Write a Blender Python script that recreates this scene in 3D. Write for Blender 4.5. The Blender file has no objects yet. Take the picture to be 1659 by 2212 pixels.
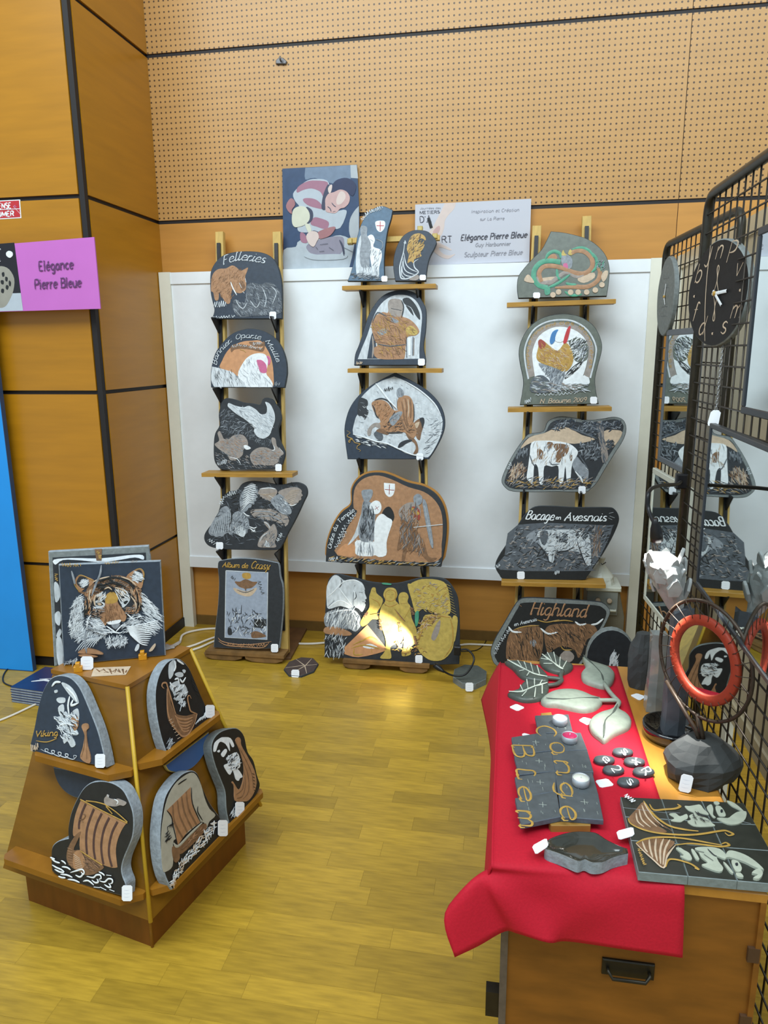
import bpy, bmesh, math, random
import numpy as np
from mathutils import Vector, Matrix
random.seed(7)
scn = bpy.context.scene
COL = scn.collection

# ---------------------------------------------------------------- camera
F_PX, CX, CY, EYE = 1560.0, 829.5, 1106.0, 1.55
_d = np.array([278.5, -349, F_PX]); _d /= np.linalg.norm(_d)
_w = -np.array([-8841, -270, F_PX]); _w -= _d * _w.dot(_d); _w /= np.linalg.norm(_w)
RC = np.stack([_w, _d, np.cross(_w, _d)], 1)          # world -> camera (x right, y down, z forward)
cam = bpy.data.cameras.new('camera'); cam_o = bpy.data.objects.new('camera', cam); COL.objects.link(cam_o)
cam.sensor_fit = 'HORIZONTAL'; cam.sensor_width = 36; cam.lens = F_PX / 1659 * 36
cam.clip_start = .02
_r = RC.T
cam_o.matrix_world = Matrix(((_r[0][0], -_r[0][1], -_r[0][2], 0), (_r[1][0], -_r[1][1], -_r[1][2], 0),
                             (_r[2][0], -_r[2][1], -_r[2][2], EYE), (0, 0, 0, 1)))
scn.camera = cam_o
# ---------------------------------------------------------------- world, lights, exposure
scn.view_settings.view_transform = 'Standard'; scn.view_settings.look = 'None'
scn.view_settings.gamma = 1; scn.view_settings.use_curve_mapping = False
scn.view_settings.exposure = 0.32
W = bpy.data.worlds.new('hall_light'); scn.world = W; W.use_nodes = True
W.node_tree.nodes['Background'].inputs[0].default_value = (0.80, 0.94, 1.0, 1)
W.node_tree.nodes['Background'].inputs[1].default_value = 0.52
def area(name, loc, target, size, sizey, power, col):
    l = bpy.data.lights.new(name, 'AREA'); l.shape = 'RECTANGLE'; l.size = size; l.size_y = sizey
    l.energy = power; l.color = col
    o = bpy.data.objects.new(name, l); COL.objects.link(o); o.location = loc
    o.rotation_euler = (Vector(target) - Vector(loc)).to_track_quat('-Z', 'Y').to_euler()
    return o
area('ceiling_light_bank', (-1.6, -.2, 5.0), (-.7, 2.6, .6), 3.6, 2.2, 165, (.84, .96, 1))
area('ceiling_light_bank', (1.6, -.4, 5.0), (0.3, 3.4, 1.6), 2.4, 1.6, 75, (.86, .97, 1))

# ---------------------------------------------------------------- helpers
def ray(px, py):
    return RC.T @ np.array([(px - CX) / F_PX, (py - CY) / F_PX, 1.0])
def on(px, py, n, c):
    """point where the sight line of a photo pixel meets the plane n.x = c"""
    r = ray(px, py); n = np.array(n, float)
    return np.array([0, 0, EYE]) + r * ((c - n[2] * EYE) / n.dot(r))
def fl(px, py, z=0.0): return on(px, py, (0, 0, 1), z)
def aty(px, py, y): return on(px, py, (0, 1, 0), y)
def pts(s, crop=(0, 0, 1)):
    out = []
    for t in s.split():
        c = t.endswith('*')
        x, y = t.rstrip('*').split(',')
        out.append((crop[0] + float(x) / crop[2], crop[1] + float(y) / crop[2], c))
    return out
def crseg(P, n):
    out = []
    m = len(P)
    for i in range(m - 1):
        p0 = P[max(i - 1, 0)]; p1 = P[i]; p2 = P[i + 1]; p3 = P[min(i + 2, m - 1)]
        for k in range(n):
            t = k / n
            out.append(tuple(.5 * ((2 * p1[j]) + (-p0[j] + p2[j]) * t + (2 * p0[j] - 5 * p1[j] + 4 * p2[j] - p3[j]) * t * t
                             + (-p0[j] + 3 * p1[j] - 3 * p2[j] + p3[j]) * t ** 3) for j in range(len(p1))))
    out.append(tuple(P[-1]))
    return out
def smooth_open(P, n=4):
    return [p[:2] for p in crseg([tuple(p[:2]) for p in P], n)] if len(P) > 2 else [p[:2] for p in P]
def smooth_loop(P, n=4):
    cs = [i for i, p in enumerate(P) if p[2]]
    Q = [tuple(p[:2]) for p in P]; m = len(Q)
    if not cs:
        ext = Q[-2:] + Q + Q[:3]
        out = []
        full = crseg(ext, n)
        return full[2 * n:2 * n + m * n]
    out = []
    for a, i in enumerate(cs):
        j = cs[(a + 1) % len(cs)]
        if j <= i: j += m
        seg = [Q[k % m] for k in range(i, j + 1)]
        out += crseg(seg, n)[:-1] if len(seg) > 2 else seg[:-1]
    return out
def inpoly(x, y, P):
    r = False; j = len(P) - 1
    for i in range(len(P)):
        xi, yi = P[i][:2]; xj, yj = P[j][:2]
        if (yi > y) != (yj > y) and x < (xj - xi) * (y - yi) / (yj - yi) + xi: r = not r
        j = i
    return r
def parea(P):
    return .5 * sum(P[i][0] * P[(i + 1) % len(P)][1] - P[(i + 1) % len(P)][0] * P[i][1] for i in range(len(P)))

class Frame:
    """a flat working plane: origin, right, up, outward normal"""
    def __init__(s, O, U, V):
        s.O = np.array(O, float); s.U = np.array(U, float) / np.linalg.norm(U)
        V = np.array(V, float); V = V - s.U * s.U.dot(V); s.V = V / np.linalg.norm(V)
        s.N = np.cross(s.U, s.V)
    def uv(s, px, py):
        p = on(px, py, s.N, s.N.dot(s.O)) - s.O
        return (p.dot(s.U), p.dot(s.V))
    def P(s, u, v, n=0.0): return s.O + s.U * u + s.V * v + s.N * n
    def off(s, n): return Frame(s.O + s.N * n, s.U, s.V)
    def mpp(s, px, py):
        a = s.uv(px, py); b = s.uv(px + 1, py); c = s.uv(px, py + 1)
        return .5 * (math.dist(a, b) + math.dist(a, c))
HORIZ = lambda z: Frame((0, 0, z), (1, 0, 0), (0, 1, 0))

class MB:
    def __init__(s): s.v = []; s.f = []; s.m = []; s.sm = []
    def add(s, vs, fs, m=0, sm=False):
        b = len(s.v); s.v += [tuple(map(float, v)) for v in vs]
        for f in fs: s.f.append([b + i for i in f]); s.m.append(m); s.sm.append(sm)
    def box(s, lo, hi, m=0):
        x0, y0, z0 = lo; x1, y1, z1 = hi
        s.add([(x0,y0,z0),(x1,y0,z0),(x1,y1,z0),(x0,y1,z0),(x0,y0,z1),(x1,y0,z1),(x1,y1,z1),(x0,y1,z1)],
              [(3,2,1,0),(4,5,6,7),(0,1,5,4),(1,2,6,5),(2,3,7,6),(3,0,4,7)], m)
    def fbox(s, fr, u0, u1, v0, v1, n0, n1, m=0, bev=0.0):
        if bev <= 0:
            s.add([fr.P(u, v, n) for n in (n0, n1) for v in (v0, v1) for u in (u0, u1)],
                  [(1,0,2,3),(4,5,7,6),(0,1,5,4),(1,3,7,5),(3,2,6,7),(2,0,4,6)], m)
        else:
            s.prism(fr, [(u0,v0),(u1,v0),(u1,v1),(u0,v1)], n0, n1, m, m, bev)
    def prism(s, fr, P, n0, n1, mf=0, ms=0, bev=0.0, back=True, sm=False):
        """outline P (u, v), back at n0, front at n1; bevelled front rim"""
        if parea(P) < 0: P = P[::-1]
        k = len(P)
        if bev > 0:
            I = []
            for i in range(k):
                a = np.array(P[i - 1]); b = np.array(P[i]); c = np.array(P[(i + 1) % k])
                e1 = b - a; e2 = c - b
                e1 = e1 / (np.linalg.norm(e1) + 1e-9); e2 = e2 / (np.linalg.norm(e2) + 1e-9)
                nn = np.array([-(e1[1] + e2[1]), e1[0] + e2[0]]); l = np.linalg.norm(nn)
                nn = nn / l * min(1.4, 2 / max(l, .5)) if l > 1e-6 else np.zeros(2)
                I.append(tuple(b + nn * bev))
            vs = [fr.P(u, v, n0) for u, v in P] + [fr.P(u, v, n1 - bev) for u, v in P] + [fr.P(u, v, n1) for u, v in I]
            s.add(vs, [[2 * k + i for i in range(k)]], mf)
            b = len(s.v) - len(vs)
            for i in range(k):
                j = (i + 1) % k
                s.f.append([b + i, b + j, b + k + j, b + k + i]); s.m.append(ms); s.sm.append(False)
                s.f.append([b + k + i, b + k + j, b + 2*k + j, b + 2*k + i]); s.m.append(ms); s.sm.append(False)
            if back: s.f.append([b + i for i in range(k)][::-1]); s.m.append(ms); s.sm.append(False)
        else:
            vs = [fr.P(u, v, n0) for u, v in P] + [fr.P(u, v, n1) for u, v in P]
            s.add(vs, [[k + i for i in range(k)]], mf)
            b = len(s.v) - len(vs)
            for i in range(k):
                j = (i + 1) % k
                s.f.append([b + i, b + j, b + k + j, b + k + i]); s.m.append(ms); s.sm.append(sm)
            if back: s.f.append([b + i for i in range(k)][::-1]); s.m.append(ms); s.sm.append(False)
    def tube(s, path, r, m=0, seg=8, closed=False, caps=True):
        P = [np.array(p, float) for p in path]; k = len(P); rr = r if isinstance(r, (list, tuple)) else [r] * k
        vs = []; up = None
        for i in range(k):
            a = P[i - 1] if (i > 0 or closed) else P[i]; c = P[(i + 1) % k] if (i < k - 1 or closed) else P[i]
            t = c - a; t /= np.linalg.norm(t) + 1e-12
            if up is None:
                up = np.array([0, 0, 1.]) if abs(t[2]) < .9 else np.array([1., 0, 0])
            x = np.cross(up, t); x /= np.linalg.norm(x) + 1e-12; y = np.cross(t, x); up = y
            for q in range(seg):
                a_ = 2 * math.pi * q / seg
                vs.append(P[i] + (x * math.cos(a_) + y * math.sin(a_)) * rr[i])
        fs = []
        for i in range(k if closed else k - 1):
            j = (i + 1) % k
            for q in range(seg):
                q2 = (q + 1) % seg
                fs.append((i*seg+q, i*seg+q2, j*seg+q2, j*seg+q))
        if caps and not closed:
            fs.append(list(range(seg))[::-1]); fs.append([(k-1)*seg+q for q in range(seg)])
        s.add(vs, fs, m, True)
    def lathe(s, c, prof, m=0, seg=24, axis=(0, 0, 1)):
        """prof: (radius, height) pairs about the axis at c"""
        ax = np.array(axis, float); ax /= np.linalg.norm(ax)
        x = np.cross(ax, (0, 1, 0) if abs(ax[1]) < .9 else (1, 0, 0)); x /= np.linalg.norm(x); y = np.cross(ax, x)
        c = np.array(c, float); vs = []
        for r, h in prof:
            for q in range(seg):
                a = 2 * math.pi * q / seg
                vs.append(c + ax * h + (x * math.cos(a) + y * math.sin(a)) * max(r, 1e-4))
        fs = [(i*seg+q, i*seg+(q+1) % seg, (i+1)*seg+(q+1) % seg, (i+1)*seg+q) for i in range(len(prof)-1) for q in range(seg)]
        s.add(vs, fs, m, True)
        b = len(s.v) - len(vs)
        s.f.append([b + q for q in range(seg)][::-1]); s.m.append(m); s.sm.append(False)
        s.f.append([b + (len(prof)-1)*seg + q for q in range(seg)]); s.m.append(m); s.sm.append(False)
    def ribbon(s, fr, P, w, h, m=0, taper=True, calli=False):
        """a carved stroke: ridge along the polyline P (u, v)"""
        P = [p for i, p in enumerate(P) if i == 0 or math.dist(p, P[i - 1]) > 1e-6]
        k = len(P)
        if k < 2: return
        vs = []
        for i in range(k):
            a = P[max(i - 1, 0)]; c = P[min(i + 1, k - 1)]
            tx, ty = c[0] - a[0], c[1] - a[1]; l = math.hypot(tx, ty) or 1; tx /= l; ty /= l
            ww = w * .5
            if taper:
                t = i / (k - 1); ww *= .25 + .75 * min(1, 4 * min(t, 1 - t) + .15)
            if calli: ww *= .38 + .75 * abs(ty)
            u, v = P[i]
            vs += [fr.P(u - ty * ww, v + tx * ww, h * .15), fr.P(u, v, h), fr.P(u + ty * ww, v - tx * ww, h * .15)]
        fs = []
        for i in range(k - 1):
            a, b = 3 * i, 3 * i + 3
            fs += [(a + 1, b + 1, b, a), (a + 2, b + 2, b + 1, a + 1)]
        s.add(vs, fs, m, True)
    def build(s, name, mats, parent=None, kind=None, label=None):
        O = np.array(parent_origin(parent))
        me = bpy.data.meshes.new(name)
        me.from_pydata([tuple(np.array(v) - O) for v in s.v], [], s.f)
        for m in (mats if isinstance(mats, (list, tuple)) else [mats]): me.materials.append(m)
        me.polygons.foreach_set('material_index', s.m); me.polygons.foreach_set('use_smooth', s.sm)
        me.update()
        o = bpy.data.objects.new(name, me); COL.objects.link(o)
        if parent is not None: o.parent = parent
        if kind: o['kind'] = kind
        if label: o['label'] = label
        return o
def parent_origin(p):
    x = np.zeros(3)
    while p is not None:
        x = x + np.array(p.location); p = p.parent
    return x
def thing(name, label, cat, loc, group=None):
    o = bpy.data.objects.new(name, None); COL.objects.link(o); o.location = tuple(map(float, loc))
    o.empty_display_size = .05; o['label'] = label; o['category'] = cat
    if group: o['group'] = group
    return o
def tag(o, label, cat, group=None):
    o['label'] = label; o['category'] = cat
    if group: o['group'] = group
    return o
def struct(o): o['kind'] = 'structure'; return o
def sroot(name, loc=(0, 0, 0)):
    o = bpy.data.objects.new(name, None); COL.objects.link(o); o.location = loc; o['kind'] = 'structure'; return o

# ---------------------------------------------------------------- materials
def lin(c):
    return tuple(((x / 255) / 12.92 if x / 255 <= .04045 else ((x / 255 + .055) / 1.055) ** 2.4) for x in c)
def M(name, rgb, rough=.6, scale=40, var=.12, bump=.15, metal=0.0, stretch=(1, 1, 1), emit=None, spec=.5, coat=0.0, isl=0.0):
    m = bpy.data.materials.new(name); m.use_nodes = True
    nt = m.node_tree; b = nt.nodes['Principled BSDF']; L = nt.links.new
    c = lin(rgb)
    tc = nt.nodes.new('ShaderNodeTexCoord'); mp = nt.nodes.new('ShaderNodeMapping'); mp.inputs['Scale'].default_value = stretch
    nz = nt.nodes.new('ShaderNodeTexNoise'); nz.inputs['Scale'].default_value = scale; nz.inputs['Detail'].default_value = 5
    L(tc.outputs['Object'], mp.inputs['Vector']); L(mp.outputs['Vector'], nz.inputs['Vector'])
    mr = nt.nodes.new('ShaderNodeMapRange'); mr.inputs[1].default_value = .25; mr.inputs[2].default_value = .75
    mr.inputs[3].default_value = 1 - var; mr.inputs[4].default_value = 1 + var
    L(nz.outputs[0], mr.inputs[0])
    src = mr.outputs[0]
    if isl:
        oi = nt.nodes.new('ShaderNodeObjectInfo'); ge = nt.nodes.new('ShaderNodeNewGeometry')
        ad = nt.nodes.new('ShaderNodeMath'); ad.operation = 'ADD'; fr = nt.nodes.new('ShaderNodeMath'); fr.operation = 'FRACT'
        L(oi.outputs['Random'], ad.inputs[0]); L(ge.outputs['Random Per Island'], ad.inputs[1]); L(ad.outputs[0], fr.inputs[0])
        m2 = nt.nodes.new('ShaderNodeMapRange'); m2.inputs[3].default_value = 1 - isl; m2.inputs[4].default_value = 1 + isl
        L(fr.outputs[0], m2.inputs[0])
        mu = nt.nodes.new('ShaderNodeMath'); mu.operation = 'MULTIPLY'; L(src, mu.inputs[0]); L(m2.outputs[0], mu.inputs[1]); src = mu.outputs[0]
    vm = nt.nodes.new('ShaderNodeVectorMath'); vm.operation = 'SCALE'; vm.inputs[0].default_value = c
    L(src, vm.inputs['Scale']); L(vm.outputs[0], b.inputs['Base Color'])
    b.inputs['Roughness'].default_value = rough; b.inputs['Metallic'].default_value = metal
    b.inputs['Specular IOR Level'].default_value = spec; b.inputs['Coat Weight'].default_value = coat
    if bump:
        bp = nt.nodes.new('ShaderNodeBump'); bp.inputs['Strength'].default_value = bump; bp.inputs['Distance'].default_value = .004
        L(nz.outputs[0], bp.inputs['Height']); L(bp.outputs[0], b.inputs['Normal'])
    if emit:
        b.inputs['Emission Color'].default_value = (*lin(emit[0]), 1); b.inputs['Emission Strength'].default_value = emit[1]
    m.diffuse_color = (*c, 1)
    return m
def perforate(m, pitch=.025, rad=.0045):
    """rows of drilled holes over an acoustic panel (x, z), as flat dark dots mixed into the colour"""
    nt = m.node_tree; b = nt.nodes['Principled BSDF']; L = nt.links.new
    tc = nt.nodes.new('ShaderNodeTexCoord'); sp = nt.nodes.new('ShaderNodeSeparateXYZ'); L(tc.outputs['Object'], sp.inputs[0])
    def mth(op, a, bb=None):
        n = nt.nodes.new('ShaderNodeMath'); n.operation = op
        for i, x in enumerate((a, bb)):
            if x is None: continue
            if isinstance(x, (int, float)): n.inputs[i].default_value = x
            else: L(x, n.inputs[i])
        return n.outputs[0]
    def cell(o):
        return mth('SUBTRACT', mth('FRACT', mth('DIVIDE', o, pitch)), .5)
    cx, cz = cell(sp.outputs[0]), cell(sp.outputs[2])
    d = mth('SQRT', mth('ADD', mth('MULTIPLY', cx, cx), mth('MULTIPLY', cz, cz)))
    hole = mth('LESS_THAN', d, rad / pitch)
    mix = nt.nodes.new('ShaderNodeMix'); mix.data_type = 'RGBA'
    L(hole, mix.inputs[0]); old = b.inputs['Base Color'].links[0].from_socket
    L(old, mix.inputs[6]); mix.inputs[7].default_value = (*lin((78, 52, 26)), 1)  # hole colour only, the panel surface stays flat
    L(mix.outputs[2], b.inputs['Base Color'])

wood_wall = M('honey_veneer', (196, 138, 66), .34, 9, .10, .02, stretch=(.35, .35, 3.2), isl=.05)
wood_perf = M('perforated_veneer', (186, 140, 82), .40, 9, .07, .02, stretch=(.5, .5, 3), isl=.03); perforate(wood_perf)
wood_pillar = M('pillar_veneer', (172, 116, 16), .34, 9, .10, .02, stretch=(.35, .35, 3.2), isl=.05)
joint = M('black_joint', (24, 18, 20), .6, 30, .1, .05)
floor_m = M('parquet', (170, 136, 44), .33, 22, .24, .04, stretch=(.5, 4, 1), isl=.17)
floor_gap = M('parquet_gap', (140, 110, 40), .7, 30, .1, .0)
white_m = M('white_panel', (236, 240, 245), .5, 20, .02, .02)
cream_m = M('cream_paint', (228, 226, 212), .5, 20, .03, .02)
raw_pine = M('raw_pine', (200, 166, 92), .6, 22, .18, .06, stretch=(4, 4, .5))
shelf_pine = M('stained_pine', (172, 128, 52), .5, 22, .22, .06, stretch=(.6, 4, 4))
burnt = M('burnt_pine', (120, 88, 48), .7, 14, .5, .15)
black_steel = M('black_steel', (30, 30, 34), .4, 60, .15, .05, metal=.3)
grid_steel = M('dark_grid_steel', (62, 60, 54), .38, 50, .2, .05, metal=.6)
wire_steel = M('grid_wire', (58, 52, 46), .4, 50, .2, .0, metal=.5)
slate = M('slate_face', (38, 42, 48), .55, 60, .22, .12)
slate_blue = M('slate_blue_face', (40, 52, 68), .5, 60, .18, .1)
slate_sky = M('slate_sky_face', (78, 104, 128), .5, 50, .18, .1)
slate_green = M('slate_green_face', (98, 104, 96), .34, 50, .18, .08)
slate_black = M('slate_black_face', (26, 28, 30), .5, 60, .25, .1)
slate_edge = M('slate_rough_edge', (138, 146, 154), .8, 90, .25, .5)
slate_dkedge = M('slate_dark_edge', (50, 56, 62), .75, 90, .25, .4)
slate_rim = M('slate_grey_rim', (118, 124, 124), .7, 90, .2, .4)
silver = M('silver_relief', (196, 202, 208), .45, 70, .22, .35, stretch=(1, 1, .5))
white_r = M('white_relief', (228, 232, 236), .5, 70, .12, .25)
grey_r = M('grey_relief', (136, 142, 150), .55, 70, .30, .35)
dgrey_r = M('dark_grey_relief', (84, 90, 98), .6, 70, .30, .35)
black_r = M('black_cut', (26, 28, 32), .6, 60, .2, .1)
copper = M('copper_relief', (164, 122, 88), .5, 60, .18, .3)
orange_r = M('orange_relief', (196, 142, 100), .5, 50, .12, .2)
brown_r = M('brown_relief', (122, 90, 64), .55, 60, .3, .35)
tan_r = M('tan_relief', (196, 174, 150), .55, 60, .15, .2)
taupe_r = M('taupe_relief', (150, 140, 134), .55, 60, .2, .3)
gold_r = M('gold_relief', (178, 140, 66), .42, 60, .22, .3)
yellow_r = M('yellow_relief', (186, 162, 84), .42, 50, .2, .3)
red_r = M('red_paint', (186, 40, 48), .5, 40, .1, .05)
dkred_r = M('dark_red_paint', (150, 62, 48), .5, 40, .1, .05)
pink_r = M('pink_paint', (196, 98, 140), .5, 40, .1, .05)
blue_r = M('blue_paint', (58, 120, 178), .5, 40, .1, .05)
green_r = M('green_relief', (70, 146, 118), .42, 50, .2, .2)
card_m = M('white_card', (240, 242, 248), .55, 30, .02, 0)
ink_m = M('pale_ink', (204, 207, 222), .7, 30, .05, 0)
mirror_m = M('mirror_glass', (214, 222, 222), .015, 10, .0, 0, metal=1.0)
# ---------------------------------------------------------------- stroke lettering
_F = {
'a':(5,"4,4.5 2.8,5 1,4.5 0,2.5 1,.3 2.5,.3 4,2|4,5 4,1 4.8,.2"),'b':(5,"0,8 0,0|0,3.5 1.5,5 3.5,4.5 4.3,2.5 3.3,.4 1.5,0 0,1"),
'c':(4.4,"4,4.2 2.8,5 1,4.4 0,2.5 .8,.6 2.4,0 4,1"),'d':(5,"4,4.3 2.7,5 1,4.5 0,2.5 .8,.4 2.4,.1 4,1.5|4,8 4,0"),
'e':(4.6,"0,2.6 4,2.9 3.6,4.5 2,5 .5,4 0,2.4 .8,.5 2.4,0 4,1"),'f':(3.2,"3.6,7.2 2.4,8 1.4,7 1.2,0|0,5 3,5"),
'g':(5,"4,4.3 2.7,5 1,4.5 0,2.6 .9,.6 2.5,.3 4,2|4,5 4,-1.5 2.6,-3 .6,-2.4"),'h':(5,"0,8 0,0|0,3.2 1.6,5 3.4,4.8 4,3.5 4,0"),
'i':(2,".4,5 .4,0|.4,7 .5,7.6"),'j':(2,"1,5 1,-2 0,-3"),'k':(4.5,"0,8 0,0|4,5 0,2.3|1.6,3.2 4,0"),'l':(2,".4,8 .4,0"),
'm':(7.4,"0,5 0,0|0,3.4 1.4,5 2.8,4.6 3.2,3.5 3.2,0|3.2,3.4 4.6,5 6,4.6 6.4,3.5 6.4,0"),'n':(5,"0,5 0,0|0,3.2 1.6,5 3.4,4.8 4,3.5 4,0"),
'o':(5,"2,5 .5,4.2 0,2.5 .6,.7 2.2,0 3.8,.8 4.3,2.5 3.7,4.3 2,5"),'p':(5,"0,5 0,-3|0,3.6 1.6,5 3.5,4.5 4.3,2.5 3.3,.4 1.5,0 0,1.2"),
'r':(3.6,"0,5 0,0|0,3 1.4,4.8 3,4.8"),'s':(4,"3.5,4.2 2,5 .4,4.2 .8,2.9 3,2.1 3.5,.9 2.1,0 .1,.8"),'t':(3.2,"1.2,7 1.2,1 2,0 3,.6|0,5 2.8,5"),
'u':(5,"0,5 0,1.6 .8,.2 2.2,0 4,1.8|4,5 4,0"),'v':(4.4,"0,5 2,0|2,0 4,5"),'x':(4,"0,5 3.6,0|3.6,5 0,0"),'y':(4.6,"0,5 2.1,.4|4,5 1.2,-3"),
'A':(6.6,"0,0 3,8|3,8 6,0|1.1,3 4.9,3"),'B':(5.6,"0,0 0,8|0,8 3,8 4.4,7 4,5 2.6,4.3 0,4.2|2.6,4.3 4.6,3.6 5,1.8 3.8,.2 0,0"),
'C':(6,"5.4,6.6 3.6,8 1.4,7.2 0,4 1.2,.9 3.4,0 5.4,1.4"),'D':(6.2,"0,0 0,8|0,8 2.6,8 5,6.6 5.6,4 4.8,1.4 2.6,0 0,0"),
'E':(5.2,"0,0 0,8|0,8 4.6,8|0,4.2 3.6,4.2|0,0 4.8,0"),'F':(5,"0,0 0,8|0,8 4.6,8|0,4.2 3.4,4.2"),
'G':(6.2,"5.4,6.6 3.6,8 1.4,7.2 0,4 1.2,.9 3.4,0 5.4,1.4|5.4,1.2 5.4,3.6|3.4,3.6 5.6,3.6"),'H':(6.2,"0,0 0,8|5.4,0 5.4,8|0,4.2 5.4,4.2"),
'I':(2.4,".6,0 .6,8"),'L':(5,"0,8 0,0|0,0 4.6,0"),'M':(7.6,"0,0 .4,8|.4,8 3.5,1|3.5,1 6.6,8|6.6,8 7,0"),'N':(6.2,"0,0 0,8|0,8 5.4,0|5.4,0 5.4,8"),
'O':(6.4,"3,8 .8,6.8 0,4 .8,1.2 3,0 5.2,1.2 6,4 5.2,6.8 3,8"),'P':(5.4,"0,0 0,8|0,8 3,8 4.8,7 4.6,4.8 3,3.8 0,3.7"),
'R':(5.8,"0,0 0,8|0,8 3,8 4.6,7 4.4,5 3,4 0,3.9|2.4,4 5.4,0"),'S':(5,"4.4,6.8 2.6,8 .6,7.2 .4,5.4 2.6,4.2 4.6,2.8 4.2,.8 2.2,0 .1,1.3"),
'T':(5.6,"2.6,0 2.6,8|0,8 5.2,8"),'U':(6,"0,8 0,2 1.2,.2 3.2,.2 5,2 5,8"),'V':(6,"0,8 2.8,0|2.8,0 5.6,8"),'J':(4,"3,8 3,1.4 1.8,0 0,1"),
"'":(1.6,".4,8 .2,6.4"),'.':(1.6,".3,.5 .5,0"),':':(1.6,".3,.5 .5,0|.3,4.5 .5,4"),'2':(4.8,"0,6 1,7.8 3,7.8 4,6 3,3.6 0,0|0,0 4.4,0"),
'0':(4.8,"2,8 .4,6.6 0,4 .4,1.4 2,0 3.6,1.4 4,4 3.6,6.6 2,8"),'9':(4.8,"4,5.6 2.4,3.8 .6,4.4 0,6.2 1.4,8 3.4,7.6 4,5.6 3.4,2 2,0"),
' ':(3,""),}
_F['è'] = (4.6, _F['e'][1] + '|1.4,7.8 3,6.2'); _F['é'] = (4.6, _F['e'][1] + "|1.6,6.2 3.2,7.8"); _F['É'] = (5.2, _F['E'][1] + "|2,9 3.4,10.4")
def poly_at(P, L, d):
    d = max(0, min(d, L[-1]))
    for i in range(len(P) - 1):
        if d <= L[i + 1] or i == len(P) - 2:
            t = (d - L[i]) / max(L[i + 1] - L[i], 1e-9)
            dx, dy = P[i + 1][0] - P[i][0], P[i + 1][1] - P[i][1]; l = math.hypot(dx, dy) or 1
            return (P[i][0] + dx * t, P[i][1] + dy * t, dx / l, dy / l)
def letter_strokes(s, base, h, slant=0.0, curl=0.0, serif=False):
    """strokes (photo pixels) of a line of lettering set along the polyline base; h = capital height"""
    P = smooth_open([(*b[:2], False) for b in base], 6); L = [0]
    for i in range(1, len(P)): L.append(L[-1] + math.dist(P[i], P[i - 1]))
    tot = sum(_F[c][0] + 1.1 for c in s) - 1.1
    kx = L[-1] / tot; ky = h / 8; out = []; x0 = 0
    def mp(x, y):
        px, py, dx, dy = poly_at(P, L, (x0 + x) * kx)
        sh = slant * y * ky
        return (px + dx * sh + dy * y * ky, py + dy * sh - dx * y * ky)
    for c in s:
        for st in _F[c][1].split('|'):
            if not st: continue
            q = [tuple(map(float, t.split(','))) for t in st.split()]
            straight = len(q) == 2
            if curl and straight and abs(q[0][1] - q[1][1]) > 3:
                (ax, ay), (bx, by) = (q if q[0][1] > q[1][1] else q[::-1])
                q = [(ax + curl * 1.0, ay - .9), (ax + curl * .45, ay), (ax, ay - .8), (ax + (bx - ax) * .5, (ay + by) / 2), (bx, by + .8), (bx + curl * .5, by), (bx + curl * 1.2, by + .9)]
            dense = crseg(q, 4) if len(q) > 2 else [q[0], ((q[0][0] + q[1][0]) / 2, (q[0][1] + q[1][1]) / 2), q[1]]
            out.append([mp(x, y) for x, y in dense])
            if serif and straight and abs(q[0][0] - q[1][0]) < 4 and abs(q[0][1] - q[1][1]) > 3:
                for (x, y) in q: out.append([mp(x - .9, y), mp(x, y), mp(x + .9, y)])
        if curl and c.islower(): out.append([mp(_F[c][0] - 1.5, .5), mp(_F[c][0] - .7, .0), mp(_F[c][0] + .2, .5), mp(_F[c][0] + .95, 1.9)])
        x0 += _F[c][0] + 1.1
    return out
def scribble_strokes(base, h, n, rnd):
    P = smooth_open([(*b[:2], False) for b in base], 6); L = [0]
    for i in range(1, len(P)): L.append(L[-1] + math.dist(P[i], P[i - 1]))
    out = []; cur = []
    for i in range(n * 4):
        x, y, dx, dy = poly_at(P, L, L[-1] * i / (n * 4 - 1))
        a = [0, rnd.uniform(.55, 1), .35, rnd.uniform(-.15, .25)][i % 4] * h
        sh = .3 * a
        cur.append((x + dx * sh + dy * a, y + dy * sh - dx * a))
        if len(cur) > 5 and rnd.random() < .14: out.append(smooth_open([(*c, 0) for c in cur], 3)); cur = []
    if len(cur) > 1: out.append(smooth_open([(*c, 0) for c in cur], 3))
    return out

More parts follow.
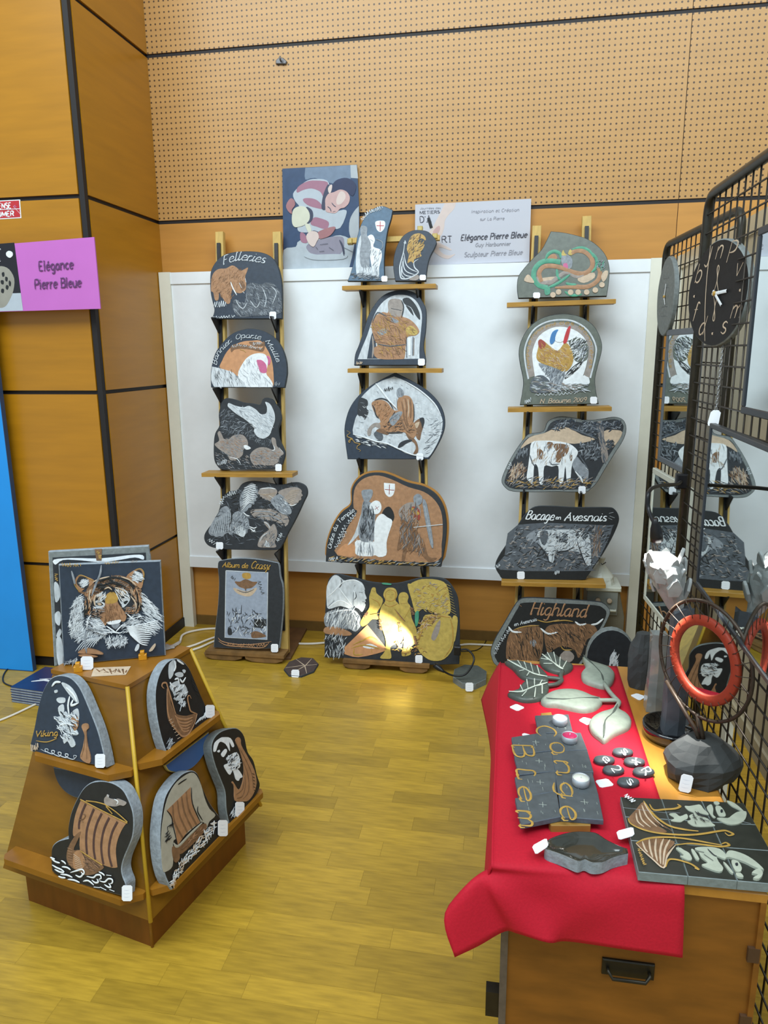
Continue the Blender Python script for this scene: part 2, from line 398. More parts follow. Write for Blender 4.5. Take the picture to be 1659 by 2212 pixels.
# ---------------------------------------------------------------- carved slates
class Slate:
    """one carved slate: a slab cut to an outline and the reliefs on its front"""
    def __init__(s, name, label, fr, crop, outline, thick=.02, face=None, edge=None, cat='carved slate', bev=.0022, part='slab', group=None, loop=4, rootz=None):
        s.fr, s.crop, s.parts, s.order = fr, crop, {}, []
        s.rnd = random.Random(len(label) * 131 + int(crop[0]))
        P = [fr.uv(*p) for p in smooth_loop(pts(outline, crop), loop)]
        i = min(range(len(P)), key=lambda k: fr.P(*P[k])[2])
        us = [p[0] for p in P]
        vmin = min(p[1] for p in P)
        s.root = thing(name, label, cat, fr.P(sum(us) / len(us), vmin, -thick / 2), group)
        mb = MB(); mb.prism(fr, P, -thick, 0, 0, 1, bev)
        mb.build(part, [face or slate, edge or slate_dkedge], s.root)
        s.outline = P; s.h = .0006
    def _mb(s, part, mat):
        if part not in s.parts: s.parts[part] = (MB(), []); s.order.append(part)
        mb, ms = s.parts[part]
        if mat not in ms: ms.append(mat)
        return mb, ms.index(mat)
    def fill(s, part, mat, o, sm=True, up=0.0):
        mb, m = s._mb(part, mat); s.h += .00022
        P = pts(o, s.crop)
        P = smooth_loop(P, 3) if sm else [p[:2] for p in P]
        mb.prism(s.fr, [s.fr.uv(*p) for p in P], 0.0, s.h + up, m, m, back=False)
        return s
    def line(s, part, mat, o, w, sm=True, taper=True):
        mb, m = s._mb(part, mat); s.h += .00004
        for q in o.split('|'):
            P = pts(q, s.crop); k = s.fr.mpp(P[0][0], P[0][1]) / s.crop[2]
            P = smooth_open(P, 4) if sm else [p[:2] for p in P]
            s._rib(mb, m, P, w * k, taper)
        return s
    def _rib(s, mb, m, P, w, taper=True, calli=False):
        F2 = s.fr.off(s.h)
        mb.ribbon(F2, [s.fr.uv(*p) for p in P], w, min(.0016, .25 * w + .0003), m, taper, calli)
    def hatch(s, part, mats, o, n, ln, ang, w, jit=18, curve=.15):
        P = pts(o, s.crop); xs = [p[0] for p in P]; ys = [p[1] for p in P]
        s.h += .0002
        mats = mats if isinstance(mats, (list, tuple)) else [mats]
        c = 0; tries = 0
        while c < n and tries < n * 30:
            tries += 1
            x = s.rnd.uniform(min(xs), max(xs)); y = s.rnd.uniform(min(ys), max(ys))
            if not inpoly(x, y, P): continue
            c += 1
            a = math.radians(ang + s.rnd.uniform(-jit, jit)); l = ln / s.crop[2] * s.rnd.uniform(.6, 1.3)
            dx, dy = math.cos(a) * l / 2, -math.sin(a) * l / 2
            b = s.rnd.uniform(-curve, curve)
            mb, m = s._mb(part, s.rnd.choice(mats))
            k = s.fr.mpp(x, y) / s.crop[2]
            s._rib(mb, m, [(x - dx, y - dy), (x - dy * b, y + dx * b), (x + dx, y + dy)], w * k * s.rnd.uniform(.7, 1.2))
        return s
    def text(s, part, mat, t, base, h, w, slant=.35, curl=.8, serif=False):
        mb, m = s._mb(part, mat); s.h += .0002
        B = pts(base, s.crop); k = s.fr.mpp(B[0][0], B[0][1]) / s.crop[2]
        for st in letter_strokes(t, B, h / s.crop[2], slant, curl, serif): s._rib(mb, m, st, w * k, True, False)
        return s
    def scrib(s, part, mat, base, h, n, w):
        mb, m = s._mb(part, mat); s.h += .0001
        B = pts(base, s.crop); k = s.fr.mpp(B[0][0], B[0][1]) / s.crop[2]
        for st in scribble_strokes(B, h / s.crop[2], n, s.rnd): s._rib(mb, m, st, w * k)
        return s
    def done(s):
        for p in s.order:
            mb, ms = s.parts[p]
            mb.build(p.split('#')[0], ms, s.root, kind='stuff' if p in ('fur_strokes', 'chisel_strokes', 'grass_strokes', 'wave_strokes', 'feather_strokes', 'leaf_strokes', 'lettering', 'whiskers', 'ship_strokes', 'warrior_relief', 'eye_strokes', 'tusk_strokes', 'print', 'waves', 'spars') else None)
        return s
    def price(s, label, cx, cy, w, h=None, rot=0.0, n=.004, tilt=None):
        price_tag(label, s.fr.off(n), s.crop, cx, cy, w, h or w * 1.12, rot)
        return s
def price_tag(label, fr, crop, cx, cy, w, h, rot=0.0, lines=True):
    """a little white card with clipped corners and a few handwritten lines"""
    c = math.cos(rot); sn = math.sin(rot)
    def q(x, y): return fr.uv(crop[0] + (cx + x * c - y * sn) / crop[2], crop[1] + (cy + x * sn + y * c) / crop[2])
    a, b, k = w / 2, h / 2, w * .16
    P = [q(*t) for t in ((-a + k, -b), (a - k, -b), (a, -b + k), (a, b - k), (a - k, b), (-a + k, b), (-a, b - k), (-a, -b + k))]
    o = thing('price_tag', label, 'price tag', fr.P(*q(0, b)), 'white price tags')
    mb = MB(); mb.prism(fr, P, 0, .0012); mb.build('card', card_m, o)
    if lines:
        mb = MB()
        for y in (-.2, .02, .24):
            mb.ribbon(fr.off(.0012), [q(-a * .6, h * y), q(-a * .1, h * (y + .02)), q(a * .55, h * (y - .01))], math.dist(q(0, 0), q(0, h * .03)), .0001, 0)
        mb.build('handwriting', ink_m, o)
    return o
# ================================================================ the setting
D = 3.754
rnd = random.Random(3)
floor = sroot('floor')
mb = MB(); mb.box((-3.6, -.6, -.06), (2.6, 3.9, -.010)); mb.build('subfloor', floor_gap, floor, kind='structure')
planks = []
y = -.5; row = 0
while y < D:
    x = -3.5 + rnd.uniform(0, .3)
    while x < 2.5:
        l = rnd.choice((.22, .28, .34, .34, .4)); planks.append((x, y, l)); x += l
    y += .07; row += 1
def seen(p):
    x, y, l = p; c = RC @ (np.array([x + l / 2, y + .035, 0]) - np.array([0, 0, EYE]))
    if c[2] < .3: return False
    px, py = CX + F_PX * c[0] / c[2], CY + F_PX * c[1] / c[2]
    return -60 < px < 1700 and py < 2290 and not (px > 1120 and py > 1500)
vis = [p for p in planks if seen(p)]
vis.sort(key=lambda p: p[1]); near = set(vis[:296])
meshes = {}
rest = MB()
def plank_vs(x, y, l):
    g = .0002
    return (x + g, y + g, -.010), (x + l - g, y + .07 - g, 0)
for p in planks:
    if p in near:
        k = round(p[2], 2)
        if k not in meshes:
            b = MB(); b.box((.0002, .0002, -.010), (k - .0002, .0698, 0)); o = b.build('plank', floor_m, floor); meshes[k] = o.data; first = o
        else:
            o = bpy.data.objects.new('plank', meshes[k]); COL.objects.link(o); o.parent = floor
        o.location = (p[0], p[1], 0)
    else: rest.box(*plank_vs(*p))
rest.build('planks', floor_m, floor, kind='stuff')

def panel_box(root, lo, hi, mat, name='panel'):
    b = MB(); b.box(lo, hi); return b.build(name, mat, root)
wall = sroot('wall_back')
ZJ = [.055, .543, 1.378, 2.218, 3.0, 3.95]
b = MB(); b.box((-1.9, D + .006, 0), (2.6, D + .06, 3.95)); b.build('backing', joint, wall, kind='structure')
for i in range(5):
    z0, z1 = ZJ[i] + (.009 if i else 0), ZJ[i + 1] - .009
    for x0, x1 in ((-1.845, .733), (.736, 2.6)):
        panel_box(wall, (x0, D, z0), (x1, D + .02, z1), wood_perf if i >= 3 else wood_wall)
wl = sroot('wall_left')
YP = 3.07
b = MB(); b.box((-3.6, YP + .012, 0), (-1.852, D + .05, 3.95)); b.build('backing', joint, wl, kind='structure')
for i in range(5):
    z0, z1 = ZJ[i] + (.009 if i else 0), ZJ[i + 1] - .009
    panel_box(wl, (-1.862, YP + .034, z0), (-1.842, D - .001, z1), wood_pillar)
    panel_box(wl, (-3.6, YP, z0), (-1.872, YP + .02, z1), wood_pillar)
b = MB(); b.box((-1.868, YP + .004, 0), (-1.844, YP + .03, 3.95)); b.build('corner_trim', joint, wl)
skirt = M('skirting_brown', (112, 84, 40), .5, 20, .15, .02)
b = MB(); b.box((-1.83, D - .012, .0), (2.6, D + .01, .055)); struct(b.build('baseboard_back', skirt))
b = MB(); b.box((-1.843, YP + .0, 0), (-1.832, D - .013, .055)); struct(b.build('baseboard_left', joint))

# hook on the perforated wall
hk = M('grey_metal', (108, 106, 108), .45, 40, .1, .05, metal=.6)
t = thing('wall_hook', 'small grey metal hook high on the perforated wall', 'hook', aty(608, 138, D))
p = aty(608, 133, D)
b = MB(); fr = Frame(p, (1, 0, 0), (0, 0, 1)); b.prism(fr, [(-.026, -.012), (.024, -.016), (.03, -.004), (.012, .012), (-.008, .016), (-.026, .004)], 0, .012, bev=.003); b.build('plate', hk, t)
b = MB(); b.tube([p + (.0, -.012, 0), p + (.004, -.03, -.004), p + (.004, -.034, .012)], .004); b.build('hook', hk, t)

# ---------------------------------------------------------------- white display panel on legs
YW = 3.70
def screen(label, P, x0, x1, z0, z1, legs, bm=None):
    # P maps (along, out, up) to world: out is towards the stall
    t = thing('display_screen', label, 'display screen', P((x0 + x1) / 2, 0, 0), 'framed display screens')
    def bx(lo, hi, name, mat):
        A, B_ = P(*lo), P(*hi); b = MB(); b.box(tuple(np.minimum(A, B_)), tuple(np.maximum(A, B_))); b.build(name, mat, t)
    bx((x0 + .05, -.022, z0 + .05), (x1 - .05, -.008, z1 - .05), 'board', bm or white_m)
    bx((x0 + .062, -.03, z1 - .058), (x1 - .06, 0, z1), 'rail', bm or white_m); bx((x0 + .062, -.03, z0), (x1 - .06, 0, z0 + .062), 'rail', bm or white_m)
    for xa in (x0, x1 - .06): bx((xa, -.034, 0), (xa + .062, .004, z1 + .002), 'leg', cream_m)
    for xm in legs: bx((xm - .03, -.03, 0), (xm + .03, -.005, z0), 'leg', cream_m)
screen('long white framed display screen on legs against the back wall', lambda u, o, z: np.array([u, YW - o, z]), -1.838, .682, .362, 1.962, [aty(1190, 1270, YW)[0]])
screen('cream side of a framed display screen behind the wire grids', lambda u, o, z: np.array([.735 - o, u, z]), 1.05, 3.66, .362, 1.962, [2.4], M('beige_board', (204, 192, 164), .3, 20, .03, .02))

# ---------------------------------------------------------------- posters
def flat_board(name, label, cat, y, quad, mat, thick=.005, crop=(0, 0, 1)):
    """a thin printed board in the plane y, with corners taken from the photograph"""
    P3 = [aty(*p[:2], y) for p in pts(quad, crop)]
    fr = Frame(P3[0], (1, 0, 0), (0, 0, 1))
    S = Slate.__new__(Slate); S.fr, S.crop, S.parts, S.order, S.h = fr, crop, {}, [], .0002
    S.rnd = random.Random(5)
    P = [(p[0] - P3[0][0], p[2] - P3[0][2]) for p in P3]
    lo = min(p[1] for p in P)
    S.root = thing(name, label, cat, fr.P(sum(p[0] for p in P) / len(P), lo))
    b = MB(); b.prism(fr, P, -thick, 0); b.build('board', mat, S.root)
    return S
PC = (600, 350, 8.73)
pm = {k: M('print_' + k, c, .35, 30, v, 0) for k, c, v in (('navy', (52, 72, 104), .15), ('steel', (112, 128, 150), .12), ('grey', (172, 178, 184), .05),
      ('stone', (176, 184, 192), .08), ('rose', (158, 112, 132), .05), ('cloud', (178, 186, 196), .05), ('skin', (196, 162, 160), .08), ('skin_light', (212, 194, 188), .04),
      ('skin_dark', (160, 112, 116), .1), ('hair', (44, 52, 84), .1), ('cream', (206, 206, 188), .05), ('dark', (62, 66, 88), .1), ('mauve', (140, 136, 152), .08))}
S = flat_board('photo_poster', 'photo poster of a stooping man in a striped shirt carving stone', 'poster', D - .02, '85,125 1495,50 1540,1000 1530,1900 1340,2030 110,2055', pm['navy'], crop=PC)
S.fill('print', pm['steel'], '520,110* 1370,60* 1370,330 1100,420 700,300 520,330')
S.fill('print', pm['grey'], '1370,58* 1490,55* 1515,310* 1380,300*', False)
S.fill('print', pm['grey'], '1530,830* 1530,1500* 1380,1440* 1345,1300 1360,1090 1440,930')
S.fill('print', pm['stone'], '110,1660 340,1600 420,1480 900,1440 1180,1380 1420,1500 1420,1700 1340,2030* 112,2050*')
S.fill('print', pm['mauve'], '560,1560 800,1460 1100,1400 1250,1450 1180,1740 700,1740 560,1660')
S.fill('print', pm['cloud'], '290,600 400,470 560,350 720,320 930,350 980,500 930,700 1000,940 1240,900 1300,960 1180,1240 1000,1260 800,1320 680,1290 560,1330 400,1310 380,1220 500,1180 420,860 330,740')
S.fill('print', pm['rose'], '360,510 420,440 560,365 720,350 940,380 920,520 860,650 800,560 640,500 480,530 370,580')
S.fill('print', pm['rose'], '480,700 560,680 700,700 800,770 870,880 780,880 600,830 500,760')
S.fill('print', pm['rose'], '680,1050 800,1060 960,1130 940,1250 860,1260 740,1220 620,1170')
S.fill('print', pm['rose'], '430,1330 520,1370 560,1520 440,1500')
S.fill('print', pm['dark'], '880,560 960,420 1020,600 900,760 900,900 830,880 840,720')
S.fill('print', pm['hair'], '1010,600 1020,460 1100,350 1260,300 1400,340 1480,460 1420,640 1300,560 1180,520 1080,560')
S.fill('print', pm['skin'], '900,700 960,600 1060,570 1180,520 1300,560 1360,660 1340,780 1260,860 1180,880 1100,960 1000,960 910,930 900,820')
S.fill('print', pm['skin_light'], '1110,700 1180,560 1260,580 1280,680 1200,790 1120,800')
S.fill('print', pm['skin_light'], '950,500 1000,430 1030,450 1010,560 970,590')
S.line('print', pm['dark'], '1020,770 1060,820 1100,850|940,840 990,880 1010,940|1040,940 1090,930', 16)
S.fill('print', pm['skin_dark'], '160,820 240,690 310,720 330,810 270,900 270,980 200,930')
S.fill('print', pm['dark'], '540,850 640,900 670,1000 640,1110 540,1170 560,1000')
S.fill('print', pm['cream'], '270,1040 300,900 400,840 520,850 600,960 600,1090 520,1180 420,1220 330,1230 280,1170')
S.fill('print', pm['cream'], '520,1170 600,1180 640,1290 600,1350 560,1290')
S.fill('print', pm['skin_dark'], '760,1330 900,1260 1050,1220 1090,1250 1000,1380 860,1440 780,1440')
S.fill('print', pm['skin_light'], '540,1400 620,1310 740,1320 780,1420 740,1500 680,1600 590,1540')
S.line('print', pm['dark'], '1170,1470 1230,1600 1255,1770', 34).line('print', pm['dark'], '1240,1610 1420,1700|970,1610 1060,1670|720,1600 760,1650|790,1690 880,1680|800,1560 950,1540', 18)
S.fill('print', pm['stone'], '560,1760 1260,1740 1240,1830 760,1850 560,1810')
S.done()
BC = (880, 420, 5.925)
lav = M('print_lavender', (198, 198, 208), .22, 5, .02, 0); inkd = M('print_ink', (74, 74, 86), .5, 5, .05, 0); inkl = M('print_pale_ink', (158, 158, 168), .5, 5, .05, 0)
S = flat_board('banner_poster', 'pale lavender banner with a reaching hand and lettering on the panel top', 'poster', D - .03, '100,130 1585,55 1560,860 240,905 95,915', lav, crop=BC)
S.fill('print', pm['skin_light'], '480,110* 620,105* 600,180 520,270 480,340 470,430 430,530 350,580 280,490 330,410 370,330 420,240')
S.fill('print', pm['skin'], '330,470 400,400 420,440 390,500 340,520')
S.fill('print', pm['skin_light'], '360,600 430,630 560,700 540,715 440,680 400,690 460,760 540,780 610,760 590,785 520,825 430,800 350,740 320,690')
S.text('lettering', inkl, 'Journées des', '165,190 425,185', 26, 5, .1, 0)
S.text('lettering', inkd, 'METIERS', '160,250 415,240', 34, 7, 0, 0, True)
S.text('lettering', inkd, "D'A", '165,360 310,350', 78, 11, 0, 0, True)
S.line('lettering', black_r, '270,300 308,430', 40, False, False)
S.text('lettering', inkd, 'RT', '445,612 575,608', 76, 12, 0, 0, True)
S.text('lettering', inkl, 'Inspiration et Création', '820,240 1430,215', 42, 6, .2, 0)
S.text('lettering', inkl, 'sur La Pierre', '930,335 1240,325', 42, 6, .2, 0)
S.text('lettering', inkd, 'Elégance Pierre Bleue', '685,590 1530,548', 72, 13, .25, 0, True)
S.text('lettering', inkl, 'Guy Harbonnier', '870,668 1320,650', 44, 8, .25, 0, True)
S.text('lettering', inkl, 'Sculpteur Pierre Bleue', '725,800 1470,765', 58, 9, .3, 0, True)
S.done()
# pink sign
pink_m = M('pink_card', (192, 104, 188), .55, 8, .03, 0)
S = flat_board('pink_sign', 'pink card sign with black lettering and a pierced vase photo', 'sign', YP - .075, '-170,542 203,512 217,667 -160,678', pink_m, .006)
S.fill('print', M('print_black', (26, 24, 34), .4, 6, .1, 0), '-170,540* 31,524* 50,671* -160,677*', False)
S.fill('print', pm['cloud'], '-160,640* 45,633* 50,671* -158,677*', False)
vs = M('print_vase', (150, 146, 136), .5, 12, .15, 0)
S.fill('print', vs, '-22,600 -12,580 4,575 20,582 31,602 29,628 20,650 10,663 -6,664 -18,650')
for q in ('4,590 9,588 10,596 6,598', '12,598 17,600 16,608 12,606', '2,606 8,606 8,614 3,613', '14,616 19,618 17,626 13,623', '4,624 9,625 8,633 3,631', '20,606 24,610 23,618 20,616'): S.fill('print', black_r, q)
S.fill('print', white_r, '14,546 20,542 27,545 28,552 22,557 15,553')
S.text('print', white_r, 'n', '-1,541 3,540.5', 5, 1, 0, 0).text('print', white_r, 't', '-1,565 3,564', 6, 1, 0, 0)
ink = M('print_purple_ink', (98, 52, 104), .5, 6, .05, 0)
S.text('lettering', ink, 'Elégance', '86,585 160,580', 20, 3.4, 0, 0, True)
S.text('lettering', ink, 'Pierre Bleue', '77,624 177,619', 20, 3.4, 0, 0, True)
S.done()
# no smoking plate
S = flat_board('warning_plate', 'red and white no smoking plate on the wooden pillar', 'sign', YP - .001, '-75,437 43,431 46,471 -73,478', white_r, .004)
S.fill('print', red_r, '-73,439* 41,433* 44,469* -71,476*', False)
S.text('lettering', white_r, 'DEFENSE', '-24,452.5 25,450', 12, 2.6, 0, 0)
S.text('lettering', white_r, 'DE FUMER', '-34,470 31,467', 11, 2.8, 0, 0)
S.line('lettering', white_r, '29,446 44,462', 1.6, False).text('lettering', pink_r, 's', '31,449 36,448', 8, 1.4, 0, 0)
S.line('lettering', white_r, '-73,457 44,451', 1.2, False, False)
S.done()
# blue display board at the left
blue_m = M('blue_board', (26, 146, 232), .55, 6, .04, .02)
t = thing('blue_board', 'tall bright blue board standing by the wooden pillar', 'display board', (-2.7, YP - .05, 0))
xr = fl(95, 1435)[0]
b = MB(); b.box((-3.3, YP - .066, .004), (xr, YP - .04, 1.80)); b.build('panel', blue_m, t)
b = MB(); b.box((xr, YP - .066, 0), (xr + .002, YP - .040, 1.80)); b.box((-3.3, YP - .068, 0), (xr, YP - .038, .004)); b.build('edge_strip', M('board_edge', (40, 70, 110), .5, 20, .1, 0), t)

# ---------------------------------------------------------------- racks
RK = .157
def rack_frame(off=0.0):
    return Frame((0, 3.345, 0), (1, 0, 0), (0, RK, 1)).off(off)
RF = rack_frame()
SH = .095                                            # how far a shelf stands out
def rack(label, ups, shelves, brackets, feet, ledge, vtop, rung=None):
    A = [RF.uv(*u[0])[0] for u in ups]; B = [RF.uv(*u[1])[0] for u in ups]
    cx = sum(A) / 2
    t = thing('shelf_rack', label, 'rack', (cx, 3.345, 0), 'leaning ladder racks')
    for k, u in enumerate(ups):
        (ua, va), (ub, vb) = RF.uv(*u[0]), RF.uv(*u[1])
        f = lambda v: ub + (ua - ub) * (v - vb) / (va - vb)
        v0, v1 = .03, va
        fr = Frame(RF.P(f(v0), v0), RF.P(f(v1), v1) - RF.P(f(v0), v0), (0, 0, 1))
        dv = RF.P(f(v1), v1) - RF.P(f(v0), v0); dv /= np.linalg.norm(dv); fr = Frame(RF.P(f(v0), v0), RF.U - dv * RF.U.dot(dv), dv)
        L = float(np.linalg.norm(RF.P(f(v1), v1) - RF.P(f(v0), v0)))
        m_ = MB(); m_.fbox(fr, -.021, .021, 0, L, -.03, 0, bev=.002); up = m_.build('upright', raw_pine, t)
        m_ = MB(); r0 = L - u[2]
        m_.fbox(fr, -.009, .009, .12, r0, 0, .012)
        m_.build('slotted_rail', black_steel, up)
        m_ = MB()
        n = int((r0 - .15) / .1)
        for q in range(n): m_.fbox(fr, -.0025, .0025, .16 + q * .1, .175 + q * .1, .012, .0126)
        m_.build('rail_slots', grid_steel, up, kind='stuff')
    ff = RF.off(SH)
    for sh in shelves:
        p0, p1 = [ff.uv(*p[:2]) for p in pts(sh)]
        z = RF.P(0, (p0[1] + p1[1]) / 2)[2]; z = .5 * (ff.P(*p0)[2] + ff.P(*p1)[2])
        yb = 3.345 + RK * z - .010
        m_ = MB(); dz = ff.P(*p1)[2] - ff.P(*p0)[2]
        fr = Frame((p0[0], yb - SH - .004, z - dz / 2), (p1[0] - p0[0], 0, dz), (0, 1, 0))
        m_.fbox(fr, 0, p1[0] - p0[0], 0, SH, -.020, 0, bev=.002); m_.build('shelf', shelf_pine, t)
        brackets = brackets + [(None, z - .020)]
    for br in brackets:
        z = br[1] if br[0] is None else ff.P(*ff.uv(*br[0]))[2]
        for k, u in enumerate(ups):
            (ua, va), (ub, vb) = RF.uv(*u[0]), RF.uv(*u[1]); x = ub + (ua - ub) * (z - vb) / (va - vb)
            yb = 3.345 + RK * z - .012
            m_ = MB(); fr = Frame((x - .004, yb, z), (0, -1, 0), (0, 0, 1))
            m_.prism(fr, [(0, 0), (SH, 0), (SH, -.006), (.004, -.085), (0, -.085)], -.004, .004); m_.build('bracket', black_steel, t)
    for f4 in feet:
        a, c = [aty(*p[:2], 3.275) for p in pts(f4)]
        m_ = MB(); fr = Frame((0, 0, 0), (0, 1, 0), (0, 0, 1))
        x0, x1 = min(a[0], c[0]), max(a[0], c[0]); n = 10
        m_.prism(Frame(((x0 + x1) / 2, 3.275, .001), (1, 0, 0), (0, 0, 1)), [(-(x1 - x0) / 2, .034), (-(x1 - x0) * .47, .014), (-(x1 - x0) * .3, .002), (0, 0), ((x1 - x0) * .3, .002), ((x1 - x0) * .47, .014), ((x1 - x0) / 2, .034)], -.12, 0, bev=.003)
        m_.build('foot', burnt, t)
    a, c = [aty(*p[:2], 3.28) for p in pts(ledge)]
    m_ = MB(); m_.box((a[0], 3.268, .035), (c[0], 3.36, .052)); m_.build('ledge', burnt, t)
    if rung:
        (ua, va), (ub, vb) = RF.uv(*rung[0]), RF.uv(*rung[1])
        m_ = MB(); m_.fbox(RF, ua, ub, min(va, vb) - .012, min(va, vb) + .012, -.012, .012); m_.build('rung', raw_pine, t)
        for c_ in rung[2:]:
            u_, v_ = RF.uv(*c_); m_ = MB(); m_.fbox(RF, u_ - .012, u_ + .012, v_ - .012, v_ + .012, -.01, .02, bev=.003); m_.build('wedge', yellow_r, t)
    return t
rack('left pine ladder rack carrying the animal slates', [((473, 500), (487, 1190), .06), ((597, 500), (610, 1200), .06)],
     ['437,1021 633,1022'], [((520, 684), 0), ((530, 838), 0), ((540, 1192), 0)],
     ['440,1412 523,1412', '527,1414 612,1414'], '445,1405 614,1405', 2.15)
rack('middle pine ladder rack carrying the knight slates', [((790, 512), (779, 1233), .05), ((905, 512), (917, 1233), .05)],
     ['740,618 942,613', '752,796 955,796'], [((840, 992), 0), ((840, 1222), 0)],
     ['740,1436 800,1436', '862,1442 925,1442'], '742,1430 928,1432', 2.1, rung=((755, 517), (950, 514), (757, 523), (908, 496), (940, 512)))
rack('right pine ladder rack carrying the dragon and cattle slates', [((1160, 487), (1123, 1273), .05), ((1268, 466), (1248, 1281), .05)],
     ['1095,654 1330,646', '1097,881 1321,878', '1083,1255 1308,1260'], [((1200, 1062), 0)],
     ['1075,1440 1150,1440', '1180,1440 1260,1440'], '1085,1432 1260,1432', 2.1)

# ---------------------------------------------------------------- wire grid panels
def grid_panel(label, p0, p1, zt, zb, feet=True):
    p0 = np.array(p0); p1 = np.array(p1); d = p1 - p0; L = np.linalg.norm(d); d /= L
    fr = Frame((p0[0], p0[1], 0), (d[0], d[1], 0), (0, 0, 1))
    t = thing('grid_panel', label, 'grid panel', ((p0[0] + p1[0]) / 2, (p0[1] + p1[1]) / 2, 0), 'wire grid display panels')
    r = .013; c = .05; path = []
    for (cu, cv, a0) in ((c, zt - c, 180), (L - c, zt - c, 90)):
        for k in range(7):
            a = math.radians(a0 - 15 * k); path.append(fr.P(cu + c * math.cos(a), cv + c * math.sin(a)))
    path = [fr.P(0, .012)] + path + [fr.P(L, .012)]
    m_ = MB(); m_.tube(path, r, seg=10); m_.build('frame', grid_steel, t)
    m_ = MB(); m_.tube([fr.P(0, zb), fr.P(L, zb)], .008); m_.build('bottom_rail', grid_steel, t)
    if feet:
        for u in (0, L):
            m_ = MB(); m_.tube([fr.P(u, .013, -.02), fr.P(u, .013, .16)], .012); m_.build('foot', grid_steel, t)
    n = int(round((L) / .05)); w0 = None
    for i in range(1, n):
        u = L * i / n
        if w0 is None:
            m_ = MB(); m_.tube([fr.P(u, zb), fr.P(u, zt)], .0024, seg=5); w0 = m_.build('vertical_wire', wire_steel, t); u0 = u
        else:
            o = w0.copy(); COL.objects.link(o); o.location = tuple(np.array(w0.location) + fr.U * (u - u0))
    w0 = None
    k = int((zt - zb) / .05)
    for i in range(1, k):
        v = zt - i * .05
        if w0 is None:
            m_ = MB(); m_.tube([fr.P(0, v, .004), fr.P(L, v, .004)], .0024, seg=5); w0 = m_.build('horizontal_wire', wire_steel, t); v0 = v
        else:
            o = w0.copy(); COL.objects.link(o); o.location = tuple(np.array(w0.location) + fr.V * (v - v0))
    return fr
GA = grid_panel('far wire grid panel beside the white panel, hung with two mirrors', (.593, 3.2), (.658, 2.428), 1.955, .10)
GB = grid_panel('near wire grid panel behind the wooden trunk', (.517, 2.235), (.549, 1.20), 1.957, .08, False)
def wall_mirror(label, G, off, quad, mat, border, thick=.014, crop=(0, 0, 1)):
    # G faces +N away from us: work on the near side
    fr = Frame(G.O, -G.U, (0, 0, 1)).off(off)
    if fr.N[0] > 0: fr = Frame(G.O, G.U, (0, 0, 1)).off(off)
    Q = [fr.uv(*p[:2]) for p in pts(quad, crop)]
    u0, u1 = sorted([(Q[0][0] + Q[3][0]) / 2, (Q[1][0] + Q[2][0]) / 2]); v1 = (Q[0][1] + Q[1][1]) / 2; v0 = (Q[2][1] + Q[3][1]) / 2
    t = thing('mirror', label, 'mirror', fr.P((u0 + u1) / 2, v0, -thick / 2))
    m_ = MB(); m_.fbox(fr, u0 + border * .6, u1 - border * .6, v0 + border * .6, v1 - border * .6, -thick * .8, -.003); m_.build('glass', mirror_m, t)
    for (a, b_, c_, d_) in ((u0, u1, v1 - border, v1), (u0, u1, v0, v0 + border), (u0, u0 + border, v0 + border, v1 - border), (u1 - border, u1, v0 + border, v1 - border)):
        m_ = MB(); m_.fbox(fr, a, b_, c_, d_, -thick, 0, bev=.002); m_.build('frame_bar', mat, t)
    return fr, (u0, u1, v0, v1), t
frame_grey = M('mirror_frame_grey', (92, 98, 106), .4, 30, .1, .05)
frame_white = M('mirror_frame_white', (206, 208, 196), .4, 30, .05, .02)
frame_dark = M('mirror_frame_dark', (40, 46, 54), .4, 30, .1, .05)
wall_mirror('grey framed mirror high on the far wire grid', GA, .035, '1446,711 1513,707 1488,1030 1414,992', frame_grey, .022)
wall_mirror('white framed mirror low on the far wire grid', GA, .035, '1411,1003 1495,1068 1458,1372 1388,1300', frame_white, .022)
GM = Frame((.497, 2.13, 0), (-.020, -1, 0), (0, 0, 1))
wall_mirror('large plain mirror low on the near wire grid', GM, .0, '1517,916 1700,968 1700,1540 1516,1284', frame_dark, .012)
wall_mirror('dark framed mirror high on the near wire grid', GB, .035, '1624,503 1720,450 1720,932 1612,889', frame_dark, .016)
# ================================================================ slates on the racks
A3 = (380, 480, 4.609); A3b = (440, 690, 6.505); A4 = (380, 940, 4.253); A5 = (680, 420, 4.424); A6 = (680, 900, 3.815)
A7 = (1040, 450, 4.337); A8 = (1040, 880, 3.687); PX = (0, 0, 1)
RS = rack_frame(.06)
# --- left rack
S = Slate('engraved_slate', 'blue-black slate with a brown bear and lettering, topmost on the left rack', RS, A3,
  '357,962* 382,880 366,800 345,700 340,580 350,480 400,390 470,330 560,300 700,288 850,300 950,345 1010,430 1045,560 1057,700 1055,960*', face=slate_blue)
S.fill('bear', copper, '350,680 356,560 380,500 430,465 500,460 560,430 610,455 640,485 680,470 718,452 705,500 690,540 700,600 695,670 650,705 600,700 565,670 548,720 540,800 510,812 475,770 445,720 430,700 425,770 390,775 372,700')
S.hatch('fur_strokes', [copper, brown_r], '360,560 500,470 600,440 690,500 690,660 600,690 540,780 480,760 400,700 370,660', 160, 34, 60, 5, 40)
S.fill('bear', brown_r, '635,590 665,585 690,640 660,680 640,650').line('tusk_strokes', white_r, '545,595 570,660 608,728|632,605 655,655|665,690 684,708|690,560 700,600', 11)
S.fill('boars', dgrey_r, '700,640 760,605 850,620 900,600 980,620 1015,660 1045,720 1046,900 900,925 760,935 640,945 575,880 565,800 600,770 660,810 700,760')
